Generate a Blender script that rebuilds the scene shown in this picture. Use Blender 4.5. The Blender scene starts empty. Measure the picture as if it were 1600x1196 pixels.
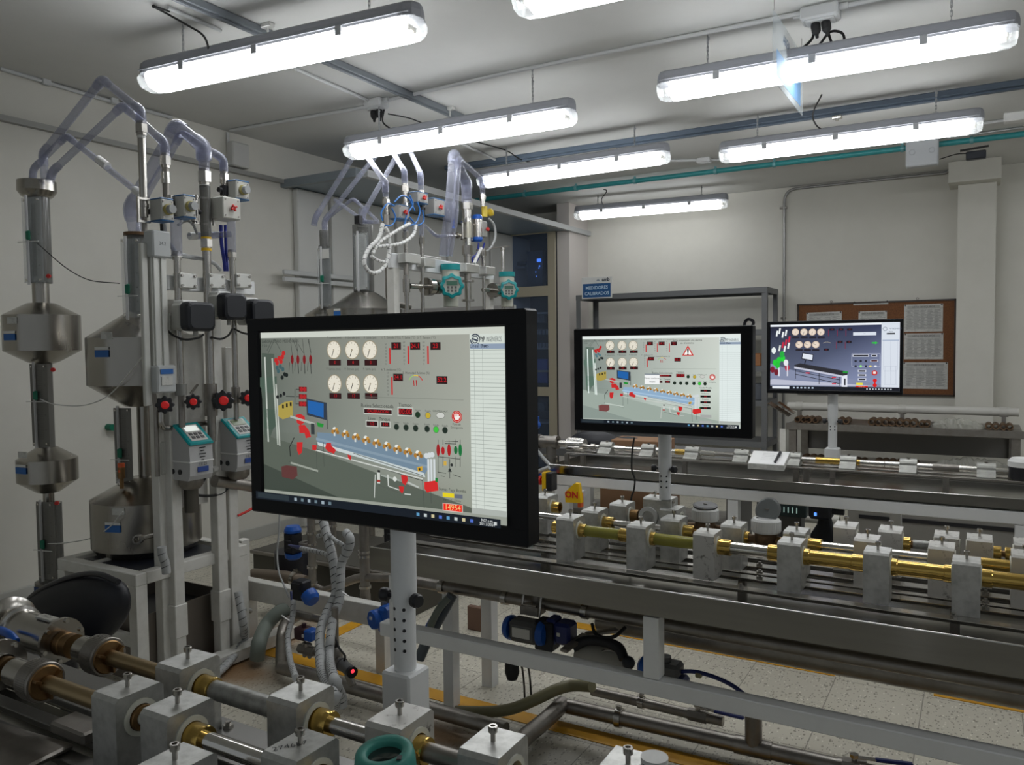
import bpy, bmesh, math, random
from mathutils import Vector, Matrix, Quaternion
random.seed(7)
PI = math.pi
SC = bpy.context.scene
COL = SC.collection
# ------------------------------------------------------------------ camera, world, exposure
FPX, CXP, CYP, CAMH = 1249.0, 800.0, 598.0, 1.41
def cam_axes(yaw=30.4, pitch=-2.67, roll=0.66):
    y, p, t = map(math.radians, (yaw, pitch, roll))
    f = Vector((-math.sin(y)*math.cos(p), math.cos(y)*math.cos(p), math.sin(p)))
    r0 = Vector((math.cos(y), math.sin(y), 0)); u0 = r0.cross(f)
    r = math.cos(t)*r0 - math.sin(t)*u0; u = math.sin(t)*r0 + math.cos(t)*u0
    return r, u, f
CR, CU, CF = cam_axes()
CC = Vector((0, 0, CAMH))
cd = bpy.data.cameras.new('camera'); co = bpy.data.objects.new('camera', cd); COL.objects.link(co)
cd.sensor_width = 36; cd.lens = FPX/1600*36; cd.clip_start = 0.02; cd.clip_end = 60
M = Matrix((CR, CU, -CF)).transposed().to_4x4(); M.translation = CC; co.matrix_world = M
SC.camera = co
w = bpy.data.worlds.new('world'); SC.world = w; w.use_nodes = True
w.node_tree.nodes['Background'].inputs[0].default_value = (0.80, 0.86, 0.90, 1)
w.node_tree.nodes['Background'].inputs[1].default_value = 0.26
SC.view_settings.view_transform = 'Standard'; SC.view_settings.look = 'None'
SC.view_settings.exposure = 0.0; SC.view_settings.gamma = 1.0; SC.view_settings.use_curve_mapping = False
LAMP_E = 13.0

# photo pixel -> point on a plane of the room (the survey of the photograph)
def ray(x, y): return CF + CR*((x-CXP)/FPX) + CU*((CYP-y)/FPX)
def aty(x, y, Y): d = ray(x, y); return CC + d*(Y/d.y)
def atz(x, y, z): d = ray(x, y); return CC + d*((z-CAMH)/d.z)
def atx(x, y, X): d = ray(x, y); return CC + d*(X/d.x)
def xrow(px, Y, z):            # X of the point (X, Y, z) seen in picture column px
    k = (px-CXP)/FPX; b = Vector((0, Y, z))-CC
    return -(b.dot(CR)-k*b.dot(CF))/(CR.x-k*CF.x)

# ------------------------------------------------------------------ materials
MATS = {}
def mat(name, col, rough=.5, metal=0.0, **k):
    if name in MATS: return MATS[name]
    m = bpy.data.materials.new(name); m.use_nodes = True; MATS[name] = m
    nt = m.node_tree; b = nt.nodes['Principled BSDF']
    b.inputs['Base Color'].default_value = (*col, 1); b.inputs['Roughness'].default_value = rough
    b.inputs['Metallic'].default_value = metal
    if 'spec' in k: b.inputs['Specular IOR Level'].default_value = k['spec']
    if 'coat' in k: b.inputs['Coat Weight'].default_value = k['coat']
    if 'emit' in k:
        b.inputs['Emission Color'].default_value = (*k['emit'], 1); b.inputs['Emission Strength'].default_value = k.get('es', 1)
    if 'noise' in k:            # (scale, colour 2, low, high)
        sc, c2, lo, hi = k['noise'][:4]
        tc = nt.nodes.new('ShaderNodeTexCoord'); mp = nt.nodes.new('ShaderNodeMapping'); mp.inputs['Scale'].default_value = k.get('stretch', (1, 1, 1))
        n = nt.nodes.new('ShaderNodeTexNoise'); n.inputs['Scale'].default_value = sc; n.inputs['Detail'].default_value = 5
        n.inputs['Roughness'].default_value = .65
        r = nt.nodes.new('ShaderNodeMapRange'); r.inputs[1].default_value = lo; r.inputs[2].default_value = hi
        mx = nt.nodes.new('ShaderNodeMix'); mx.data_type = 'RGBA'
        mx.inputs[6].default_value = (*col, 1); mx.inputs[7].default_value = (*c2, 1)
        nt.links.new(tc.outputs['Object'], mp.inputs[0]); nt.links.new(mp.outputs[0], n.inputs['Vector'])
        nt.links.new(n.outputs['Fac'], r.inputs[0]); nt.links.new(r.outputs[0], mx.inputs[0]); nt.links.new(mx.outputs[2], b.inputs['Base Color'])
        if 'rr' in k:
            r2 = nt.nodes.new('ShaderNodeMapRange'); r2.inputs[3].default_value, r2.inputs[4].default_value = k['rr']
            nt.links.new(n.outputs['Fac'], r2.inputs[0]); nt.links.new(r2.outputs[0], b.inputs['Roughness'])
        if 'bump' in k:
            bp = nt.nodes.new('ShaderNodeBump'); bp.inputs['Strength'].default_value = k['bump']; bp.inputs['Distance'].default_value = .002
            nt.links.new(n.outputs['Fac'], bp.inputs['Height']); nt.links.new(bp.outputs[0], b.inputs['Normal'])
    return m
WALL = mat('wall_paint', (.66, .645, .585), .7, noise=(1.3, (.60, .585, .525), .3, .7), bump=.05)
CEIL = mat('ceiling_paint', (.66, .66, .64), .75, noise=(1.1, (.60, .60, .58), .3, .7), bump=.08)
WHITE = mat('white_powder_coat', (.74, .75, .75), .38, noise=(9, (.68, .69, .69), .45, .8))
CREAM = mat('aged_white_paint', (.66, .65, .61), .42, noise=(12, (.54, .53, .48), .45, .8))
STEEL = mat('stainless_steel', (.52, .50, .465), .22, 1, noise=(7, (.40, .38, .35), .3, .8), rr=(.14, .30), stretch=(1, 1, 1))
STEELD = mat('dull_stainless', (.36, .34, .31), .4, 1, noise=(10, (.24, .22, .20), .3, .75), rr=(.3, .55))
TRAY = mat('brushed_tray_steel', (.36, .35, .32), .26, 1, noise=(4, (.26, .25, .23), .3, .8), rr=(.12, .26), stretch=(.25, 3, 3))
CHROME = mat('polished_steel', (.68, .66, .62), .12, 1)
BRASS = mat('brass', (.66, .45, .13), .16, 1, noise=(9, (.54, .35, .09), .4, .8), rr=(.13, .24), stretch=(.2, 3, 3))
BRASSD = mat('tarnished_brass', (.34, .21, .09), .4, 1, noise=(18, (.20, .12, .06), .3, .7), rr=(.3, .55))
BRONZE = mat('brown_bronze', (.20, .125, .07), .5, .7, noise=(30, (.10, .06, .035), .35, .7))
ALU = mat('machined_aluminium', (.58, .58, .555), .42, .75, noise=(22, (.36, .36, .34), .42, .72), rr=(.32, .55), bump=.12)
ALUW = mat('worn_aluminium', (.58, .57, .54), .48, .65, noise=(60, (.16, .145, .13), .56, .70), rr=(.35, .6), bump=.2)
ALUS = mat('satin_aluminium', (.60, .60, .57), .38, .8)
GALV = mat('grey_steel_paint', (.16, .165, .17), .5, .1)
GALVP = mat('galvanised_pipe', (.42, .42, .40), .5, .7, noise=(60, (.26, .26, .24), .35, .7))
RAIL = mat('ceiling_rail_paint', (.19, .21, .23), .45, .2)
BEAMB = mat('blue_grey_paint', (.085, .115, .155), .5)
TEALP = mat('teal_paint', (.03, .27, .28), .4, noise=(14, (.05, .34, .36), .5, .8))
TEAL = mat('teal_plastic', (.0, .25, .26), .35)
TEALM = mat('teal_enamel', (.06, .30, .25), .4)
BLACK = mat('black_plastic', (.012, .012, .015), .4)
BLACKS = mat('soft_black', (.006, .0065, .011), .5)
BEZEL = mat('monitor_bezel', (.0025, .003, .0045), .42, spec=.25)
RUBBER = mat('black_rubber', (.015, .015, .015), .7)
NAVY = mat('navy_black', (.010, .013, .022), .4)
BLUE = mat('blue_plastic', (.008, .09, .42), .35)
BLUED = mat('dark_blue_grip', (.01, .02, .12), .4)
BLUEL = mat('blue_label', (.02, .13, .42), .5)
RED = mat('red_plastic', (.62, .02, .015), .4)
REDGLOW = mat('red_cap_added_glow', (.7, .02, .02), .35, emit=(1, .03, .03), es=.08)  # faint glow added to the red hand wheel caps, which are no lamps
ORANGE = mat('orange_plastic', (.75, .13, .04), .45)
YEL = mat('yellow_plastic', (.80, .48, .0), .45)
GREEN = mat('green_plastic', (.0, .16, .09), .45)
PLAST = mat('grey_white_plastic', (.50, .50, .47), .45)
IVORY = mat('ivory_plastic', (.62, .62, .54), .5)
WPLAST = mat('white_plastic', (.72, .72, .70), .45)
GREYP = mat('light_grey_plastic', (.46, .46, .46), .4)
GREYD = mat('dark_grey_plastic', (.10, .10, .10), .5)
PAPER = mat('paper', (.60, .60, .57), .8, noise=(40, (.50, .50, .47), .5, .6))
CARD = mat('cardboard', (.27, .15, .08), .8)
CORK = mat('cork', (.21, .085, .03), .85, noise=(120, (.13, .05, .02), .4, .65))
WOOD = mat('dark_wood', (.03, .017, .01), .5)
TAPE = mat('floor_tape', (.60, .30, .01), .5, noise=(12, (.48, .22, .01), .5, .75))
GREYH = mat('grey_green_hose', (.20, .23, .20), .5)
OLIVE = mat('olive_hose', (.24, .22, .12), .45)
HOSEW = mat('grey_wrap', (.42, .43, .43), .55)
BEIGE = mat('beige_frame', (.40, .36, .27), .5)
GLASSD = mat('dark_cabinet_glass', (.006, .01, .022), .12, spec=.6)
FELT = mat('dark_interior', (.010, .014, .022), .7)
LEDB = mat('blue_display', (.05, .12, .5), .4, emit=(.10, .30, 1.0), es=1.5)
LCDG = mat('green_lcd', (.22, .27, .16), .3)
LCDW = mat('bright_lcd', (.7, .72, .68), .3, emit=(.9, .95, .9), es=.55)
PANEL = mat('panel_paint', (.58, .58, .55), .55)
LED = mat('lamp_diffuser', (.9, .9, .9), .3, emit=(.96, .98, 1.0), es=LAMP_E)
LED_DIM = mat('lamp_diffuser_dimmed', (.9, .9, .9), .3, emit=(.96, .98, 1.0), es=LAMP_E*.55)  # weaker emission, lowered to keep the back wall from glaring
def clearmat(name, tint, a, rough=.08):
    m = bpy.data.materials.new(name); m.use_nodes = True; nt = m.node_tree; nt.nodes.clear()
    o = nt.nodes.new('ShaderNodeOutputMaterial'); mx = nt.nodes.new('ShaderNodeMixShader'); t = nt.nodes.new('ShaderNodeBsdfTransparent')
    g = nt.nodes.new('ShaderNodeBsdfPrincipled'); g.inputs['Base Color'].default_value = (*tint, 1); g.inputs['Roughness'].default_value = rough
    t.inputs[0].default_value = (*[min(1, .45+c) for c in tint], 1)
    lw = nt.nodes.new('ShaderNodeLayerWeight'); lw.inputs[0].default_value = .35
    mr = nt.nodes.new('ShaderNodeMapRange'); mr.inputs[3].default_value = a; mr.inputs[4].default_value = min(1, a+.50)
    nt.links.new(lw.outputs['Facing'], mr.inputs[0]); nt.links.new(mr.outputs[0], mx.inputs[0])
    nt.links.new(t.outputs[0], mx.inputs[1]); nt.links.new(g.outputs[0], mx.inputs[2]); nt.links.new(mx.outputs[0], o.inputs[0])
    MATS[name] = m; return m
PVC = clearmat('clear_pvc', (.40, .41, .47), .16)
ACRY = clearmat('acrylic', (.55, .60, .62), .12, .05)
LENS = clearmat('lens_plastic', (.80, .82, .82), .25, .1)
YTUBE = clearmat('yellow_clear_tube', (.34, .32, .06), .6, .2)
def floor_mat():
    m = bpy.data.materials.new('terrazzo_tile'); m.use_nodes = True; nt = m.node_tree; b = nt.nodes['Principled BSDF']
    tc = nt.nodes.new('ShaderNodeTexCoord'); mp = nt.nodes.new('ShaderNodeMapping')
    mp.inputs['Location'].default_value = (TX0, TY0, 0)
    nt.links.new(tc.outputs['Object'], mp.inputs[0])
    br = nt.nodes.new('ShaderNodeTexBrick'); br.offset = 0; br.inputs['Scale'].default_value = 1; br.inputs['Brick Width'].default_value = .33
    br.inputs['Row Height'].default_value = .33; br.inputs['Mortar Size'].default_value = .0022; br.inputs['Mortar Smooth'].default_value = .1
    br.inputs['Color1'].default_value = (.56, .53, .44, 1); br.inputs['Color2'].default_value = (.50, .47, .39, 1); br.inputs['Mortar'].default_value = (.24, .22, .18, 1)
    nt.links.new(mp.outputs[0], br.inputs['Vector'])
    def speck(scale, lo, hi, seed):
        v = nt.nodes.new('ShaderNodeTexVoronoi'); v.inputs['Scale'].default_value = scale; v.inputs['Randomness'].default_value = 1
        mq = nt.nodes.new('ShaderNodeMapping'); mq.inputs['Location'].default_value = (seed, seed*2, 0); mq.inputs['Scale'].default_value = (1, .55, 1); mq.inputs['Rotation'].default_value = (0, 0, seed)
        nt.links.new(tc.outputs['Object'], mq.inputs[0]); nt.links.new(mq.outputs[0], v.inputs['Vector'])
        r = nt.nodes.new('ShaderNodeMapRange'); r.inputs[1].default_value = lo; r.inputs[2].default_value = hi; r.inputs[3].default_value = 1; r.inputs[4].default_value = 0
        nt.links.new(v.outputs['Distance'], r.inputs[0]); return r.outputs[0]
    cur = br.outputs['Color']
    for sc, lo, hi, sd, c in ((48, .15, .24, .3, (.24, .22, .17)), (85, .14, .24, 1.1, (.17, .16, .13)), (60, .13, .22, 2.2, (.70, .67, .58)), (30, .10, .16, 3.7, (.30, .27, .22))):
        mx = nt.nodes.new('ShaderNodeMix'); mx.data_type = 'RGBA'; mx.inputs[7].default_value = (*c, 1)
        nt.links.new(speck(sc, lo, hi, sd), mx.inputs[0]); nt.links.new(cur, mx.inputs[6]); cur = mx.outputs[2]
    # rusty water stains near the rig feet
    for (x, y, rx, ry) in STAINS:
        mp2 = nt.nodes.new('ShaderNodeMapping'); mp2.inputs['Location'].default_value = (-x/rx, -y/ry, 0); mp2.inputs['Scale'].default_value = (1/rx, 1/ry, 0)
        nt.links.new(tc.outputs['Object'], mp2.inputs[0])
        nz = nt.nodes.new('ShaderNodeTexNoise'); nz.inputs['Scale'].default_value = 6; nt.links.new(tc.outputs['Object'], nz.inputs['Vector'])
        ad = nt.nodes.new('ShaderNodeMix'); ad.data_type = 'VECTOR'; ad.inputs[0].default_value = .45
        nt.links.new(mp2.outputs[0], ad.inputs[4]); nt.links.new(nz.outputs['Color'], ad.inputs[5])
        ln = nt.nodes.new('ShaderNodeVectorMath'); ln.operation = 'LENGTH'; nt.links.new(ad.outputs[1], ln.inputs[0])
        r = nt.nodes.new('ShaderNodeMapRange'); r.inputs[1].default_value = .45; r.inputs[2].default_value = .95; r.inputs[3].default_value = .8; r.inputs[4].default_value = 0
        nt.links.new(ln.outputs['Value'], r.inputs[0])
        mx = nt.nodes.new('ShaderNodeMix'); mx.data_type = 'RGBA'; mx.inputs[7].default_value = (.24, .115, .03, 1)
        nt.links.new(r.outputs[0], mx.inputs[0]); nt.links.new(cur, mx.inputs[6]); cur = mx.outputs[2]
    nt.links.new(cur, b.inputs['Base Color']); b.inputs['Roughness'].default_value = .42
    return m
_a = atz(1304.7, 1061.6, 0); TX0, TY0 = -(_a.x % .33), -(_a.y % .33)
STAINS = [(atz(385, 1048, 0).x, atz(385, 1048, 0).y, .22, .10), (atz(705, 1148, 0).x, atz(705, 1148, 0).y, .14, .06), (atz(450, 1000, 0).x, atz(450, 1000, 0).y, .12, .3)]
FLOOR = floor_mat()
def vcol_mat():
    m = bpy.data.materials.new('screen_pixels'); m.use_nodes = True; nt = m.node_tree; b = nt.nodes['Principled BSDF']
    a = nt.nodes.new('ShaderNodeAttribute'); a.attribute_name = 'Col'
    nt.links.new(a.outputs['Color'], b.inputs['Emission Color']); b.inputs['Emission Strength'].default_value = 1.0
    b.inputs['Base Color'].default_value = (.01, .01, .012, 1); b.inputs['Roughness'].default_value = .45
    return m
SCREEN = vcol_mat()
def print_mat():
    m = bpy.data.materials.new('printed_sheet'); m.use_nodes = True; nt = m.node_tree; b = nt.nodes['Principled BSDF']
    a = nt.nodes.new('ShaderNodeAttribute'); a.attribute_name = 'Col'
    nt.links.new(a.outputs['Color'], b.inputs['Base Color']); b.inputs['Roughness'].default_value = .6
    return m
PRINT = print_mat()

# ------------------------------------------------------------------ mesh building
V = Vector
class MB:
    def __init__(s): s.bm = bmesh.new(); s.smooth = []
    def _add(s, vs, fs, smooth=False, cols=None):
        bv = [s.bm.verts.new(v) for v in vs]
        out = []
        for f in fs:
            try: fc = s.bm.faces.new([bv[i] for i in f]); fc.smooth = smooth; out.append(fc)
            except ValueError: pass
        return out
    def box(s, c, d, rz=0, bev=0, rot=None):
        c = V(c); hx, hy, hz = d[0]/2, d[1]/2, d[2]/2
        R = rot if rot is not None else Matrix.Rotation(rz, 3, 'Z')
        if bev > 0:
            b = min(bev, hx*.95, hy*.95, hz*.95); vs = []; idx = {}
            for sx in (-1, 1):
                for sy in (-1, 1):
                    for sz in (-1, 1):
                        for k, p in enumerate(((hx-b, hy-b, hz), (hx-b, hy, hz-b), (hx, hy-b, hz-b))):
                            idx[(sx, sy, sz, k)] = len(vs); vs.append(c+R@V((sx*p[0], sy*p[1], sz*p[2])))
            fs = []
            def q(l, nrm):
                pts = [vs[i] for i in l]; n = (pts[1]-pts[0]).cross(pts[2]-pts[1])
                fs.append(l if n.dot(R@V(nrm)) > 0 else l[::-1])
            for g in (-1, 1):
                q([idx[(-1, -1, g, 0)], idx[(1, -1, g, 0)], idx[(1, 1, g, 0)], idx[(-1, 1, g, 0)]], (0, 0, g))
                q([idx[(-1, g, -1, 1)], idx[(1, g, -1, 1)], idx[(1, g, 1, 1)], idx[(-1, g, 1, 1)]], (0, g, 0))
                q([idx[(g, -1, -1, 2)], idx[(g, 1, -1, 2)], idx[(g, 1, 1, 2)], idx[(g, -1, 1, 2)]], (g, 0, 0))
                for h in (-1, 1):
                    q([idx[(-1, g, h, 0)], idx[(1, g, h, 0)], idx[(1, g, h, 1)], idx[(-1, g, h, 1)]], (0, g, h))
                    q([idx[(g, -1, h, 0)], idx[(g, 1, h, 0)], idx[(g, 1, h, 2)], idx[(g, -1, h, 2)]], (g, 0, h))
                    q([idx[(g, h, -1, 1)], idx[(g, h, 1, 1)], idx[(g, h, 1, 2)], idx[(g, h, -1, 2)]], (g, h, 0))
                    for e in (-1, 1): q([idx[(g, h, e, 0)], idx[(g, h, e, 1)], idx[(g, h, e, 2)]], (g, h, e))
            s._add(vs, fs)
            return s
        vs = [c+R@V((x*hx, y*hy, z*hz)) for x in (-1, 1) for y in (-1, 1) for z in (-1, 1)]
        s._add(vs, [(0, 1, 3, 2), (4, 6, 7, 5), (0, 4, 5, 1), (2, 3, 7, 6), (0, 2, 6, 4), (1, 5, 7, 3)])
        return s
    def bar(s, p0, p1, w, h, up=(0, 0, 1), bev=0):
        p0, p1 = V(p0), V(p1); d = p1-p0; L = d.length; x = d.normalized(); u = V(up)
        y = u.cross(x)
        if y.length < 1e-4: y = V((1, 0, 0)).cross(x)
        y.normalize(); z = x.cross(y)
        return s.box((p0+p1)/2, (L, w, h), rot=Matrix((x, y, z)).transposed(), bev=bev)
    def lathe(s, prof, o, ax=(0, 0, 1), n=24, smooth=True, sharp=False, up=None):
        o = V(o); a = V(ax).normalized(); t = V(up) if up else (V((0, 0, 1)) if abs(a.z) < .9 else V((1, 0, 0)))
        u = t.cross(a).normalized(); v = a.cross(u)
        rings = []
        vs, fs = [], []
        for (r, h) in prof:
            if r < 1e-6: rings.append([len(vs)]); vs.append(o+a*h)
            else:
                rings.append(list(range(len(vs), len(vs)+n)))
                for i in range(n):
                    q = 2*PI*i/n; vs.append(o+a*h+(u*math.cos(q)+v*math.sin(q))*r)
        for k in range(len(rings)-1):
            A, B = rings[k], rings[k+1]
            if len(A) == 1 and len(B) == 1: continue
            for i in range(n):
                j = (i+1) % n
                if len(A) == 1: fs.append((A[0], B[j], B[i]))
                elif len(B) == 1: fs.append((A[i], A[j], B[0]))
                else: fs.append((A[i], A[j], B[j], B[i]))
        s._add(vs, fs, smooth)
        return s
    def cyl(s, p0, p1, r, r2=None, n=20, cap=True, smooth=True):
        p0, p1 = V(p0), V(p1); L = (p1-p0).length
        if r2 is None: r2 = r
        # separate caps so smooth shading keeps its edge
        s.lathe([(r, 0), (r2, L)], p0, p1-p0, n, smooth)
        if cap:
            s.lathe([(0, 0), (r, 0)], p0, p1-p0, n, False); s.lathe([(r2, L), (0, L)], p0, p1-p0, n, False)
        return s
    def prof(s, pr, o, ax=(0, 0, 1), n=24):     # stepped lathe with hard edges between segments
        for a, b in zip(pr, pr[1:]): s.lathe([a, b], o, ax, n, abs(a[1]-b[1]) > 1e-6)
        return s
    def ring(s, p0, p1, ro, ri, n=28):
        L = (V(p1)-V(p0)).length
        return s.prof([(ri, 0), (ro, 0), (ro, L), (ri, L), (ri, 0)], p0, V(p1)-V(p0), n)
    def sphere(s, c, r, n=14, sc=(1, 1, 1)):
        c = V(c); vs, fs = [], []
        m = max(6, n//2)
        for i in range(1, m):
            t = PI*i/m
            for j in range(n):
                q = 2*PI*j/n; vs.append(c+V((sc[0]*r*math.sin(t)*math.cos(q), sc[1]*r*math.sin(t)*math.sin(q), sc[2]*r*math.cos(t))))
        top = len(vs); vs.append(c+V((0, 0, r*sc[2]))); vs.append(c-V((0, 0, r*sc[2])))
        for i in range(m-2):
            for j in range(n):
                k = (j+1) % n; fs.append((i*n+j, (i+1)*n+j, (i+1)*n+k, i*n+k))
        for j in range(n):
            k = (j+1) % n; fs.append((top, j, k)); fs.append((top+1, (m-2)*n+k, (m-2)*n+j))
        s._add(vs, fs, True); return s
    def tube(s, pts, r, n=10, cap=True, smooth=0, rs=None):
        pts = [V(p) for p in pts]
        if smooth:
            q = [pts[0]*2-pts[1]]+pts+[pts[-1]*2-pts[-2]]; out = []
            for i in range(1, len(q)-2):
                for k in range(smooth):
                    t = k/smooth; a, b, c, d = q[i-1], q[i], q[i+1], q[i+2]
                    out.append(.5*((2*b)+(c-a)*t+(2*a-5*b+4*c-d)*t*t+(3*b-a-3*c+d)*t**3))
            out.append(pts[-1]); pts = out
        T = []
        for i in range(len(pts)):
            a = pts[max(0, i-1)]; b = pts[min(len(pts)-1, i+1)]; T.append((b-a).normalized())
        nrm = T[0].orthogonal().normalized(); rings = []; vs = []
        for i, p in enumerate(pts):
            if i: nrm = (T[i-1].rotation_difference(T[i])@nrm); nrm = (nrm-T[i]*nrm.dot(T[i])).normalized()
            bn = T[i].cross(nrm); rr = r
            if 0 < i < len(pts)-1:
                c = (pts[i]-pts[i-1]).normalized().dot((pts[i+1]-pts[i]).normalized()); rr = r/max(.6, math.sqrt(max(.01, (1+c)/2)))
            if rs: rr = rs[min(len(rs)-1, int(i*len(rs)/len(pts)))]
            for k in range(n):
                q = 2*PI*k/n; vs.append(p+(nrm*math.cos(q)+bn*math.sin(q))*rr)
        fs = []
        for i in range(len(pts)-1):
            for k in range(n):
                j = (k+1) % n; fs.append((i*n+k, i*n+j, (i+1)*n+j, (i+1)*n+k))
        s._add(vs, fs, True)
        if cap:
            s._add(vs[:n], [tuple(range(n))[::-1]]); s._add(vs[-n:], [tuple(range(n))])
        return s
    def pipe(s, pts, r, bend=.04, n=14, cap=True):     # straight runs joined by swept bends
        pts = [V(p) for p in pts]; out = [pts[0]]
        for i in range(1, len(pts)-1):
            a, b, c = pts[i-1], pts[i], pts[i+1]; d0 = (a-b); d1 = (c-b)
            m = min(bend, d0.length*.45, d1.length*.45); p, q = b+d0.normalized()*m, b+d1.normalized()*m
            for k in range(6):
                t = k/5; out.append(p*(1-t)**2+b*2*t*(1-t)+q*t*t)
        out.append(pts[-1]); return s.tube(out, r, n, cap)
    def prism(s, poly, o, ux, uy, h):                 # polygon in the plane (ux, uy) at o, extruded along ux x uy by h
        o, ux, uy = V(o), V(ux), V(uy); nz = ux.cross(uy).normalized()
        a = [o+ux*p[0]+uy*p[1] for p in poly]; b = [p+nz*h for p in a]; n = len(a)
        ar = sum(poly[i][0]*poly[(i+1) % n][1]-poly[(i+1) % n][0]*poly[i][1] for i in range(n))
        fs = [tuple(range(n))[::-1], tuple(range(n, 2*n))]+[(i, (i+1) % n, n+(i+1) % n, n+i) for i in range(n)]
        if (ar < 0) != (h < 0): fs = [f[::-1] for f in fs]
        s._add(a+b, fs); return s
    def bored(s, c, d, rb, zb, n=32):    # block c centre base, size d, bore along X of radius rb at height zb
        cx, cy, cz = c; hx, hy, H = d[0]/2, d[1]/2, d[2]; ch = .006
        angs = sorted(set([round(2*PI*i/n, 6) for i in range(n)]+[round(math.atan2(z-zb, y) % (2*PI), 6) for y, z in ((hy, 0), (-hy, 0), (hy, H-ch), (-hy, H-ch), (hy-ch, H), (-hy+ch, H))]))
        def outer(a):
            dy, dz = math.cos(a), math.sin(a); t = 9
            if dy > 1e-9: t = min(t, hy/dy)
            if dy < -1e-9: t = min(t, -hy/dy)
            if dz > 1e-9: t = min(t, (H-zb)/dz)
            if dz < -1e-9: t = min(t, -zb/dz)
            for sg in (1, -1):      # chamfer plane sg*y + z = hy+H-ch (relative)
                k = sg*dy+dz
                if k > 1e-9: t = min(t, (hy+H-zb-ch)/k)
            return dy*t, dz*t
        m = len(angs); O = [outer(a) for a in angs]; I = [(math.cos(a)*rb, math.sin(a)*rb) for a in angs]
        vs = []
        for sx in (-hx, hx):
            vs += [V((cx+sx, cy+y, cz+zb+z)) for y, z in O]
            vs += [V((cx+sx, cy+y, cz+zb+z)) for y, z in I]
        fs = []
        for i in range(m):
            j = (i+1) % m
            fs.append((i, m+i, m+j, j)); fs.append((2*m+i, 2*m+j, 3*m+j, 3*m+i))
            fs.append((i, j, 2*m+j, 2*m+i)); fs.append((m+i, 3*m+i, 3*m+j, m+j))
        s._add(vs, fs); return s
    def text(s, body, o, ux, uy, size, depth=0.0, align='CENTER', bold=0, col=None, sx=1.0):
        cu = bpy.data.curves.new('t', 'FONT'); cu.body = body; cu.size = size; cu.align_x = align; cu.align_y = 'CENTER'; cu.resolution_u = 2; cu.offset = bold
        ob = bpy.data.objects.new('t', cu); me = bpy.data.meshes.new_from_object(ob)
        o, ux, uy = V(o), V(ux).normalized(), V(uy).normalized(); nz = ux.cross(uy)
        fs = s._add([o+ux*(v.co.x*sx)+uy*v.co.y+nz*depth for v in me.vertices], [tuple(p.vertices) for p in me.polygons])
        bpy.data.objects.remove(ob); bpy.data.curves.remove(cu); bpy.data.meshes.remove(me)
        if col is not None: s.paint(fs, col)
        return s
    def paint(s, fs, col):
        lay = s.bm.loops.layers.float_color.get('Col') or s.bm.loops.layers.float_color.new('Col')
        for f in fs:
            for lp in f.loops: lp[lay] = (*col[:3], 1)
    def done(s, name, m, parent=None):
        if s.bm.loops.layers.float_color.get('Col') is None and m in (SCREEN, PRINT): s.paint(s.bm.faces, (.5, .5, .5))
        me = bpy.data.meshes.new(name)
        o = bpy.data.objects.new(name, me); COL.objects.link(o)
        if parent is not None:
            root = parent
            while root.parent is not None: root = root.parent
            inv = root.matrix_basis.inverted()
            if not s.__dict__.get('local'): s.bm.transform(inv)
            o.parent = parent
        s.bm.to_mesh(me); s.bm.free()
        for x in (m if isinstance(m, (list, tuple)) else [m]): me.materials.append(x)
        return o
def thing(name, label, cat, loc=(0, 0, 0), rz=0, group=None):
    o = bpy.data.objects.new(name, None); COL.objects.link(o); o.empty_display_size = .05
    o.location = loc; o.rotation_euler = (0, 0, rz)
    o.matrix_basis = Matrix.Translation(V(loc))@Matrix.Rotation(rz, 4, 'Z')
    o['label'] = label; o['category'] = cat
    if group: o['group'] = group
    return o
def tag(o, label, cat, group=None, kind=None):
    o['label'] = label; o['category'] = cat
    if group: o['group'] = group
    if kind: o['kind'] = kind
    return o
def struct(name, mb, m, parent=None):
    o = mb.done(name, m, parent)
    if parent is None: o['kind'] = 'structure'
    return o
def dup(root, loc, rz=None, label=None, group=None):
    r = root.copy(); COL.objects.link(r); r.location = loc
    if rz is not None: r.rotation_euler = (0, 0, rz)
    if label: r['label'] = label
    if group: r['group'] = group
    for ch in list(root.children):
        c = ch.copy(); COL.objects.link(c); c.parent = r
        for g in list(ch.children):
            d = g.copy(); COL.objects.link(d); d.parent = c
    return r
ORD = ['first', 'second', 'third', 'fourth', 'fifth', 'sixth', 'seventh', 'eighth', 'ninth', 'tenth', 'eleventh', 'twelfth']
def LMB():
    m = MB(); m.local = True; return m
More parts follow.
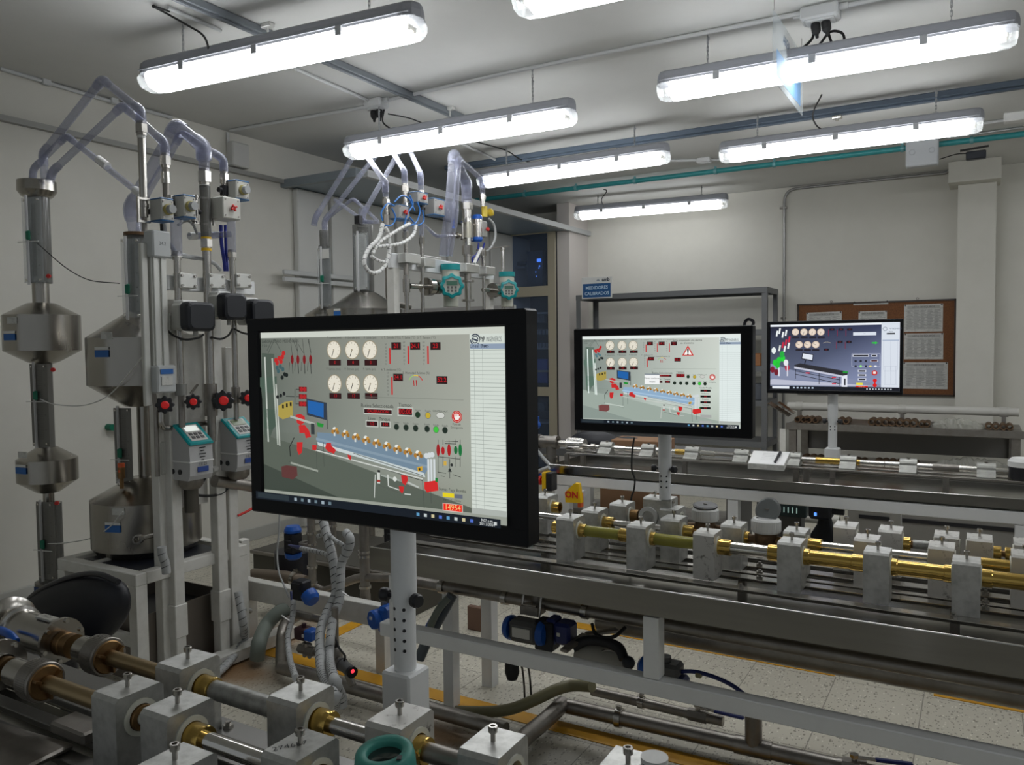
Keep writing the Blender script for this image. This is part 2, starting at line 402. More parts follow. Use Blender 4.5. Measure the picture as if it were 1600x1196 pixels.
# flat drawing on a sheet or screen: u to the right, v down, both 0..1
class Art:
    def __init__(s, o, ux, uy, w, h): s.o, s.ux, s.uy, s.w, s.h = V(o), V(ux).normalized(), V(uy).normalized(), w, h; s.nz = s.ux.cross(s.uy); s.mb = MB(); s.d = 0
    def P(s, u, v): return s.o+s.ux*(u*s.w)-s.uy*(v*s.h)+s.nz*s.d
    def lift(s): s.d += .00004
    def poly(s, pts, c): s.lift(); s.mb.paint(s.mb._add([s.P(*p) for p in pts][::-1], [tuple(range(len(pts)))]), c)
    def rect(s, u0, v0, u1, v1, c, c2=None, c3=None, c4=None):
        s.lift(); f = s.mb._add([s.P(u0, v1), s.P(u1, v1), s.P(u1, v0), s.P(u0, v0)], [(0, 1, 2, 3)])
        s.mb.paint(f, c)
        if c2 is not None:
            lay = s.mb.bm.loops.layers.float_color.get('Col')
            for lp, cc in zip(f[0].loops, (c, c2, c3, c4)): lp[lay] = (*cc, 1)
    def line(s, u0, v0, u1, v1, t, c):
        a, b = s.P(u0, v0), s.P(u1, v1); s.lift(); d = (b-a).normalized(); q = s.nz.cross(d)*(t/2)
        s.mb.paint(s.mb._add([a-q, b-q, b+q, a+q], [(0, 1, 2, 3)]), c)
    def disc(s, u, v, r, c, ry=None, n=20):
        s.lift(); ce = s.P(u, v); ry = ry or r
        s.mb.paint(s.mb._add([ce+s.ux*(r*math.cos(2*PI*i/n))+s.uy*(ry*math.sin(2*PI*i/n)) for i in range(n)], [tuple(range(n))]), c)
    def text(s, u, v, body, size, c, align='CENTER', bold=0, sx=1.0): s.lift(); s.mb.text(body, s.P(u, v), s.ux, s.uy, size, 0, align, bold, c, sx)
def hexc(r, g, b): return tuple(((c/255)/12.92 if c/255 <= .04045 else ((c/255+.055)/1.055)**2.4) for c in (r, g, b))
# ------------------------------------------------------------------ room shell
XL, YB, ZC = -4.6, 8.28, 2.94
X1, Y0 = 4.5, -1.6
struct('floor', MB().box(((XL+X1)/2, (Y0+YB)/2, -.05), (X1-XL+.6, YB-Y0+.6, .1)), FLOOR)
struct('ceiling', MB().box(((XL+X1)/2, (Y0+YB)/2, ZC+.05), (X1-XL+.6, YB-Y0+.6, .1)), CEIL)
struct('wall_left', MB().box((XL-.1, (Y0+YB)/2, ZC/2), (.2, YB-Y0, ZC-.002)), WALL)
struct('wall_back', MB().box(((XL+X1)/2, YB+.1, ZC/2), (X1-XL, .2, ZC-.002)), WALL)
# grey ledge along the left wall and its skirting
zl = atx(0, 190, XL).z; zt = atx(0, 181, XL).z
m = MB().box((XL+.02, (Y0+4.42)/2, (zl+zt)/2), (.04, 4.42-Y0, zt-zl)); struct('trim_1', m, mat('ledge_grey', (.33, .33, .31), .6))
struct('baseboard_left', MB().box((XL+.008, (Y0+YB)/2, .045), (.016, YB-Y0-.02, .09), bev=.003), mat('skirting', (.42, .42, .39), .5))
# pillar beside the cabinet and the shallow pier by the notice board
xa, xb = aty(871, 450, 7.8).x, aty(890, 450, 7.8).x
struct('wall_pillar', MB().box(((xa+xb)/2, (7.8+YB)/2, ZC/2), (xb-xa, YB-7.8, ZC-.004)), mat('pillar_paint', (.60, .56, .53), .65))
xa, xb = xrow(1494, 8.06, 1.6), xrow(1554, 8.06, 1.6); zp = aty(1495, 290, 8.06).z
struct('wall_pier', MB().box(((xa+xb)/2, (8.06+YB)/2, zp/2), (xb-xa, YB-8.06, zp)), WALL)
struct('trim_2', MB().box(((xa+xb)/2-.02, (7.9+YB)/2, (zp+ZC)/2), (xb-xa+.1, YB-7.9, ZC-zp-.004)), WALL)
# lowered canopy of sheet panels in the far corner, its edge beam and wall panels below it
ZK = atx(442, 291, XL).z; YK = 4.46; XK = atz(547, 263, ZK+.03).x
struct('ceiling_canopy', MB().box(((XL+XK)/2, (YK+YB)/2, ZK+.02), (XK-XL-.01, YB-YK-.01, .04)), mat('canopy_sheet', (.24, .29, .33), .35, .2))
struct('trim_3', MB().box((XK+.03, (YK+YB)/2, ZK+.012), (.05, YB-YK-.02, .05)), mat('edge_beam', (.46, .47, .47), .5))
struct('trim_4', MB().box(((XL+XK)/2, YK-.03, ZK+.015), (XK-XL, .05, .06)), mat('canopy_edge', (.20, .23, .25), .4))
for i, (ya, yb_) in enumerate(((4.52, 4.86), (4.90, 5.70), (5.74, 6.5), (6.54, 7.3), (7.34, 8.2))):
    struct('wall_panel', MB().box((XL+.03, (ya+yb_)/2, ZK/2), (.05, yb_-ya, ZK-.01), bev=.006), PANEL)
# door rails of the panel partition
b = MB(); 
for (y1, y2, x0, x1) in ((425, 422, 443, 560), (436, 433, 443, 560)):
    p, q = atx(x0, y1, XL+.09), atx(x1, y2, XL+.09); q.z = p.z; b.bar(p, q, .03, .035, bev=.004)
tag(b.done('sliding_rail', mat('rail_white', (.50, .51, .50), .5)), 'pale double rail running along the panelled wall', 'rail')
# floor tape
def tapes():
    def strip(p, q, w_, lab):
        m = MB().bar(V((p.x, p.y, .0015)), V((q.x, q.y, .0015)), w_, .0022); tag(m.done('floor_tape', TAPE), lab, 'floor tape', 'yellow floor marking strips')
    a = atz(832, 1118, 0)
    strip(V((-3.05, 2.572, 0)), V((1.2, 2.572, 0)), .08, 'long yellow tape strip on tiles under the middle bench front')
    t0 = atz(1302, 1062, 0); strip(V((-1.75, t0.y+.07, 0)), V((t0.x, t0.y+.07, 0)), .075, 'far yellow tape strip under the middle bench, ending at bare tile')
    t1 = atz(1458, 1093, 0); strip(V((t1.x, t0.y+.06, 0)), V((2.2, t0.y+.06, 0)), .075, 'yellow tape strip resuming beyond the bare tile')
    p, q = atz(505, 1000, 0), atz(548, 975, 0); strip(V((p.x, p.y+.02, 0)), V((p.x-.02, 3.3, 0)), .075, 'short yellow tape strip running away beneath the hoses')
tapes()

# ------------------------------------------------------------------ ceiling services
def chain(mb, p, q, r=.0016, link=.018):
    p, q = V(p), V(q); n = max(3, int((q-p).length/link)); d = (q-p)/n
    for i in range(n):
        c = p+d*(i+.5); L = d.length*.72; s_ = V((.0045, 0, 0)) if i % 2 else V((0, .0045, 0))
        h = d.normalized()*L
        mb.tube([c-h+s_*.3, c-h*.6+s_, c+h*.6+s_, c+h+s_*.3, c+h-s_*.3, c+h*.6-s_, c-h*.6-s_, c-h-s_*.3, c-h+s_*.3], r, 4)
def capsule(L, w, n=6):          # plan outline with chamfered-round ends
    c = w*.42; return [(-L/2+c, -w/2), (L/2-c, -w/2), (L/2-c*.35, -w/2+c*.25), (L/2, -w/2+c), (L/2, w/2-c), (L/2-c*.35, w/2-c*.25), (L/2-c, w/2), (-L/2+c, w/2), (-L/2+c*.35, w/2-c*.25), (-L/2, w/2-c), (-L/2, -w/2+c), (-L/2+c*.35, -w/2+c*.25)]
def loft(mb, rings, cap=(True, True)):
    n = len(rings[0]); vs = [V(p) for r in rings for p in r]; fs = []
    for k in range(len(rings)-1):
        for i in range(n):
            j = (i+1) % n; fs.append((k*n+i, k*n+j, (k+1)*n+j, (k+1)*n+i))
    if cap[0]: fs.append(tuple(range(n))[::-1])
    if cap[1]: fs.append(tuple(range((len(rings)-1)*n, len(rings)*n)))
    mb._add(vs, fs); return mb
def lamp(L=1.57):
    t = thing('fluorescent_lamp', '', 'ceiling lamp', (0, 0, 0), 0, 'long sealed fluorescent lamps under the ceiling')
    hb = LMB(); W_ = .128
    rg = [[(x, y, z) for x, y in capsule(L*f, W_*g)] for f, g, z in ((1, 1, .016), (1, 1.0, .046), (.995, .93, .066), (.985, .70, .078))]
    loft(hb, rg); hb.box((0, 0, .030), (L*.97, W_*1.05, .006), bev=.002)
    hb.done('housing', mat('lamp_housing', (.30, .31, .34), .5), t)
    d = LMB(); Ld = L-.16
    prof = [(-.056, .026), (-.076, -.002), (-.070, -.028), (-.050, -.054), (0, -.064), (.050, -.054), (.070, -.028), (.076, -.002), (.056, .026)]
    rings = [[(x, y, z) for y, z in prof] for x in (-Ld/2, Ld/2)]
    n = len(prof); vs = [V(p) for r in rings for p in r]
    d._add(vs, [(i, n+i, n+i+1, i+1) for i in range(n-1)]+[tuple(range(n)), tuple(range(n, 2*n))[::-1]])
    d.done('diffuser', LED, t)
    for sgn in (-1, 1):
        e = LMB(); x0 = sgn*Ld/2; rings = [[(x0+sgn*dx, y*k, z*k) for y, z in prof] for dx, k in ((0, 1.0), (.045, .97), (.068, .80), (.074, .45))]
        n = len(prof)
        e._add([V(p) for r in rings for p in r], [(k*n+i, (k+1)*n+i, (k+1)*n+i+1, k*n+i+1) for k in range(3) for i in range(n-1)]+[tuple(range(3*n, 4*n))])
        e.done('lens_end', LENS, t)
        h = LMB(); h.box((x0+sgn*.022, 0, -.014), (.03, .06, .02), bev=.004)
        for yy in (-.02, .02): h.cyl((x0+sgn*.005, yy, -.02), (x0+sgn*.03, yy, -.02), .009, n=10)
        h.done('tube_holder', mat('holder_white', (.62, .60, .55), .4), t)
    for k in (-.3, -.02, .27):
        for sy in (-1, 1):
            c = LMB(); c.box((L*k, sy*.072, .006), (.034, .012, .040), bev=.003); c.done('clip', mat('clip_grey', (.40, .41, .43), .5), t)
    return t
LS = [('A', (228, 133), (660, 42), 'lamp with a black looping cable, hung above the tank rig'),
      ('B', (543, 240), (899, 182), 'lamp hung over the clear pipes, one black plug above its end'),
      ('C', (1028, 147), (1594, 55), 'brightest lamp, crossed by the hanging clear sign'),
      ('D', (1124, 246), (1538, 195), 'lamp hung just under the blue-grey beam, nearest the wall box'),
      ('E', (745, 287), (1046, 245), 'lamp beginning behind the upright clear pipes'),
      ('F', (898, 338), (1138, 318), 'smallest-looking lamp, hung below the teal pipe by the back wall'),
      ('G', (806, 12), (1300, -75), 'lamp cut off by the picture top, between two others')]
lampP = {}
proto = lamp()
for i, (k, a, b_, lab) in enumerate(LS):
    z = 2.69 if k in 'EG' else 2.7
    for _ in range(5):
        p, q = atz(*a, z), atz(*b_, z); Lm = (q-p).length
        if k in 'EG': break
        z = CAMH+(z-CAMH)*1.57/Lm
    ang = math.atan2(q.y-p.y, q.x-p.x)
    if k == 'G': ang = math.radians(3); c = p+V((math.cos(ang), math.sin(ang), 0))*.785
    elif k == 'E': c = q-V((math.cos(ang), math.sin(ang), 0))*.785
    else: c = (p+q)/2
    c = V((c.x, c.y, c.z+.018))
    o = proto if i == 0 else dup(proto, c, ang)
    if i == 0: o.location = c; o.rotation_euler = (0, 0, ang); o.matrix_basis = Matrix.Translation(c)@Matrix.Rotation(ang, 4, 'Z')
    o['label'] = lab; lampP[k] = (c, ang)
    if k == 'F':
        for ch in o.children:
            if ch.name.startswith('diffuser'): ch.data = ch.data.copy(); ch.data.materials[0] = LED_DIM
    d = V((math.cos(ang), math.sin(ang), 0))
    for f in (-.53, .53):
        h = MB(); b0 = c+d*f+V((0, 0, .078)); h.box(b0+V((0, 0, .006)), (.03, .02, .014), ang, .002); h.cyl(b0, b0+V((0, 0, .02)), .004, n=8)
        chain(h, b0+V((0, 0, .015)), V((b0.x, b0.y, ZC-.012)))
        h.tube([V((b0.x, b0.y, ZC)), V((b0.x, b0.y, ZC-.012)), V((b0.x+.008, b0.y, ZC-.02)), V((b0.x, b0.y, ZC-.028))], .0025, 5)
        h.done('hanging_chain', mat('chain_zinc', (.45, .46, .47), .4, .8), o)
# three unseen lamps outside the view, added for more light
for (x, y, l) in ((1.6, 1.7, 'beside the near bench end'), (2.0, 4.2, 'beyond the picture edge'), (2.2, 6.2, 'near the back corner')):
    dup(proto, V((x, y, 2.7)), .03, 'added fluorescent lamp out of view '+l, 'added lamps out of view').location = V((x, y, 2.7))
def tb(name, pts, r, m, label, cat, grp=None, **k):
    o = MB().tube(pts, r, k.pop('n', 8), **k).done(name, m); return tag(o, label, cat, grp)
# black cables
tb('lamp_cable', [atz(265, 18, ZC-.01), atz(240, 10, ZC-.015), atz(262, 22, 2.93), atz(290, 38, 2.88), atz(318, 56, 2.82), atz(328, 83, 2.755)], .005, RUBBER, 'black cable drooping from the ceiling onto the tank rig lamp', 'cable', smooth=6)
tb('lamp_cable', [atz(290, 90, 2.765), atz(330, 85, 2.77), atz(360, 68, 2.80), atz(395, 60, 2.80), atz(413, 62, 2.78)], .005, RUBBER, 'black cable arching along the top of the tank rig lamp', 'cable', smooth=6)
tb('lamp_cable', [atz(600, 172, 2.86), atz(598, 190, 2.84), atz(608, 200, 2.80), atz(616, 206, 2.76)], .005, RUBBER, 'black cable from twin plugs to the lamp over clear pipes', 'cable', smooth=6)
tb('lamp_cable', [atz(606, 178, 2.87), atz(640, 185, 2.85), atz(668, 196, 2.80)], .004, RUBBER, 'thin black cable running along above the clear-pipe lamp', 'cable', smooth=6)
tb('lamp_cable', [atz(1272, 48, 2.85), atz(1268, 62, 2.82), atz(1250, 78, 2.77), atz(1235, 84, 2.755)], .006, RUBBER, 'black cable from ceiling plugs down to the brightest lamp', 'cable', smooth=6)
tb('lamp_cable', [atz(1293, 48, 2.85), atz(1302, 70, 2.80), atz(1318, 68, 2.80), atz(1316, 52, 2.83), atz(1297, 50, 2.84), atz(1280, 70, 2.80), atz(1268, 75, 2.77)], .006, RUBBER, 'black cable looped in a coil beside the ceiling plugs', 'cable', smooth=6)
tb('lamp_cable', [atz(1284, 148, 2.93), atz(1270, 178, 2.85), atz(1275, 195, 2.80), atz(1286, 204, 2.765)], .005, RUBBER, 'black cable crossing the blue-grey beam to a lamp', 'cable', smooth=6)
tb('lamp_cable', [atz(943, 296, 2.9), atz(948, 299, 2.89), atz(940, 312, 2.84), atz(944, 324, 2.79)], .005, RUBBER, 'black cable feeding the smallest-looking lamp near the pillar', 'cable', smooth=6)
tb('lamp_cable', [atz(745, 222, 2.93), atz(790, 235, 2.92), atz(815, 250, 2.90), atz(848, 257, 2.89)], .005, RUBBER, 'thin black cable hanging loosely under the beam', 'cable', smooth=6)
# painted conduits on the ceiling
def conduit(name, pts, r, m, lab, cat='conduit'): return tag(MB().pipe(pts, r, .06).done(name, m), lab, cat, 'painted conduits on the ceiling')
CW = mat('conduit_white', (.56, .57, .57), .5)
zc = ZC-.013
conduit('ceiling_conduit', [atz(360, 204, zc), atz(580, 166, zc)], .011, CW, 'white conduit from the wall box to the twin plug box')
w0 = atx(372, 230, XL+.02)
conduit('wall_conduit', [V((XL+.015, atz(356, 207, zc).y, zc)), V((XL+.015, atz(356, 207, zc).y, w0.z-.02))], .011, CW, 'white conduit dropping down the wall to a box')
conduit('ceiling_conduit', [atz(600, 158, zc), atz(800, 112, zc), atz(1255, 20, zc)], .011, CW, 'long white conduit between the two ceiling plug boxes')
conduit('ceiling_conduit', [atz(1308, 12, zc), atz(1500, -30, zc)], .011, CW, 'white conduit leaving the plug box near the hanging sign')
conduit('ceiling_conduit', [atz(462, 108, zc), atz(577, 158, zc)], .010, CW, 'white conduit slanting away from under the tank rig lamp')
conduit('ceiling_conduit', [atz(345, 48, zc), atz(262, 12, zc)], .009, CW, 'thin white conduit beside the drooping black cable')
conduit('ceiling_conduit', [atz(690, 210, zc), atz(800, 262, zc)], .010, CW, 'white conduit crossing under the blue-grey beam')
conduit('ceiling_conduit', [atz(1015, 252, zc), atz(1128, 250, zc)], .011, CW, 'white conduit joining two lamps through a small box')
conduit('ceiling_conduit', [atz(1535, 193, zc), atz(1600, 184, zc), atz(1700, 170, zc)], .011, CW, 'white conduit over the wall box, reaching the white socket')
conduit('ceiling_conduit', [atz(1480, 216, zc), atz(1600, 199, zc), atz(1700, 186, zc)], .009, mat('conduit_bare', (.40, .42, .42), .35, .6), 'bare metal conduit beside the teal pipe')
b = MB().pipe([atx(0, 107, XL+.016), atx(150, 152, XL+.016), atx(268, 184, XL+.016)], .011, .02)
tag(b.done('wall_conduit', CW), 'white conduit clipped along the top of the tank wall', 'conduit')
b = MB()
for x in (72, 178): 
    p = atx(x, 107+(x)*.287, XL+.02); b.box(p, (.03, .05, .04), bev=.005)
tag(b.done('conduit_clip', CW), 'white clips holding the conduit on the tank wall', 'clip')
# wall box and small pale hoops near it
p = atx(372, 243, XL+.04); tag(MB().box(p, (.07, .15, .17), bev=.008).done('junction_box', mat('box_white', (.50, .50, .48), .5)), 'off-white junction box on the wall behind the clear pipes', 'junction box')
def plugbox(px, py, lab, n=2, s=1.0):
    c = atz(px, py, ZC-.03)
    t = thing('junction_box', lab, 'junction box', (c.x, c.y, ZC))
    MB().box((c.x, c.y, ZC-.03), (.13*s, .09*s, .06), bev=.008).box((c.x, c.y, ZC-.062), (.10*s, .065*s, .012), bev=.004).done('box', CW, t)
    for i in range(n):
        x = c.x+(i-.5*(n-1))*.045
        b = MB().prof([(0, 0), (.019, 0), (.022, .015), (.020, .04), (.009, .055), (.007, .07), (0, .07)], (x, c.y, ZC-.068), (.15, -.1, -1), 14); b.done('plug', RUBBER, t)
    for sg in (-1, 1): MB().cyl((c.x+sg*.06*s, c.y, ZC-.015), (c.x+sg*.095*s, c.y, ZC-.015), .015, n=12).done('gland', CW, t)
plugbox(588, 163, 'white ceiling box with two black plugs, above clear pipes')
plugbox(1282, 22, 'white ceiling box with two black plugs, beside the hanging sign', 2, 1.25)
p = atz(1100, 251, ZC-.02); tag(MB().box((p.x, p.y, ZC-.02), (.11, .07, .04), bev=.006).done('junction_box', CW), 'small white box on the conduit between two lamps', 'junction box')
# grey strut rail on the ceiling
a, b_ = atz(270, -10, ZC-.02), atz(735, 190, ZC-.02)
tag(MB().bar(V((a.x, a.y, ZC-.02)), V((b_.x, b_.y, ZC-.02)), .045, .036, bev=.003).bar(V((a.x, a.y, ZC-.043)), V((b_.x, b_.y, ZC-.043)), .018, .008).done('ceiling_rail', RAIL), 'grey strut rail running along the ceiling between lamps', 'rail')
for (x, y, l2) in ((418, 43, 'above the tank rig lamp'), (703, 172, 'above the clear pipe lamp')):
    p = atz(x, y, ZC-.02); b = MB().box((p.x, p.y, ZC-.012), (.06, .035, .02), bev=.003).box((p.x, p.y, ZC-.035), (.008, .008, .05))
    tag(b.done('rail_hook', mat('hook_zinc', (.6, .6, .58), .4, .5)), 'small metal hook on the grey rail '+l2, 'hook')
# blue-grey beam across the ceiling
a, b_ = atz(640, 282, 2.90), atz(1600, 131, 2.90); yb1 = (atz(850, 246, 2.9).y+atz(1600, 131, 2.9).y)/2
struct('trim_5', MB().box(((XL+X1)/2+.3, yb1+.035, ZC-.018), (X1-XL-.7, .09, .036), bev=.004).box(((XL+X1)/2+.3, yb1+.035, ZC-.042), (X1-XL-.7, .035, .014), bev=.003), BEAMB)
for i, (x, y) in enumerate(((941, 223), (1299, 167))):
    p = atz(x, y, ZC-.05); tag(MB().box((p.x, yb1+.035, ZC-.058), (.06, .05, .018), bev=.003).cyl((p.x, yb1+.035, ZC-.06), (p.x, yb1+.035, ZC-.08), .012, n=10).done('beam_clamp', CHROME), 'shiny clamp on the blue-grey beam '+('before' if i == 0 else 'beyond')+' the hanging sign', 'clamp')
# teal pipe
yt = (atz(800, 302, 2.9).y+atz(1600, 215, 2.9).y)/2
t = thing('teal_pipe', 'teal painted service pipe under the ceiling with worn spots', 'pipe', (0, yt, 2.9))
MB().cyl((XL+.02, yt, 2.9), (4.4, yt, 2.9), .022, n=18).done('pipe', TEALP, t)
for px in (820, 900, 992, 1118, 1210, 1410, 1518): 
    x = xrow(px, yt, 2.9); MB().ring((x-.012, yt, 2.9), (x+.012, yt, 2.9), .028, .0222, 16).box((x, yt, 2.93), (.018, .012, .02)).done('clamp', mat('clamp_teal', (.16, .38, .40), .4), t)
# wall box hanging at the right end of the ceiling and the adapter
c = aty(1441, 240, yt-.08); t = thing('switch_box', 'white square box with two knockouts below the teal pipe', 'electrical box', (c.x, c.y, c.z))
hw = (aty(1466, 240, yt-.08).x-aty(1415, 240, yt-.08).x)/2; hz = (aty(1440, 218, yt-.08).z-aty(1440, 259, yt-.08).z)/2
MB().box(c, (hw*2, .09, hz*2), bev=.008).done('box', mat('box_pale', (.52, .54, .56), .5), t)
for sx in (-.6, .6): MB().ring(c+V((sx*hw, -.045, .01)), c+V((sx*hw, -.049, .01)), .022, .016, 18).done('knockout', mat('box_ring', (.44, .46, .48), .5), t)
c = aty(1525, 243, yt-.05); b = MB().box(c, (.13, .06, .06), bev=.006); tag(b.done('power_adapter', NAVY), 'black power adapter stuck under the teal pipe', 'adapter')
tb('adapter_cable', [aty(1468, 249, yt-.05), aty(1495, 241, yt-.05), aty(1516, 240, yt-.05)], .004, RUBBER, 'thin black lead of the power adapter', 'cable', smooth=4)
b = MB().bar(aty(1500, 236, yt-.06), aty(1545, 228, yt-.06), .02, .012); tag(b.done('adapter_bracket', RUBBER), 'dark strap over the black power adapter', 'bracket')
p = atz(1590, 183, ZC-.03); b = MB().box(p, (.16, .09, .06), bev=.006); tag(b.done('socket_box', WPLAST), 'white socket box where the conduits end by the beam', 'socket')
# conduit running along the back wall and down it
yw = YB-.02
pts = [aty(1224, 705, yw), aty(1221, 303, yw), aty(1232, 299, yw), aty(1480, 270, yw), aty(1484, 262, yw)]
pts[1].x = pts[0].x; pts[2] = V((pts[0].x, yw, aty(1232, 296, yw).z)); del pts[1]
t = thing('wall_conduit', 'bare metal conduit bending down the back wall beside the shelf', 'conduit', pts[0])
MB().pipe(pts, .013, .12).done('tube', mat('conduit_metal', (.33, .33, .32), .35, .8), t)
MB().box(aty(1224, 325, yw), (.07, .02, .02), bev=.003).done('clamp', STEELD, t)
MB().box(aty(1224, 497, yw), (.05, .02, .015), bev=.003).done('clamp', STEELD, t)
# hanging clear sign
zs = 2.78; 
p_tl = atz(1208, 14, 2.86); L_ = None
# the sheet hangs square to the benches: edge seen nearly end-on, running in depth
ys0 = p_tl.y
pr = aty(1208, 14, ys0); X_ = pr.x
def signpt(px, py): return atx(px, py, X_-.0) if abs(X_) > .05 else None
A = atx(1208, 14, X_); B = atx(1254, 80, X_); Cc = atx(1254, 182, X_); D = atx(1213, 134, X_)
t = thing('hanging_sign', 'clear acrylic sign hanging edge-on in front of the brightest lamp', 'sign', ((A+Cc)/2))
y0, y1 = A.y, B.y; z0, z1 = Cc.z, A.z
z1 = min(z1, 2.90)
MB().box((X_, (y0+y1)/2, (z0+z1)/2), (.004, y1-y0, z1-z0)).done('sheet', ACRY, t)
ar = Art((X_+.0025, y0+.01, z1-.01), (0, 1, 0), (0, 0, 1), (y1-y0-.02), (z1-z0-.02))
ar.text(.4, .2, 'AREA', .06, hexc(60, 90, 130)); ar.rect(.08, .5, .92, .92, hexc(110, 150, 190))
ar.mb.done('print', PRINT, t)
b = MB(); b.cyl((X_, y0+.02, z1), (X_, y0+.02, ZC), .0012, n=5); b.cyl((X_, y1-.02, z1), (X_, y1-.02, ZC), .0012, n=5); b.done('wire', STEELD, t)
# ------------------------------------------------------------------ shared bench pieces
def screw(parent, x, y, z, h=.022, s=1.0):
    b = LMB(); b.cyl((x, y, z-.004), (x, y, z+h-.009*s), .0035*s, n=12)
    b.prof([(0, h-.009*s), (.0066*s, h-.009*s), (.007*s, h-.001), (.0062*s, h), (.0038*s, h), (.0038*s, h-.005*s), (0, h-.005*s)], (x, y, z), (0, 0, 1), 16)
    return b.done('cap_screw', STEEL, parent)
def clamp_block(name, worn=False, ring=True, W_=.063, D_=.086, H_=.137, zb=.094, rb=.030, sc=.022, sx=0, sy=0):
    t = thing(name, '', 'clamp block')
    b = LMB(); b.bored((0, 0, 0), (W_, D_, H_), rb, zb); b.done('body', ALUW if worn else ALU, t)
    if ring:
        r = LMB(); r.ring((-W_/2-.0025, 0, zb), (W_/2+.0025, 0, zb), rb-.0004, .0215, 28); r.done('sleeve', IVORY, t)
    screw(t, sx, sy, H_, sc)
    return t
def coupling(mb, x0, x1, y, z, r, n=6):
    mb.prof([(r*.6, 0), (r*.96, 0), (r, .002), (r, (x1-x0)-.002), (r*.96, (x1-x0)), (r*.6, x1-x0)], (x0, y, z), (1, 0, 0), 26)
def meter_span(label, grp, y, z, segs):
    """one pipe piece made of brass couplings and a tube; segs: (x0, x1, radius, material, part name)"""
    t = thing('meter_pipe', label, 'pipe', ((segs[0][0]+segs[-1][1])/2, y, z), 0, grp)
    for x0, x1, r, m, nm in segs:
        b = MB()
        if nm in ('coupling',): coupling(b, x0, x1, y, z, r); b.cyl((x0+.003, y, z), (x1-.003, y, z), r*.7)
        elif nm == 'hex_nut': b.cyl((x0, y, z), (x1, y, z), r, n=6, smooth=False)
        else: b.cyl((x0, y, z), (x1, y, z), r, n=28)
        if nm == 'pipe' and m is BRASS:
            for xx in (x0+.02, x1-.02): b.ring((xx, y, z), (xx+.0015, y, z), r+.0006, r-.001, 26)
        b.done(nm, m, t)
    return t
def flat_rail(name, x0, x1, y0, y1, z0, z1, label, grp, bolts=(), m=None, cat='rail', leg=None, legs=()):
    t = thing(name, label, cat, ((x0+x1)/2, (y0+y1)/2, z0), 0, grp)
    MB().box(((x0+x1)/2, (y0+y1)/2, (z0+z1)/2), (x1-x0, y1-y0, z1-z0), bev=.0015).done('bar', m or STEEL, t)
    for x in bolts:
        b = MB(); b.cyl((x, (y0+y1)/2, z1), (x, (y0+y1)/2, z1+.006), .010, n=6, smooth=False).cyl((x, (y0+y1)/2, z1+.006), (x, (y0+y1)/2, z1+.012), .005, n=10); b.done('bolt', STEEL, t)
    for x in legs:
        b = MB(); b.box((x, (y0+y1)/2, (leg+z0)/2), (.022, .022, z0-leg)); b.done('leg', STEELD, t)
    return t

# ------------------------------------------------------------------ middle bench (parallel to the back wall)
YF = 2.15; ZT = .703                     # tray front plane and rim
XT0, XT1 = -1.85, 3.2; YT1 = 2.80; ZF = .632
def tray(name, label, x0, x1, y0, y1, zr, zf, lip=.012, face=.075, drop=.02):
    t = thing(name, label, 'tray', ((x0+x1)/2, (y0+y1)/2, zf))
    zb = zr-face
    prof = [(y0+lip, zr-.008), (y0+lip, zr), (y0, zr), (y0, zb), (y0+drop, zb-.006), (y0+.05, zb-.006), (y0+.05, zb-.002), (y0+drop, zb-.002), (y0+.003, zb+.003), (y0+.003, zr-.008)]
    MB().prism([(a, b) for a, b in prof][::-1], (x0, 0, 0), (0, 1, 0), (0, 0, 1), x1-x0).done('front_wall', TRAY, t)
    MB().box(((x0+x1)/2, (y0+y1)/2, zf-.002), (x1-x0-.002, y1-y0-.008, .004)).done('floor_sheet', TRAY, t)
    MB().box(((x0+x1)/2, y1, (zf+zr)/2), (x1-x0, .003, zr-zf)).box(((x0+x1)/2, y1-.006, zr), (x1-x0, .015, .003)).done('back_wall', TRAY, t)
    MB().box((x0, (y0+y1)/2, (zf+zr)/2), (.003, y1-y0, zr-zf)).done('end_wall', TRAY, t)
    MB().cyl((x0, y0+.004, zr), (x1, y0+.004, zr), .0035, n=10).done('lip_highlight', CHROME, t)  # chrome bead added to draw the bright highlight along the lip
    return t
tray('bench_tray', 'long stainless drip tray of the middle bench, front lip folded', XT0, XT1, YF, YT1, ZT, ZF)
def beamt(t, nm, p0, p1, w_, h, m=WHITE): return MB().bar(p0, p1, w_, h, bev=.003).done(nm, m, t)
zb0 = aty(880, 1059, YF).z; BW = .048
t = thing('bench_stand', 'white square-tube frame carrying the middle bench tray', 'bench frame', (-.5, 2.4, 0))
beamt(t, 'lower_rail', (XT0+.03, YF+.03, zb0+BW/2), (3.2, YF+.03, zb0+BW/2), BW, BW)
beamt(t, 'upper_rail', (XT0+.03, YF+.24, ZF-.035), (3.2, YF+.24, ZF-.035), .045, .05)
beamt(t, 'upper_rail', (XT0+.03, YT1-.04, ZF-.035), (3.2, YT1-.04, ZF-.035), .045, .05)
xp = (aty(1003.5, 1000, YF).x+aty(1027.5, 1000, YF).x)/2; wp = aty(1027.5, 1000, YF).x-aty(1003.5, 1000, YF).x
MB().box((xp, YF+.008+BW/2, (zb0+BW+ZT-.08)/2), (wp, BW, ZT-.085-zb0-BW)).done('post', WHITE, t)
xl = xrow(627, YF+.03, .4)
MB().box((xl, YF+.03, (ZT-.09)/2), (.062, .05, ZT-.09)).done('leg', WHITE, t)
q = atz(709, 1107, 0); MB().box((q.x-.02, 2.527, (ZF-.06)/2), (.046, .046, ZF-.06)).done('leg', WHITE, t)
MB().box((xl, YT1-.04, (ZF-.06)/2), (.05, .05, ZF-.06)).done('leg', WHITE, t)
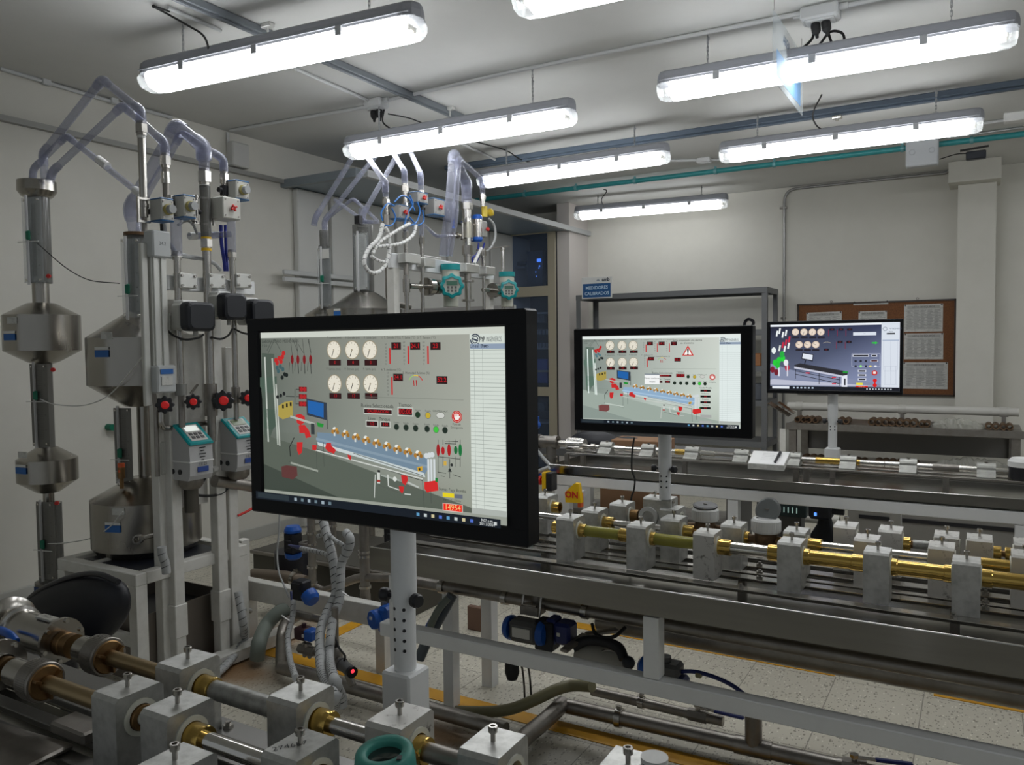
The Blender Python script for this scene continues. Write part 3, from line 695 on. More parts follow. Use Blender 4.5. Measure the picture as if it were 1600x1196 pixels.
for x in (1.2, 3.0):
    MB().box((x, YF+.03, (ZT-.09)/2), (.05, .05, ZT-.09)).done('leg', WHITE, t); MB().box((x, YT1-.04, (ZF-.06)/2), (.05, .05, ZF-.06)).done('leg', WHITE, t)
# mounting rails in the tray
ZR = .712
R_ = [(2.25, 2.285, 'front-most'), (2.365, 2.405, 'second'), (2.425, 2.45, 'third'), (2.50, 2.545, 'fourth'), (2.60, 2.66, 'fifth')]
for i, (ya, yb_, l) in enumerate(R_):
    bl = [xrow(px, (ya+yb_)/2, ZR) for px in ((1157, 1490) if i == 0 else (1187, 1540))]
    flat_rail('mounting_rail', XT0+.1, 3.1, ya, yb_, ZR-.01, ZR, 'flat steel rail in the middle tray, '+l+' from the tray front', 'mounting rails of the middle bench', bolts=bl, leg=ZF, legs=[xrow(px, (ya+yb_)/2, .68) for px in (852, 1160, 1492)] if i in (0, 2, 4) else ())
ZBK = ZR
zp_ = ZBK+.094
F_ = [-1.152, -.908, -.697, -.455, -.232, -.024, .20, .43, .66]
yF, y2, y3 = 2.333, 2.473, 2.622
blkA = clamp_block('clamp_block'); blkB = clamp_block('clamp_block', True)
first = {0: blkA, 1: blkB}; used = {0: False, 1: False}
def place(x, y, z, label, grp, worn=0, rz=0):
    p = first[worn]
    if not used[worn]:
        used[worn] = True; o = p; o.matrix_basis = Matrix.Translation((x, y, z))@Matrix.Rotation(rz, 4, 'Z')
    else: o = dup(p, (x, y, z), rz)
    o['label'] = label; o['group'] = grp; return o
G1 = 'clamp blocks in rows on the middle bench'
XR2 = [-1.46, -1.129, -.849, -.655, -.468, -.273, -.085, .108, .36, .60]
XR3 = [-1.40, -1.09, -.895, -.35, -.222, -.074, .004, .112, .30, .50]
XR3 = [-1.40, -1.09, -.905, -.35, -.225, -.078, .004, .118, .30, .50]
for i, x in enumerate(F_): place(x, yF, ZBK, 'aluminium clamp block, %s in the front row of the middle bench' % ORD[i], G1, 1 if i in (2,) else 0)
for i, x in enumerate(XR2): place(x, y2, ZBK, 'aluminium clamp block, %s in the centre row of the middle bench' % ORD[i], G1, 1 if i > 4 else 0)
for i, x in enumerate(XR3): place(x, y3, ZBK, 'aluminium clamp block, %s in the rear row of the middle bench' % ORD[i], G1, 1 if i > 2 else 0)
hb = .0315
def px2(lst, y): return [xrow(p, y, zp_) for p in lst]
# front row meters
g = 'meters clamped in the front row of the middle bench'; rC, rP = .0212, .0172
a0, a1, a2, a3 = px2((866, 918, 971, 1112), yF)[0:4]
xs = px2([p for p in (866, 872.6)], yF)
def seg(y, *a):
    out = []
    for (p0, p1, r, m, n_) in a: out.append((xrow(p0, y, zp_), xrow(p1, y, zp_), r, m, n_))
    return out
B0, B1, B2, B3, B4, B5, B6 = F_[:7]
meter_span('short brass union poking out before the first front-row block', g, yF, zp_, [(B0-.062, B0-hb+.01, rC, BRASS, 'coupling')])
e = xrow(916, yF, zp_); f = xrow(969, yF, zp_)
meter_span('yellow-green clear tube between brass unions, first front-row span', g, yF, zp_, [(B0+hb-.02, e, rC, BRASS, 'coupling'), (e-.004, f+.004, .0175, YTUBE, 'clear_tube'), (f, B1-hb+.02, rC, BRASS, 'coupling')])
e = xrow(1024, yF, zp_)
meter_span('yellow-green clear tube with a single brass union, second front-row span', g, yF, zp_, [(B1+hb-.02, e, rC, BRASS, 'coupling'), (e-.004, B2-hb+.015, .0182, YTUBE, 'clear_tube')])
e = xrow(1143, yF, zp_); f = xrow(1201, yF, zp_)
meter_span('polished steel meter between brass unions, third front-row span', g, yF, zp_, [(B2+hb-.02, e, .024, BRASS, 'coupling'), (e-.004, f+.004, .0185, CHROME, 'pipe'), (f, B3-hb+.02, .024, BRASS, 'coupling')])
for i, (p0, p1, A, Bb) in enumerate(((1266, 1331, B3, B4), (1403, 1475, B4, B5), (1551, 1640, B5, B6))):
    e = xrow(p0, yF, zp_); f = xrow(p1, yF, zp_)
    meter_span('golden brass meter pipe, %s front-row span past the polished one' % ORD[i], g, yF, zp_, [(A+hb-.02, e, .0235, BRASS, 'coupling'), (e-.004, f+.004, .0205, BRASS, 'pipe'), (f, Bb-hb+.02, .0235, BRASS, 'coupling')])
meter_span('brass pipe beyond the picture edge in the front row', g, yF, zp_, [(B6+hb-.02, F_[7]-hb+.02, .0205, BRASS, 'pipe')])
# centre row
g = 'meters clamped in the centre row of the middle bench'
C_ = XR2
meter_span('polished pipe with brass union behind the first monitor corner', g, y2, zp_, [(C_[0]+hb-.02, C_[0]+hb+.035, .0205, BRASS, 'coupling'), (C_[0]+hb+.03, C_[1]-hb+.02, .011, CHROME, 'pipe')])
e = xrow(959, y2, zp_); meter_span('slim polished pipe, second centre-row span', g, y2, zp_, [(C_[1]+hb-.02, e, .0205, BRASS, 'coupling'), (e-.004, C_[2]-hb+.02, .0115, CHROME, 'pipe')])
meter_span('short brass union, third centre-row span', g, y2, zp_, [(C_[2]+hb-.02, C_[2]+hb+.035, .021, BRASS, 'coupling'), (C_[2]+hb+.03, C_[3]-hb+.015, .010, BRASSD, 'pipe')])
e = xrow(1171, y2, zp_)
meter_span('brass union feeding the meter with the tilted open lid', g, y2, zp_, [(C_[3]+hb-.02, e, .021, BRASS, 'coupling'), (e-.002, e+.02, .012, BRASSD, 'hex_nut'), (e+.018, C_[4]-hb+.015, .015, BRASSD, 'pipe')])
for k, (p0, i) in enumerate(((1274, 4), (1400, 5), (1555, 6))):
    e = xrow(p0, y2, zp_)
    m_, r_ = ((CHROME, .0145), (CHROME, .0145), (BRASS, .019))[k]
    sg = [(C_[i]+hb-.02, C_[i]+hb+.04, .0215, BRASS, 'coupling')] if k == 0 else []
    sg.append(((sg[0][1]-.004) if sg else C_[i]+hb-.02, C_[i+1]-hb+.02, r_, m_, 'pipe'))
    meter_span(('ribbed steel pipe after a brass union, centre row', 'ribbed steel pipe without union, centre row', 'brass pipe, seventh centre-row span')[k], g, y2, zp_, sg)
# rear row
g = 'fittings in the rear row of the middle bench'; D_ = XR3
for i, l in ((0, 'open brass union on the first rear-row block'), (1, 'dark open brass union on the second rear-row block'), (3, 'open white-lined union on the fourth rear-row block')):
    if i == 3: continue
    x = D_[i]; b = MB(); b.ring((x+hb-.01, y3, zp_), (x+hb+.03, y3, zp_), .0208, .0145, 24); o = b.done('pipe_union', BRASS if i == 0 else BRASSD); tag(o, l, 'fitting', g)
meter_span('brass union, thin nut and grey sleeve between rear-row blocks', g, y3, zp_, [(D_[4]+hb-.02, D_[4]+hb+.022, .0205, BRASS, 'coupling'), (D_[4]+hb+.022, D_[4]+hb+.03, .012, BRASSD, 'hex_nut'), (D_[4]+hb+.028, D_[5]-hb+.012, .014, GALVP, 'pipe')])
meter_span('brass unions back to back in the rear row', g, y3, zp_, [(D_[6]+hb-.02, D_[6]+hb+.022, .0205, BRASS, 'coupling'), (D_[6]+hb+.02, D_[7]-hb-.018, .009, BRASSD, 'pipe'), (D_[7]-hb-.02, D_[7]-hb+.02, .0205, BRASS, 'coupling')])
# two water meters with white collars and open lids
def water_meter(x, y, z, lid, label, rz=0):
    t = thing('water_meter', label, 'water meter', (x, y, z), 0, 'water meters on the middle bench')
    MB().lathe([(0, -.022), (.026, -.02), (.034, -.002), (.034, .018), (.030, .026), (0, .026)], (x, y, z), (0, 0, 1), 26).cyl((x-.058, y, z), (x+.058, y, z), .0135, n=18).done('body', BRONZE, t)
    b = MB(); b.prof([(.030, .024), (.041, .026), (.043, .03), (.043, .062), (.038, .068), (.030, .068)], (x, y, z), (0, 0, 1), 32)
    for i in range(36):
        a = 2*PI*i/36; b.box((x+.0432*math.cos(a), y+.0432*math.sin(a), z+.046), (.002, .0036, .03), a)
    b.done('collar', WPLAST, t)
    MB().cyl((x, y, z+.050), (x, y, z+.066), .0295, n=26).done('dial', GREYP, t)
    u = V((0, .5, .86)).normalized() if lid == 'open' else V((.05, -.12, .99)).normalized()
    o = V((x, y+.034, z+.085)) if lid == 'open' else V((x, y, z+.069))
    u2 = V((-.22, -.88, .50)).normalized() if lid == 'open' else u
    MB().prof([(0, 0), (.037, 0), (.040, .003), (.040, .008), (.034, .011), (0, .011)], o, u2, 28).done('lid', GREYD if lid != 'open' else mat('lid_grey', (.16, .17, .17), .35), t)
    MB().box(o+u2*.012, (.012, .006, .003)).done('latch', STEELD, t)
x = xrow(1197, y2, zp_+.05); water_meter(x, y2, zp_, 'open', 'water meter with fluted white collar and round lid tilted open')
x = xrow(1102, 2.60, zp_+.04); water_meter(x, 2.60, zp_-.012, 'closed', 'water meter with fluted white collar and flat dark lid')
# big bored block carrying the monitor pole
Xb = xrow(1029, 2.62, .86)
t = clamp_block('pole_block', False, False, .10, .075, .165, .10, .034, .018, -.02, 0)
t.matrix_basis = Matrix.Translation((Xb, 2.64, ZBK)); t['label'] = 'large aluminium block with a wide white bushing below the second monitor'; t['category'] = 'block'
b = LMB(); b.ring((-.03, -.046, .10), (-.03, -.030, .10), .0345, .021, 30); b.done('bushing', WPLAST, t)
# ------------------------------------------------------------------ monitors on poles
def Sx(px, py):   # picture of the near screen, pixel -> fraction of its display
    p = aty(px, py, 1.05); q0, q1 = aty(401, 518, 1.05), aty(785, 513, 1.05); r0, r1 = aty(412, 775, 1.05), aty(792, 826, 1.05)
    xl_, xr_ = (q0.x+r0.x)/2, (q1.x+r1.x)/2; zt_, zb_ = (q0.z+q1.z)/2, (r0.z+r1.z)/2
    return (p.x-xl_)/(xr_-xl_), (zt_-p.z)/(zt_-zb_)
def monitor(name, label, x0, x1, z0, z1, y, scr, art):
    t = thing(name, label, 'monitor', ((x0+x1)/2, y, z0)); cx, cz = (x0+x1)/2, (z0+z1)/2; w_, h = x1-x0, z1-z0
    sx0, sx1, sz0, sz1 = scr
    th = .040; b = MB()
    b.box((cx, y+th/2, (z1+sz1)/2), (w_, th, z1-sz1), bev=.003).box((cx, y+th/2, (z0+sz0)/2), (w_, th, sz0-z0), bev=.003)
    b.box(((x0+sx0)/2, y+th/2, cz), (sx0-x0, th-.0004, z1-z0-.0006), bev=.003).box(((x1+sx1)/2, y+th/2, cz), (x1-sx1, th-.0004, z1-z0-.0006), bev=.003); b.done('bezel', BEZEL, t)
    MB().box((cx, y+.03, cz), (w_-.008, .018, h-.008), bev=.004).box((cx, y+.045, cz), (w_*.6, .02, h*.6), bev=.006).done('back_cover', BEZEL, t)
    MB().box(((sx0+sx1)/2, y+.011, (sz0+sz1)/2), (sx1-sx0+.002, .008, sz1-sz0+.002)).done('display_panel', BLACK, t)
    ar = Art((sx0, y+.0060, sz1), (1, 0, 0), (0, 0, 1), sx1-sx0, sz1-sz0); art(ar); ar.mb.done('screen_image', SCREEN, t)
    return t
def pole(label, x, y, zb_, zt_, zc_, r, holes, grp, sock=None, wide=None):
    t = thing('monitor_pole', label, 'pole', (x, y, zb_), 0, grp)
    ri = r*.88; MB().cyl((x, y, zc_), (x, y, zt_), r, n=28).done('outer_tube', WHITE, t)
    MB().cyl((x, y, zb_), (x, y, zc_), ri, n=28).done('inner_tube', WHITE, t)
    b = MB()
    for z in holes:
        for a in (-.38, .62):
            d = V((math.sin(a), -math.cos(a), 0)); b.cyl(V((x, y, z))+d*(ri-.004), V((x, y, z))+d*(ri+.0006), .0032*r/.023, n=12)
    b.done('peg_holes', BLACK, t)
    for sg in (-1, 1):
        d = V((sg*.93, -.3, 0)).normalized() if sg > 0 else V((-.93, -.25, 0)).normalized()
        c = V((x, y, zc_+.008)); b = MB(); b.cyl(c+d*r*.9, c+d*(r+.01), .004, n=10)
        b.prof([(0, 0), (.009, 0), (.0125, .004), (.0125, .013), (.010, .017), (0, .017)], c+d*(r+.006), d, 20); b.done('clamp_knob', BLACK, t)
    if sock: s_ = sock; MB().box((x, y, (s_[1]+s_[2])/2), (s_[0], s_[0], s_[2]-s_[1]), bev=.004).done('socket', WHITE, t)
    bm_ = MB(); bm_.box((x, y+.004, zt_-.10), (.10, .012, .10)); bm_.done('bracket_plate', BLACK, t)
    return t
# colours of the shown control panel
DG = hexc(74, 82, 78)
def gauge(a, u, v, r, ang=-110, face=hexc(225, 220, 205), rim=hexc(150, 140, 118)):
    a.disc(u, v, r*1.12, rim); a.disc(u, v, r, face)
    for i in range(9):
        t_ = math.radians(220-i*32.5); c, s_ = math.cos(t_), math.sin(t_)
        a.line(u+c*r*.72/a.w, v-s_*r*.72/a.h, u+c*r*.9/a.w, v-s_*r*.9/a.h, r*.06, hexc(120, 115, 100))
    t_ = math.radians(ang); a.line(u, v, u+math.cos(t_)*r*.85/a.w, v-math.sin(t_)*r*.85/a.h, r*.09, hexc(20, 20, 20)); a.disc(u, v, r*.10, hexc(150, 140, 120))
def led(a, u, v, w_, h, txt, sz=None, bg=hexc(48, 12, 14), fg=hexc(190, 20, 30)):
    a.rect(u, v, u+w_, v+h, hexc(20, 8, 10)); a.rect(u+w_*.04, v+h*.08, u+w_*.96, v+h*.92, bg); a.text(u+w_/2, v+h*.5, txt, sz or h*a.h*.8, fg)
def panel_art(kind):
    near = kind == 1
    k = 1.0 if near else 1.35
    def C(r, g, b): return hexc(min(255, r*(1.0 if near else 1.26)), min(255, g*(1.0 if near else 1.28)), min(255, b*(1.0 if near else 1.31)))
    def f(ar):
        sh = 0 if near else .155
        def S(px, py):
            u, v = Sx(px, py); return (u-sh if 505 < px < 700 and 525 < py < 619.6 else u), v
        def R(x0, y0, x1, y1, c): (u0, v0), (u1, v1) = S(x0, y0), S(x1, y1); ar.rect(u0, v0, u1, v1, c)
        def Lr(x0, y0, x1, y1, t, c): (u0, v0), (u1, v1) = S(x0, y0), S(x1, y1); ar.line(u0, v0, u1, v1, t, c)
        def T(x, y, b_, s_, c=hexc(45, 48, 45), al='CENTER', bold=0): u, v = S(x, y); ar.text(u, v, b_, s_, c, al, bold)
        def Pl(pts, c): ar.poly([S(*p) for p in pts], c)
        ar.rect(0, 0, 1, 1, C(150, 155, 145))
        ar.rect(0, 0, 1, .034, C(200, 205, 195) if near else hexc(225, 232, 228))
        ub = S(730, 520)[0]
        # shown room: wall and floor of the drawing
        top = (C(118, 123, 115), C(168, 172, 162)); fl = (C(72, 80, 74), C(132, 138, 128))
        ar.rect(0, .034, ub, .60, C(95, 103, 96), C(160, 165, 154), C(160, 162, 152), C(100, 106, 98))
        ar.rect(0, .60, ub, .955, C(66, 76, 68) if near else C(120, 130, 122), C(140, 146, 134), C(160, 165, 154), C(92, 100, 92))
        ar.poly([(0, .62), (.32, .72), (ub, .93), (ub, .955), (0, .955)], C(86, 94, 84) if near else C(122, 130, 120)); ar.poly([(0, .80), (.35, .955), (0, .955)], C(62, 70, 62) if near else C(108, 116, 108))
        ar.rect(ub+.001, .034, 1, .955, hexc(206, 214, 206) if near else hexc(222, 232, 230))
        # logo
        u, v = S(739.5, 531)
        if True:
            for s_, a0_ in ((1, 0), (-1, PI)):
                for rr, w_ in ((.0085, .0022), (.0052, .0016)):
                    pts = [(u+rr*math.cos(a0_+t_*.35)/ar.w, v-rr*math.sin(a0_+t_*.35)/ar.h) for t_ in range(0, 8)]
                    for p, q in zip(pts, pts[1:]): ar.line(*p, *q, w_, hexc(40, 50, 70))
            ar.line(u-.006/ar.w, v-.002/ar.h, u+.006/ar.w, v+.002/ar.h, .0025, hexc(40, 50, 70))
        ar.text(S(746.5, 531)[0], v, 'PYP', .0112, hexc(40, 45, 50), 'LEFT', .0003, .56); ar.text(S(746.5, 531)[0]+.0235, v, 'INGENIEROS', .0108, hexc(60, 65, 70), 'LEFT', 0, .46)
        # table
        vh = S(760, 541)[1]; ar.rect(ub+.004, vh-.012, 1, vh+.014, hexc(140, 155, 175)); ar.text(ub+.035, vh, 'Lineal  Pos.', .0075, hexc(20, 30, 50)); ar.text(.93, vh, 'Dato', .0075, hexc(20, 30, 50))
        lc = hexc(150, 158, 152) if near else hexc(190, 200, 198)
        for i in range(41): vv = vh+.02+i*.0208; ar.line(ub+.004, vv, 1, vv, .0007, lc)
        for x in (740, 753): uu = S(x, 600)[0]; ar.line(uu, vh+.014, uu, .925, .0006, lc)
        ar.rect(ub+.004, .925, 1, .955, hexc(170, 176, 170))
        # corner captions
        ar.text(.012, .055, 'LABORATORIO MEDIDORES', .0075, hexc(40, 46, 42), 'LEFT'); ar.text(.012, .08, 'V 2.0', .0065, hexc(40, 46, 42), 'LEFT')
        # gauges
        xs_ = (520, 549, 577)
        for r_, (yy, ly, cy) in enumerate(((547, 567, 528), (600, 619, 577))):
            for i, x in enumerate(xs_):
                u, v = S(x+(2.5 if r_ else 0), yy); gauge(ar, u, v, .0148, -112 if i != 2 or not r_ else -112)
                u, v = S(x+2+(2 if r_ else 0), ly); led(ar, u-.026, v-.016, .052, .032, ('0', '0', '0', '13', '13', '5')[r_*3+i], .008)
                u, v = S(x+1, cy); ar.text(u, v, ('T. Lamina (mm)', 'P. Entrada (psi)', 'P. Salida (psi)')[i], .0052, hexc(60, 62, 58))
        # thermometers
        for (x, y0_, y1_, lx, ly, txt, cap, cx_, cy_) in ((610, 544, 569, 620, 541, '21', '1. T. Entrada (°C)', 611, 528), (639, 541, 569, 650, 541, '24.1', '2. T. Salida (°C)', 638, 528), (670, 541, 569, 682, 541, '23', '3. T. Tanque (°C)', 668, 528), (614, 589, 617, 624, 590, '24.1', '4. T. Ambiente (°C)', 613, 578)):
            (u, v0), (_, v1) = S(x, y0_), S(x, y1_); ar.rect(u-.003, v0, u+.003, v1, hexc(190, 40, 40))
            for i in range(7): ar.text(u-.016, v0-.02+(v1-v0+.02)*i/6, str(60-10*i), .0045, hexc(90, 92, 88))
            u, v = S(lx, ly); led(ar, u-.019, v-.02, .038, .04, txt, .0105); u, v = S(cx_, cy_); ar.text(u, v, cap, .0052, hexc(60, 62, 58))
        u, v = S(692.5, 594); led(ar, u-.02, v-.02, .04, .04, '52.2', .0105); u, v = S(652, 583); ar.text(u, v, '5. Humedad Relativa (%)', .0055, hexc(60, 62, 58))
        for i in range(9):
            for (a0_, a1_, c) in ((150, 105, hexc(150, 190, 110)), (105, 70, hexc(220, 190, 60)), (70, 30, hexc(190, 40, 40))):
                t0_, t1_ = math.radians(a0_+(a1_-a0_)*i/9), math.radians(a0_+(a1_-a0_)*(i+1)/9); u, v = S(652, 602); R0 = .016
                ar.line(u+R0*math.cos(t0_)/ar.w, v-R0*math.sin(t0_)/ar.h, u+R0*math.cos(t1_)/ar.w, v-R0*math.sin(t1_)/ar.h, .0016, c)
        for x in (649, 653): Lr(x, 594, x+.8, 603, .0018, hexc(170, 30, 30))
        # box of routine controls
        Lr(570, 620, 727, 625, .0006, hexc(110, 114, 106)); Lr(567, 620, 570, 672, .0005, hexc(130, 134, 126))
        T(592, 634.5, 'Rutina Seleccionada', .0088); (u0, v0), (u1, v1) = S(571, 637), S(616, 649); ar.rect(u0, v0, u1, v1, hexc(185, 188, 180)); (u0, v0), (u1, v1) = S(572, 639), S(615, 647); led(ar, u0, v0, u1-u0, v1-v0, 'CALIBRACION', .007, hexc(60, 8, 12)) 
        T(636, 633, 'Tiempo', .0088); (u0, v0), (u1, v1) = S(624, 636), S(649, 651); ar.rect(u0, v0, u1, v1, hexc(185, 188, 180)); (u0, v0), (u1, v1) = S(626, 638), S(647, 649); led(ar, u0, v0, u1-u0, v1-v0, '00:00', .0125, hexc(60, 8, 12)) 
        T(584, 654, 'Línea', .0078); T(604, 655, 'Tanque', .0078)
        for (x0, y0_, x1, y1_, tx) in ((576, 658, 593, 666, '1/2'), (599, 659.5, 612, 667, '100')):
            (u0, v0), (u1, v1) = S(x0, y0_), S(x1, y1_); ar.rect(u0-.004, v0-.006, u1+.004, v1+.006, hexc(185, 188, 180)); led(ar, u0, v0, u1-u0, v1-v0, tx, .0075)
        for (x, y, c) in ((656, 648, hexc(25, 50, 30)), (672, 649, hexc(190, 165, 50)), (623, 667, hexc(28, 42, 32)), (638, 668, hexc(28, 42, 32)), (653, 669, hexc(28, 42, 32)), (671, 670, hexc(28, 42, 32)), (685, 671, hexc(60, 190, 60)), (699, 672, hexc(28, 42, 32))):
            u, v = S(x, y); ar.disc(u, v, .0056, hexc(90, 95, 88)); ar.disc(u, v, .0048, c)
            T(x, y-7, 'Estado', .0042, hexc(80, 82, 78))
        u, v = S(692, 649); ar.disc(u, v, .0085, hexc(110, 110, 105), .0052); ar.disc(u, v, .0078, hexc(200, 202, 196), .0045); T(692, 642.5, 'CONTROL AUT.', .0042)
        u, v = S(717.5, 651); ar.disc(u, v, .0098, hexc(185, 30, 25)); ar.disc(u, v, .0082, hexc(215, 190, 180)); ar.disc(u, v, .0076, hexc(200, 30, 28))
        for i in range(4): ar.rect(u-.009+i*.0045, v-.012-(.004 if i in (1, 2) else 0), u-.0058+i*.0045, v+.004, hexc(240, 235, 230))
        ar.poly([(u-.009, v), (u+.0125, v-.004), (u+.006, v+.016), (u-.005, v+.016)], hexc(240, 235, 230)); T(717.5, 663, 'Paro de', .005); T(717.5, 668, 'Emergencia', .005)
        # drawn tanks on the left side
        g1, g2 = C(76, 88, 78), C(86, 94, 86)
        Pl([(414, 552), (433, 553), (433, 600), (431, 612), (434, 640), (434, 664), (424, 690), (418, 680), (416, 640), (413, 610)], g1)
        Pl([(411, 590), (437, 588), (437, 606), (431, 614), (417, 613), (411, 604)], C(72, 90, 78)); Pl([(416, 638), (437, 640), (437, 664), (430, 672), (418, 668)], C(68, 86, 74))
        Lr(418.5, 558, 424, 690, .0035, C(190, 196, 188)); Lr(430, 560, 439, 695, .004, C(170, 178, 168)); Lr(436, 600, 442, 696, .003, C(186, 190, 182))
        for (x0, y0_, x1, y1_) in ((424, 552, 434, 530), (434, 530, 444, 550), (422, 548, 429, 534)): Lr(x0, y0_, x1, y1_, .001, C(60, 66, 60))
        for (x, y) in ((436, 563), (441, 560), (446, 558), (448, 552), (438, 567), (444, 565)): u, v = S(x, y); ar.disc(u, v, .0045, hexc(185, 35, 35))
        for (x, y) in ((438, 575), (443, 573), (447, 577), (440, 580), (450, 585), (446, 590), (453, 586)): u, v = S(x, y); ar.disc(u, v, .004, C(60, 90, 95) if y < 583 else hexc(20, 28, 26))
        for (x, y) in ((439, 620), (444, 618), (449, 615)): u, v = S(x, y); ar.disc(u, v, .0035, hexc(25, 28, 28))
        Pl([(440, 634), (450, 628), (462, 626), (463, 650), (447, 655), (440, 650)], hexc(168, 150, 70)); 
        for x in (446, 452, 458): R(x, 632-(x-446)*.3, x+3, 638-(x-446)*.3, hexc(35, 32, 20))
        # valve schematics
        if near:
            for (x, tp) in ((462, 530), (471, 537), (481, 529), (491, 531)):
                Lr(x-3, 528 if x < 480 else 530, x, 556, .0008, hexc(30, 34, 32)); Lr(x, 566, x+1, 584, .0016, hexc(40, 44, 42))
                u, v = S(x, 562); ar.disc(u, v, .0036, hexc(120, 18, 24), .0082)
                Lr(x-4, 566, x-5, 580, .0008, hexc(30, 34, 32))
            Lr(463, 530, 471, 550, .0008, hexc(30, 34, 32)); Lr(471, 537, 480, 552, .0008, hexc(30, 34, 32)); Lr(487, 530, 492, 552, .0008, hexc(30, 34, 32))
            for y in (608, 619.5, 631):
                u, v = S(479, y); ar.rect(u-.018, v-.014, u+.018, v+.014, hexc(110, 16, 22)); ar.disc(u-.006, v, .004, hexc(170, 30, 34)); ar.disc(u+.008, v, .004, hexc(170, 30, 34)); Lr(468, y, 474, y, .0009, hexc(30, 34, 32))
            Lr(467, 608, 467, 631, .0009, hexc(30, 34, 32)); Lr(453, 619, 466, 619.5, .0014, hexc(50, 54, 52))
        # shown bench
        Pl([(502, 675), (530, 677), (674, 715), (676, 730), (668, 742), (502, 690)], C(112, 134, 152)); Pl([(502, 690), (668, 738), (670, 745), (503, 695)], hexc(195, 205, 205)); Pl([(500, 683), (676, 727), (676, 731), (500, 687)], C(130, 150, 165))
        for i in range(9):
            x = 529+i*16.3; y = 672.5+i*4.55
            u, v = S(x, y); ar.disc(u, v-.006, .0046, hexc(225, 228, 222)); ar.disc(u-.008, v+.006, .0038, hexc(170, 120, 50)); ar.disc(u+.008, v-.006, .0034, hexc(190, 140, 60)); ar.disc(u+.013, v+.008, .0034, hexc(150, 105, 40)); ar.disc(u, v+.002, .0024, hexc(120, 90, 50)); ar.rect(u-.004, v+.01, u+.003, v+.03, hexc(205, 210, 205))
        for k_ in range(3): 
            x = 676+k_*4.6; Lr(x, 716, x+.8, 762, .0042, hexc(205, 212, 214)); u, v = S(x-3, 711-k_*.8); ar.disc(u, v, .0045, hexc(205, 212, 214))
        Pl([(670, 752), (690, 749), (692, 765), (674, 768), (670, 762)], hexc(205, 40, 38)); R(687, 745, 691, 752, hexc(30, 120, 50))
        Pl([(659, 729), (667, 727), (667, 734), (660, 736)], hexc(205, 160, 40)); R(661, 730, 664, 734, hexc(40, 30, 20))
        for (x0, y0_, x1, y1_) in ((502, 692, 503, 732), (513, 690, 514, 728), (667, 745, 670, 792), (680, 765, 681, 785), (500, 700, 668, 750), (505, 738, 460, 720), (668, 742, 560, 707)): Lr(x0, y0_, x1, y1_, .0011, C(70, 76, 70))
        Lr(500, 702, 668, 747, .0022, hexc(200, 204, 198)); Lr(505, 735, 462, 722, .0035, C(150, 156, 146))
        # red valve bodies
        for pts in (((470, 648), (477, 646), (484, 650), (485, 658), (478, 664), (472, 660)), ((475, 664), (484, 663), (491, 672), (494, 682), (486, 684), (484, 676), (476, 676)), ((472, 690), (481, 690), (480, 706), (475, 710), (472, 702)), ((496, 694), (503, 695), (502, 703), (496, 702)), ((518, 691), (525, 691), (526, 696), (533, 702), (530, 708), (520, 704), (516, 699)), ((551, 709), (557, 711), (556, 718), (552, 715)), ((634, 741), (644, 742), (645, 749), (641, 757), (636, 753)), ((631, 758), (639, 759), (638, 766), (636, 770), (632, 765)), ((448, 728), (456, 726), (472, 728), (473, 742), (466, 748), (449, 744))):
            Pl(pts, hexc(195, 38, 38) if pts[0] != (448, 728) else C(92, 52, 50))
        Pl([(503, 659), (514, 662), (513, 667), (505, 666)], hexc(30, 140, 50)); Lr(462, 650, 500, 662, .004, hexc(170, 176, 168))
        R(494, 661, 500, 678, hexc(50, 56, 58))
        Lr(468, 683, 461, 697, .0018, hexc(30, 32, 30)); Lr(461, 697, 462, 712, .0018, hexc(30, 32, 30))
        # shown little screen
        Pl([(487, 622), (519, 629), (519, 656), (488, 648)], hexc(45, 55, 68)); Pl([(489, 625), (514, 630), (514, 652), (490, 645)], hexc(30, 95, 165)); Lr(519, 640, 520, 670, .0016, hexc(70, 74, 70))
        # lower pipework
        R(597, 736, 602, 754, hexc(200, 204, 198)); R(597, 748, 602, 752, hexc(160, 50, 45)); R(598, 733, 602, 737, hexc(30, 30, 30)); Lr(594.5, 740, 593, 776, .0016, hexc(200, 204, 198)); Lr(603, 741, 632, 749, .003, C(150, 158, 150)); Lr(614, 740, 615, 758, .0026, hexc(200, 204, 198)); Lr(615, 758, 632, 764, .0016, hexc(200, 204, 198)); u, v = S(625, 747); ar.disc(u, v, .004, hexc(210, 214, 208)); Lr(645, 752, 662, 760, .003, hexc(180, 186, 180)); Lr(600, 756, 630, 768, .001, C(80, 84, 78)); R(640, 769, 650, 772, hexc(190, 196, 190))
        # right schematic
        if near:
            for (x, c) in ((692.5, hexc(150, 22, 26)), (700, hexc(170, 26, 30)), (709.5, hexc(165, 24, 28)), (720, hexc(20, 100, 50)), (727, hexc(20, 110, 55))):
                y = 702 if x != 700 else 703; u, v = S(x, y); ar.disc(u, v, .0034, c, .0098 if x not in (700, 720) else .0065)
                Lr(x, 686, x, 694, .0008, hexc(30, 34, 32)); Lr(x, 712, x, 728 if x != 692.5 else 738, .0008, hexc(30, 34, 32))
            for (x0, y0_, x1, y1_) in ((703, 688, 724, 689), (703, 692, 720, 692.5), (692, 712, 727, 716), (692, 736, 705, 738), (716, 740, 728, 744), (697, 742, 703, 743), (711, 716, 711, 746), (708, 735, 714, 735.5)): Lr(x0, y0_, x1, y1_, .0009, hexc(30, 34, 32))
            R(701.5, 719, 706, 726, hexc(200, 165, 70)); u, v = S(714, 725); ar.disc(u, v, .0026, hexc(40, 44, 42)); u, v = S(711, 733); ar.disc(u, v, .0026, hexc(40, 44, 42))
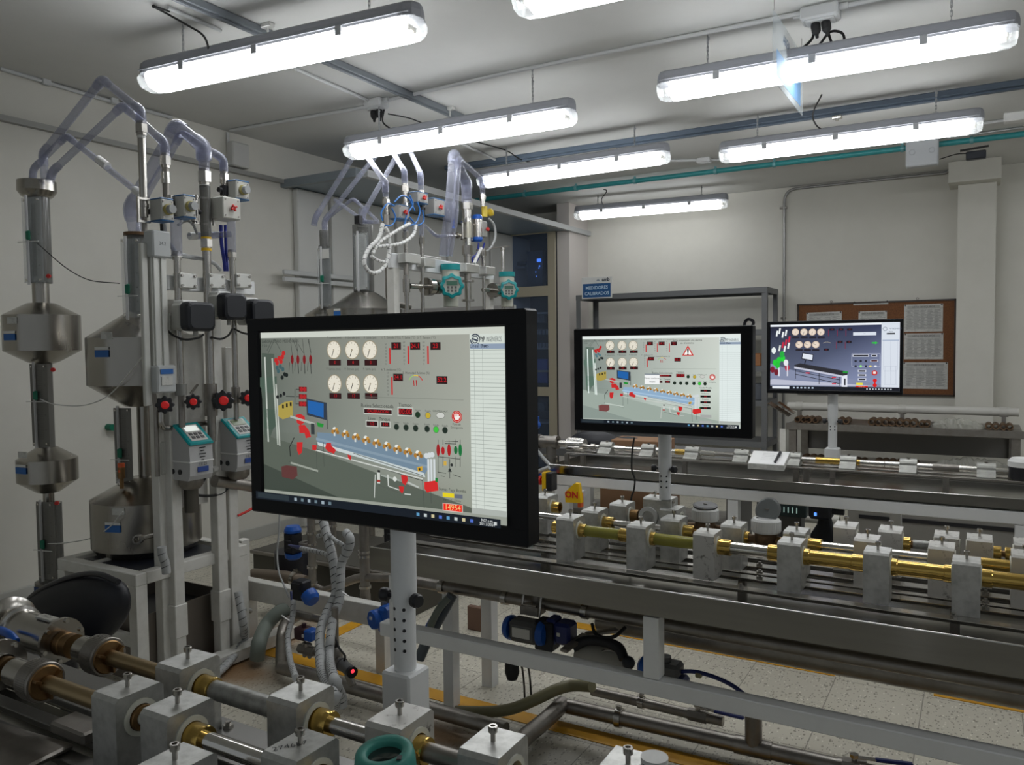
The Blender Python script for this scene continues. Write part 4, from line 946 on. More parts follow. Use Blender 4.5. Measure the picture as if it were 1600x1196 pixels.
        if near:
            T(715, 764, 'Sumas Fuga Bomba', .0068); R(700, 767.5, 718, 776, hexc(225, 205, 30)); R(718, 770, 731, 777.5, hexc(100, 106, 120)); (u0, v0), (u1, v1) = S(700, 783.5), S(731.5, 799); ar.rect(u0, v0, u1, v1, hexc(215, 190, 180)); ar.rect(u0+.003, v0+.003, u1-.003, v1-.004, hexc(232, 36, 18)); ar.text((u0+u1)/2, (v0+v1)/2, '14954', .0125, hexc(240, 190, 120)); T(715, 780, 'Hz       0 - 120 Hz', .0045)
        else:
            u, v = (.695, .06); ar.text(u, v, 'Se ha presentado una alarma', .0085, hexc(20, 20, 20)); ar.text(u, v+.03, 'en el sistema', .0085, hexc(20, 20, 20))
            ar.poly([(.70, .115), (.735, .225), (.665, .225)], hexc(200, 40, 35)); ar.poly([(.70, .14), (.724, .216), (.676, .216)], hexc(245, 245, 240)); ar.text(.70, .188, '!', .028, hexc(15, 15, 15), bold=.001)
            (u0, v0) = (.43, .425); ar.rect(u0, v0, u0+.095, v0+.115, hexc(240, 242, 242)); ar.rect(u0, v0, u0+.095, v0+.012, hexc(120, 130, 140)); ar.text(u0+.047, v0+.05, 'Desea continuar', .008, hexc(60, 60, 60)); ar.rect(u0+.03, v0+.08, u0+.068, v0+.1, hexc(215, 218, 218)); ar.text(u0+.049, v0+.09, 'Aceptar', .006, hexc(60, 60, 60))
            for i in range(4): ar.text(.805, .59+.062*i-.02, ('Caudal Prueba', 'Volumen', 'Presion', 'Tiempo')[i], .007, hexc(60, 60, 60)); led(ar, .775, .59+.062*i, .06, .022, '0.0', .007, hexc(20, 14, 14))
            ar.rect(.775, .86, .84, .89, hexc(165, 168, 165)); ar.rect(.77, .925, .84, .95, hexc(165, 168, 165))
        # task bar
        ar.rect(0, .955, 1, 1, hexc(14, 22, 32)); ar.rect(.01, .962, .16, .992, hexc(38, 48, 54))
        for i in range(6): ar.rect(.185+i*.031, .968, .197+i*.031, .986, (hexc(150, 165, 175), hexc(100, 120, 130))[i % 2])
        for i in range(8): ar.rect(.70+i*.028, .970, .711+i*.028, .987, (hexc(90, 150, 190), hexc(190, 200, 200), hexc(200, 190, 150), hexc(80, 110, 200))[i % 4])
        ar.text(.955, .969, '9:07 p.m.', .0062, hexc(220, 225, 225)); ar.text(.955, .987, '20/12/2024', .0062, hexc(220, 225, 225)); ar.rect(.978, .97, .988, .987, hexc(200, 205, 205))
    return f
def panel_art3(ar):
    A_ = lambda px, py: ((aty(px, py, 4.12).x-ar.o.x)/ar.w, (ar.o.z-aty(px, py, 4.12).z)/ar.h)
    S = A_
    ar.rect(0, 0, 1, 1, hexc(120, 128, 150)); ub = S(1377, 540)[0]; vf = S(1300, 592)[1]
    ar.rect(0, 0, 1, .03, hexc(235, 240, 245))
    ar.rect(0, .03, ub, .93, hexc(95, 104, 128), hexc(140, 150, 185), hexc(48, 55, 84), hexc(20, 24, 48))
    ar.poly([(0, .85), (.2, .80), (ub, .93), (0, .93)], hexc(185, 188, 205)); ar.poly([(0, .60), (.18, .70), (ub, .9), (ub, .93), (0, .84)], hexc(130, 138, 165))
    ar.rect(ub, .0, 1, .945, hexc(215, 222, 232))
    for i in range(4): u, v = S(1242.5+13.3*i, 519); gauge(ar, u, v, .0155, -100, hexc(230, 215, 200), hexc(190, 165, 140)); u, v = S(1243+13.3*i, 527.5); ar.rect(u-.028, v-.012, u+.028, v+.012, hexc(25, 18, 30))
    for i in range(3): u, v = S(1248.5+13*i, 538.8); gauge(ar, u, v, .0155, 160, hexc(230, 215, 200), hexc(190, 165, 140)); u, v = S(1248.5+13*i, 547.2); ar.rect(u-.028, v-.012, u+.028, v+.012, hexc(25, 18, 30))
    for (x, y) in ((1300, 515), (1314, 515), (1327.5, 515), (1312.5, 534.5), (1326.5, 534.5), (1291, 546.5)):
        u, v = S(x, y); ar.rect(u-.02, v-.016, u+.02, v+.016, hexc(22, 14, 24)); ar.text(u, v, '23', .008, hexc(150, 20, 40))
        if y < 540: ar.rect(u-.03, v, u-.026, v+.10, hexc(130, 30, 60))
    u, v = S(1292, 536); 
    for i in range(6): a0_ = math.radians(150-20*i); ar.line(u+.02*math.cos(a0_)/ar.w, v+.02-.01*math.sin(a0_)/ar.h, u+.02*math.cos(a0_-.3)/ar.w, v+.02-.01*math.sin(a0_-.3)/ar.h, .0014, hexc(200, 190, 170))
    u0, v0 = S(1333, 519.5); u1, v1 = S(1369, 524); ar.rect(u0, v0, u1, v1, hexc(215, 222, 232)); ar.text((u0+u1)/2, (v0+v1)/2, '0.0', .006, hexc(60, 60, 80))
    u, v = S(1367, 536); ar.poly([(u-.022, v-.010), (u+.002, v-.010), (u+.002, v-.022), (u+.022, v), (u+.002, v+.022), (u+.002, v+.010), (u-.022, v+.010)], hexc(40, 200, 60))
    for (x, y, c) in ((1214, 522, (235, 240, 240)), (1218, 518, (235, 240, 240)), (1223, 524, (235, 240, 240)), (1228, 521, (235, 240, 240)), (1233, 531, (200, 30, 60)), (1228, 536, (200, 30, 60)), (1223, 540, (200, 30, 60)), (1218, 545, (220, 225, 220)), (1232, 541, (235, 240, 240)), (1226, 546, (235, 240, 240))):
        u, v = S(x, y); ar.line(u-.004, v+.04, u+.005, v-.05, .008, hexc(*c))
    for (x, y, c) in ((1211, 567, (30, 200, 50)), (1217, 563, (30, 200, 50)), (1223, 560, (30, 210, 50)), (1215, 571, (30, 190, 50)), (1222, 554, (30, 170, 60)), (1209, 548, (230, 235, 235)), (1207, 578, (120, 20, 40)), (1230, 575, (180, 30, 60)), (1228, 567, (230, 232, 236)), (1213, 582, (110, 20, 36))):
        u, v = S(x, y); ar.disc(u, v, .011, hexc(*c), .016)
    u, v = S(1217, 580); ar.rect(u-.004, v-.05, u+.006, v+.08, hexc(230, 232, 240)); u, v = S(1230, 580); ar.rect(u-.003, v-.1, u+.006, v+.08, hexc(215, 216, 228))
    ar.poly([S(1241, 571), S(1250, 568), S(1325, 581), S(1324, 586), S(1313, 588), S(1241, 576)], hexc(38, 38, 44)); ar.poly([S(1241, 573), S(1316, 587), S(1316, 590), S(1241, 576)], hexc(195, 198, 215))
    for (a_, b_, c, d_) in ((1243, 577, 1243, 592), (1280, 583, 1280, 601), (1312, 589, 1312, 603), (1243, 585, 1312, 600), (1243, 580, 1312, 594)):
        ar.line(*S(a_, b_), *S(c, d_), .003, hexc(25, 25, 34))
    for (x, y) in ((1262, 583), (1303, 590), (1303, 600)): u, v = S(x, y); ar.rect(u-.016, v-.008, u+.016, v+.01, hexc(210, 40, 60))
    ar.poly([S(1315, 588), S(1324, 586), S(1324, 605), S(1315, 606)], hexc(225, 228, 238)); u, v = S(1321, 582); ar.rect(u-.02, v-.015, u+.02, v+.01, hexc(30, 150, 50)); u, v = S(1320, 597); ar.rect(u-.006, v-.05, u+.006, v+.05, hexc(40, 40, 50))
    ar.poly([S(1254, 551), S(1271, 554), S(1270, 565), S(1252, 561)], hexc(30, 32, 44)); ar.poly([S(1255, 552.5), S(1270, 555), S(1269, 563), S(1253.5, 560)], hexc(222, 228, 238)); ar.line(*S(1259, 563), *S(1257, 570), .004, hexc(20, 20, 30))
    u0, v0 = S(1331, 553); u1, v1 = S(1375, 573); 
    for p, q in (((u0, v0), (u1, v0)), ((u0, v0), (u0, v1)), ((u1, v0), (u1, v1)), ((u0, v1), (u1, v1))): ar.line(*p, *q, .0012, hexc(200, 205, 225))
    for (x, y, w_, c) in ((1345, 556, .11, (15, 15, 25)), (1366, 556, .03, (15, 15, 25)), (1366, 564, .045, (70, 10, 20)), (1347, 580, .05, (15, 15, 25)), (1347, 586.5, .05, (15, 15, 25)), (1347, 593, .05, (15, 15, 25))):
        u, v = S(x, y); ar.rect(u-w_/2-.006, v-.016, u+w_/2+.006, v+.016, hexc(215, 218, 230)); ar.rect(u-w_/2, v-.011, u+w_/2, v+.011, hexc(*c))
    for i in range(3):
        for j in range(2): u, v = S(1337+8*i, 564.5+8*j); ar.disc(u, v, .0055, hexc(30, 32, 44) if (i, j) != (1, 1) else hexc(150, 230, 130))
    for (x, c) in ((1360, (235, 215, 120)), (1368, (235, 238, 245))): u, v = S(x, 572.5); ar.disc(u, v, .006, hexc(*c), .004)
    u, v = S(1366.5, 583); ar.disc(u, v, .0125, hexc(200, 40, 40)); ar.rect(u-.01, v-.02, u+.01, v+.014, hexc(240, 232, 228))
    u, v = S(1367, 597); ar.disc(u, v-.02, .009, hexc(215, 25, 25)); ar.rect(u-.006, v-.02, u+.006, v+.06, hexc(215, 25, 25)); ar.disc(u, v+.05, .009, hexc(215, 25, 25))
    u0, v0 = S(1338, 598.5); u1, v1 = S(1348, 602); ar.rect(u0, v0, u1, v1, hexc(230, 220, 60)); u0, v0 = S(1337, 603); u1, v1 = S(1356, 607.5); ar.rect(u0, v0, u1, v1, hexc(225, 40, 30)); ar.text((u0+u1)/2, (v0+v1)/2, '14.96 Hz', .008, hexc(250, 200, 160))
    u, v = S(1383, 514); 
    for k_ in range(8): a0_ = k_*PI/4; ar.line(u+.009*math.cos(a0_)/ar.w, v+.009*math.sin(a0_)/ar.h, u+.009*math.cos(a0_+.6)/ar.w, v+.009*math.sin(a0_+.6)/ar.h, .0022, hexc(60, 70, 95))
    ar.text(u+.03, v, 'PYP INGENIEROS', .0085, hexc(80, 90, 110), 'LEFT', 0, .8); u, v = S(1392, 521.5); ar.rect(u-.03, v-.01, u+.03, v+.01, hexc(10, 12, 20)); ar.text(u, v-.03, 'Hora', .008, hexc(40, 40, 60))
    for i in range(3): u, v = S(1381+11*i, 533); ar.line(u, v, u, v+.42, .0007, hexc(165, 172, 190))
    u, v = S(1392, 532); ar.rect(u-.06, v-.008, u+.06, v+.008, hexc(165, 178, 200))
    for y in (573, 580, 601): ar.line(*S(1381, y), *S(1402, y), .0009, hexc(150, 158, 176))
    for x in (1383, 1392, 1400): ar.line(*S(x, 573), *S(x, 601), .0009, hexc(150, 158, 176))
    ar.rect(0, .945, 1, 1, hexc(10, 14, 26)); ar.rect(.02, .95, .16, .985, hexc(225, 230, 238))
    for i in range(6): ar.rect(.19+i*.03, .957, .205+i*.03, .98, hexc(180, 195, 210))
    for i in range(9): ar.rect(.76+i*.022, .962, .77+i*.022, .982, hexc(190, 198, 205))
y = 1.05
q0, q1 = aty(401, 518, y), aty(785, 513, y); r0, r1 = aty(412, 775, y), aty(792, 826, y)
scr1 = ((q0.x+r0.x)/2, (q1.x+r1.x)/2, (r0.z+r1.z)/2, (q0.z+q1.z)/2)
mx0, mx1, mz0, mz1 = -1.196, -.5915, 1.0995, 1.4655
monitor('monitor', 'large black monitor nearest the camera, dark grey test screen with 14954', mx0, mx1, mz0, mz1, y, scr1, panel_art(1))
dx0, dx1, dz0, dz1 = scr1[0]-mx0, mx1-scr1[1], scr1[2]-mz0, mz1-scr1[3]
y = 2.53; A, B = aty(896, 514.4, y), aty(1175.7, 686.5, y)
monitor('monitor', 'middle monitor with brighter test screen and red warning triangle', A.x, B.x, B.z, A.z, y, (A.x+dx0, B.x-dx1, B.z+dz0, A.z-dz1), panel_art(2))
y = 4.12; A, B = aty(1198, 503, y), aty(1410, 618.5, y)
_a, _b = aty(1203.5, 508, y), aty(1405, 612, y)
monitor('monitor', 'farthest monitor with bluish screen, before the notice board', A.x, B.x, B.z, A.z, y, (_a.x, _b.x, _b.z, _a.z), panel_art3)
# poles
x = xrow(631, 1.105, 1.0)
zc1 = aty(628, 938, 1.105).z; zh = [aty(620, py, 1.085).z for py in (953, 969.5, 985.5, 1001.5, 1017)]
zs_ = aty(633, 1060, 1.07).z
pole('thick white pole with clamp knobs holding the nearest monitor', x, 1.105, zs_-.02, 1.3, zc1, .0225, zh, 'white poles behind the monitors', (.062, .60, zs_))
x = xrow(1039, 2.60, .95); zc2 = aty(1038, 736, 2.6).z
pole('white pole with clamp knobs under the warning-triangle screen', x, 2.60, ZBK+.167, 1.3, zc2, .0225, [aty(1038, py, 2.58).z for py in (745, 753, 762)], 'white poles behind the monitors')
x = xrow(1301, 4.19, .95); zc3 = aty(1301, 661, 4.19).z
pole('white pole with square foot under the farthest monitor', x, 4.19, .84, 1.3, zc3, .0235, [aty(1301, py, 4.17).z for py in (667, 672)], 'white poles behind the monitors', (.066, .80, aty(1301, 700, 4.19).z))
# ------------------------------------------------------------------ far bench (third row, before the back wall)
YG = 3.70; XG0, XG1 = aty(857, 724, YG).x, 3.0
zr3 = aty(1240, 754.8, YG).z; zbm = aty(1600, 799, YG).z
tray('bench_tray', 'stainless drip tray of the far bench, mirror-like front lip', XG0, XG1, YG, YG+.62, zr3, zbm+.006, face=zr3-zbm-.004)
t = thing('bench_stand', 'white square-tube frame carrying the far bench by the shelf', 'bench frame', (-.5, 3.9, 0))
bh = .052
beamt(t, 'upper_rail', (XG0+.02, YG+.03, zbm-.002-bh/2-.004), (3.0, YG+.03, zbm-.002-bh/2-.004), .05, bh)
beamt(t, 'upper_rail', (XG0+.02, YG+.58, zbm-.002-bh/2-.004), (3.0, YG+.58, zbm-.002-bh/2-.004), .05, bh)
hl = zbm-.002-bh-.006
xa = (xrow(865, YG+.02, .6)+xrow(893, YG+.02, .6))/2
MB().box((xa, YG+.03, hl/2), (.088, .05, hl)).done('leg', WHITE, t)
for px in (1147, 1596): x = xrow(px, YG+.03, .6); MB().box((x, YG+.03, hl/2), (.048, .05, hl)).done('leg', WHITE, t)
for px in (919, 1400): x = xrow(px, YG+.58, .6); MB().box((x, YG+.58, hl/2), (.05, .05, hl)).done('leg', WHITE, t)
z0 = .18
beamt(t, 'lower_rail', (XG0+.1, YG+.03, z0), (3.0, YG+.03, z0), .045, .045)
zq = .838; yG = 3.86; zpG = aty(1200, 719.5, yG).z
for i, (ya, yb_, l) in enumerate(((3.79, 3.83, 'front'), (3.885, 3.93, 'middle'), (4.13, 4.17, 'back'))):
    flat_rail('mounting_rail', XG0+.06, 2.9, ya, yb_, zq-.01, zq, 'flat steel rail of the far bench, '+l+' one of three', 'mounting rails of the far bench', leg=zbm+.006, legs=[xrow(px, (ya+yb_)/2, .8) for px in (886, 911, 1070, 1244, 1260, 1478)] if i == 0 else ((xrow(1300, ya, .8),) if i == 2 else ()))
def saddle(x, label, w_=.068):
    t = thing('saddle_clamp', label, 'pipe clamp', (x, yG, zq), 0, 'saddle clamps on the far bench pipe')
    b = MB(); h = .058; r = .027
    pr = [(-.062, 0), (-.062, .006), (-.034, .022), (-r, .032)]+[(r*math.cos(a), .032+r*math.sin(a)) for a in [PI-i*PI/9 for i in range(1, 9)]]+[(r, .032), (r, 0)]
    b.prism(pr, (x-w_/2, yG, zq), (0, 1, 0), (0, 0, 1), w_)
    b.done('body', ALUW if False else mat('saddle_aluminium', (.40, .40, .37), .45, .7, noise=(25, (.30, .30, .28), .4, .7)), t)
    MB().cyl((x, yG, zq+.056), (x, yG, zq+.064), .008, n=12).done('cap_screw', STEEL, t)
    return t
sp = [949, 1014, 1083, 1160, 1240, 1326, 1419.5, 1541]
SX = [xrow(p, yG, .87) for p in sp]
for i, x in enumerate(SX): saddle(x, 'satin aluminium saddle clamp, %s along the far bench pipe from the tee' % ORD[i])
g = 'pipe pieces on the far bench'
def gs(label, *a): 
    t = thing('meter_pipe', label, 'pipe', (xrow(a[0][0], yG, zpG), yG, zpG), 0, g)
    for p0, p1, r, m, nm in a: x0_, x1_ = xrow(p0, yG, zpG), xrow(p1, yG, zpG); MB().cyl((x0_, yG, zpG), (x1_, yG, zpG), r, n=24).done(nm, m, t)
zpG = zq+.028
gs('slim brass-tinted steel rod with union, first far-bench stretch', (916, 936, .010, CHROME, 'pipe'), (924, 930, .016, STEEL, 'union'))
gs('polished union and bright pipe, second far-bench stretch', (958, 977, .014, CHROME, 'union'), (977, 1006, .010, CHROME, 'pipe'))
gs('polished pipe with pale ring behind the white pole', (1026, 1040, .016, CHROME, 'union'), (1040, 1058, .011, CHROME, 'pipe'), (1056, 1074, .014, BRASS, 'union'))
gs('short polished pipe ending before the paper pad', (1094, 1117, .014, CHROME, 'pipe'), (1117, 1152, .010, STEEL, 'reducer'))
gs('pipe stretch hidden under the paper pad', (1170, 1234, .012, CHROME, 'pipe'))
gs('polished then brass pipe just past the paper pad', (1250, 1275, .0125, CHROME, 'pipe'), (1275, 1316, .0155, BRASS, 'brass_sleeve'))
gs('brass ring and polished double pipe, far bench', (1338, 1344, .015, BRASS, 'union'), (1344, 1382, .0135, CHROME, 'pipe'), (1383, 1412, .0145, CHROME, 'pipe'))
gs('polished pipe running into a dull grey sleeve', (1430, 1457, .0135, CHROME, 'pipe'), (1457, 1499, .0155, STEELD, 'grey_sleeve'), (1499, 1530, .0135, CHROME, 'pipe'))
gs('last polished pipe before the black and white meter', (1553, 1580, .0125, CHROME, 'pipe'))
x = xrow(1600, yG, .87); t = thing('water_meter', 'black water meter with white lid at the picture edge', 'water meter', (x, yG, zq))
MB().prof([(0, .0), (.055, 0), (.055, .05), (0, .05)], (x, yG, zq+.002), (0, 0, 1), 28).done('body', BLACK, t); MB().prof([(0, .05), (.057, .05), (.057, .072), (.045, .085), (0, .085)], (x, yG, zq+.002), (0, 0, 1), 28).done('lid', WPLAST, t)
# tee and actuator where the far bench begins
X = lambda px, Y=yG, z=.87: xrow(px, Y, z)
t = thing('pipe_tee', 'large stainless tee elbow where the far bench pipe starts', 'pipe fitting', (X(855), yG, zpG))
MB().pipe([(X(800), yG, zpG+.012), (X(868), yG, zpG+.012)], .034, n=24).ring((X(838), yG, zpG+.012), (X(845), yG, zpG+.012), .040, .033).ring((X(866), yG, zpG+.012), (X(872), yG, zpG+.012), .037, .02).done('run', STEELD, t)
MB().cyl((X(861), yG, zpG+.0), (X(861), yG, zq-.075), .028, n=24).ring((X(861), yG, zq-.04), (X(861), yG, zq-.055), .034, .027).done('branch', STEELD, t)
t = thing('ribbed_coupling', 'ribbed stainless coupling between tee and first saddle clamp', 'pipe fitting', (X(895), yG, zpG))
MB().cyl((X(873), yG, zpG+.008), (X(888), yG, zpG+.008), .018, n=20).cyl((X(914), yG, zpG), (X(918), yG, zpG), .014, n=18).done('neck', STEEL, t)
b = MB(); b.cyl((X(887), yG, zpG+.006), (X(910), yG, zpG+.006), .032, n=28)
for i in range(9): a = 2*PI*i/9; b.cyl((X(888), yG+.030*math.cos(a), zpG+.006+.030*math.sin(a)), (X(909), yG+.030*math.cos(a), zpG+.006+.030*math.sin(a)), .006, n=8)
b.cyl((X(910), yG, zpG+.006), (X(914), yG, zpG+.006), .034, n=28); b.done('body', CHROME, t)
t = thing('valve_actuator', 'small blue-capped actuator on a grey body beyond the near screen', 'actuator', aty(835, 665, yG))
c = aty(839, 664, yG); MB().cyl(c, c+V((.0, -.03, 0)), .024, n=20).cyl(c+V((0, 0, .02)), c+V((0, 0, .045)), .014, n=16).done('cap', BLUE, t)
c2 = aty(826, 663, yG); MB().box(c2, (.05, .06, .055), bev=.006).done('body', GREYD, t); MB().cyl(c2+V((0, 0, .03)), c2+V((0, 0, .045)), .012, n=14).done('indicator', RED, t)
MB().cyl(c2+V((.02, 0, -.03)), V((c2.x+.02, c2.y, zpG+.035)), .011, n=14).done('stem', STEELD, t)
tb('air_hose', [aty(812, 665, yG), aty(824, 684, yG), aty(838, 702, yG), aty(843, 712, yG)], .006, BLUE, 'blue air hose slanting down beside the far tee', 'hose', 'air hoses', smooth=4)
tb('air_hose', [aty(812, 672, yG-.05), aty(828, 690, yG-.05), aty(848, 715, yG-.05), aty(862, 730, yG-.05)], .010, HOSEW, 'pale grey hose over the far tee', 'hose', 'air hoses', smooth=4)
tb('air_hose', [aty(826, 748, 3.6), aty(840, 738, 3.6), aty(858, 731, 3.6)], .011, HOSEW, 'short pale hose below the far tee', 'hose', 'air hoses', smooth=4)
c = aty(834, 747, 3.62); t = thing('cable_gland_box', 'blue connector under the far tee beside the near screen', 'connector', c); MB().box(c, (.06, .05, .035), bev=.008).cyl(c+V((.02, 0, .01)), c+V((.045, 0, .02)), .012, n=12).done('body', BLUE, t)
# emergency stop box seen from its side, and the ON switch box
c = aty(858, 752, 3.60); hz_ = (aty(858, 737, 3.6)-aty(858, 766, 3.6)).z/2
t = thing('emergency_stop', 'yellow and black emergency stop box with red button', 'emergency stop', c)
MB().box(c+V((-.014, 0, 0)), (.022, .07, hz_*2), bev=.003).done('cover', YEL, t); MB().box(c+V((.014, 0, 0)), (.032, .066, hz_*1.95), bev=.003).done('box', BLACK, t)
MB().cyl(c+V((-.025, 0, .0)), c+V((-.042, 0, 0)), .013, n=16).prof([(0, .016), (.022, .017), (.025, .026), (.02, .036), (0, .038)], c+V((-.025, 0, 0)), (-1, 0, 0), 18).done('button', RED, t)
MB().box((c.x, c.y+.02, (c.z-hz_)/2), (.03, .03, c.z-hz_+.004)).done('stand', WHITE, t)
P_ = [aty(*p, 3.58) for p in ((884, 769), (899, 755), (905, 756), (909, 786), (885, 785))]
t = thing('switch_cover', 'yellow switch cover lettered ON in red on the far bench leg', 'switch', P_[0])
xs0 = P_[0].x; MB().prism([(p.x, p.z) for p in P_], (0, 3.60, 0), (1, 0, 0), (0, 0, 1), .03).done('cover', YEL, t)
c = aty(907, 782, 3.61); MB().box(c, (.02, .03, .07), bev=.002).done('edge', ORANGE, t)
c = aty(893, 774, 3.567); MB().box((c.x-.0, 3.665, c.z-.01), (.03, .085, .03)).done('mount', WHITE, t); m_ = MB(); m_.text('ON', (c.x, 3.5675, c.z), (1, 0, 0), (0, 0, 1), .046, .0008, bold=.0015); m_.done('lettering', RED, t)
# paper pad with pen
q = [atz(*p, .905) for p in ((1177, 704.6), (1235, 707), (1225, 728), (1168.5, 724.5))]
t = thing('notepad', 'white paper pad lying across the far bench pipe', 'notepad', sum(q, V())/4)
b = MB(); vs = [p.copy() for p in q]+[p-V((0, 0, .022)) for p in q]
b._add(vs, [(3, 2, 1, 0), (4, 5, 6, 7), (0, 1, 5, 4), (1, 2, 6, 5), (2, 3, 7, 6), (3, 0, 4, 7)]); b.done('pages', PAPER, t)
b = MB(); vs = [p+V((0, 0, .001)) for p in q]; c = sum(vs, V())/4; vs = [c+(p-c)*.97 for p in vs]; b._add(vs, [(3, 2, 1, 0)]); b.done('top_sheet', mat('white_sheet', (.80, .80, .79), .7), t)
b = MB(); 
for i in range(5): a_ = q[0].lerp(q[3], .2+.12*i).lerp(q[1].lerp(q[2], .2+.12*i), .3); e_ = q[0].lerp(q[3], .2+.12*i).lerp(q[1].lerp(q[2], .2+.12*i), .62); b.bar(a_+V((0, 0, .002)), e_+V((0, 0, .002)), .001, .0005)
b.done('pencil_lines', mat('faint_lines', (.5, .5, .5), .8), t)
p0_, p1_ = atz(1211, 722, .912), atz(1219, 708, .912)
t = thing('pen', 'black pen lying on the white paper pad', 'pen', p0_); MB().cyl(p0_, p1_, .0055, n=12).cyl(p0_, p0_-(p1_-p0_).normalized()*.012, .004, .001, n=10).done('barrel', BLACK, t); MB().cyl(p1_.lerp(p0_, .35), p1_+(p1_-p0_)*.05, .0068, n=12).done('cap', NAVY, t)
# black cable from the middle monitor
tb('monitor_cable', [aty(991, 684, 2.75), aty(988, 705, 2.75), aty(987, 733, 2.75), aty(992, 750, 2.75), aty(990, 768, 2.75), aty(986, 782, 2.75), V((aty(984, 800, 2.75).x, 2.75, .70))], .0035, RUBBER, 'thin black cable hanging from the middle monitor', 'cable', smooth=5)
# ------------------------------------------------------------------ things on and under the far bench and behind it
def boxt(name, c, d, m, label, cat, rz=0, bev=.004, grp=None):
    return tag(MB().box(c, d, rz, bev).done(name, m), label, cat, grp)
c = aty(958, 772, 4.6); boxt('cardboard_box', (c.x+.12, 4.75, c.z-.02), (.42, .3, .17), CARD, 'long brown cardboard box on the shelf under the far bench', 'box')
boxt('storage_plank', (c.x+.2, 4.75, c.z-.125), (1.1, .34, .03), STEELD, 'grey plank carrying the brown box under the far bench', 'plank')
t = thing('plank_trestle', 'dark trestle holding the grey plank', 'trestle', (c.x, 4.75, 0))
for dx in (-.28, .68):
    MB().box((c.x+dx, 4.75, (c.z-.14)/2), (.05, .26, c.z-.142)).done('leg', GREYD, t)
# black bags and brown box on the bench beneath the middle monitor
c = aty(930, 690, 4.6)
b = MB(); b.sphere((c.x, 4.6, c.z-.02), .16, 16, (1.2, .6, .55)).sphere((c.x+.22, 4.6, c.z-.03), .13, 14, (1.1, .6, .55)); tag(b.done('black_bag', BLACKS), 'crumpled black bag heaped behind the first saddle clamps', 'bag')
c = aty(1000, 700, 4.55); boxt('cardboard_box', (c.x, 4.6, c.z), (.34, .22, .10), CARD, 'low brown cardboard box behind the middle monitor pole', 'box', .1)
boxt('side_table', (-2.0, 4.65, .74), (1.9, .42, .05), GREYD, 'dark ledge behind the far bench carrying bag and box', 'ledge')
t = thing('table_trestle', 'dark trestle under the ledge behind the far bench', 'trestle', (-2, 4.65, 0))
for x in (-2.85, -1.2): MB().box((x, 4.65, .355), (.05, .38, .71)).done('leg', GREYD, t)
# electronics under the far bench
c = aty(1224, 793, 4.5); t = thing('control_unit', 'dark unit with a row of small lit dots under the far bench', 'electronic unit', (c.x, 4.5, 0)); MB().box((c.x, 4.5, c.z), (.26, .12, .075), bev=.004).done('case', mat('case_green', (.012, .03, .032), .4), t)
b = MB()
for i in range(7): b.box((c.x-.05+i*.022, 4.438, c.z), (.005, .003, .03))
b.done('indicator_strip', mat('dot_lights', (.3, .4, .4), .4, emit=(.6, .9, .8), es=.3), t)
MB().box((c.x, 4.52, (c.z-.04)/2), (.2, .1, c.z-.04)).done('stand', GREYD, t)
c = aty(1283, 802, 4.3); t = thing('pump_controller', 'black controller with a glowing blue light under the far bench', 'controller', (c.x, 4.3, 0)); MB().box((c.x, 4.3, c.z+.01), (.11, .09, .075), bev=.012).cyl((c.x+.05, 4.3, c.z+.02), (c.x+.11, 4.3, c.z+.02), .022, n=14).done('case', NAVY, t); MB().box((c.x-.02, 4.2535, c.z), (.012, .003, .016)).done('light', LEDB, t); MB().lathe([(0, -.30), (.05, -.29), (.085, -.22), (.075, -.10), (.04, -.04), (.03, 0)], (c.x+.02, 4.3, c.z-.02), (0, 0, 1), 20).done('pump_body', BLACKS, t)
p, q = aty(1190, 803, 4.7), aty(1312, 816, 4.7); t = thing('pvc_pipe', 'cream pipe with a socket end under the far bench', 'pipe', p); zz = (p.z+q.z)/2
MB().cyl((p.x, 4.7, zz), (q.x, 4.7, zz), .024, n=18).done('pipe', mat('pvc_cream', (.42, .41, .36), .45), t); MB().cyl((q.x-.09, 4.7, zz), (q.x, 4.7, zz), .032, n=20).done('socket', mat('pvc_cream2', (.46, .45, .40), .45), t)
MB().box((p.x+.1, 4.7, (zz-.024)/2), (.03, .05, zz-.024)).done('support', GREYD, t)
p = aty(1345, 812, 5.2); t = thing('storage_cabinet', 'low grey cabinet with a dark slot behind the far bench', 'cabinet', (p.x+.55, 5.4, 0)); MB().box((p.x+.55, 5.4, .275), (1.25, .4, .55), bev=.005).done('body', mat('cab_grey', (.22, .21, .19), .5), t); MB().box((p.x+.55, 5.197, aty(1400, 812, 5.2).z), (1.12, .006, .022)).done('slot', BLACK, t)
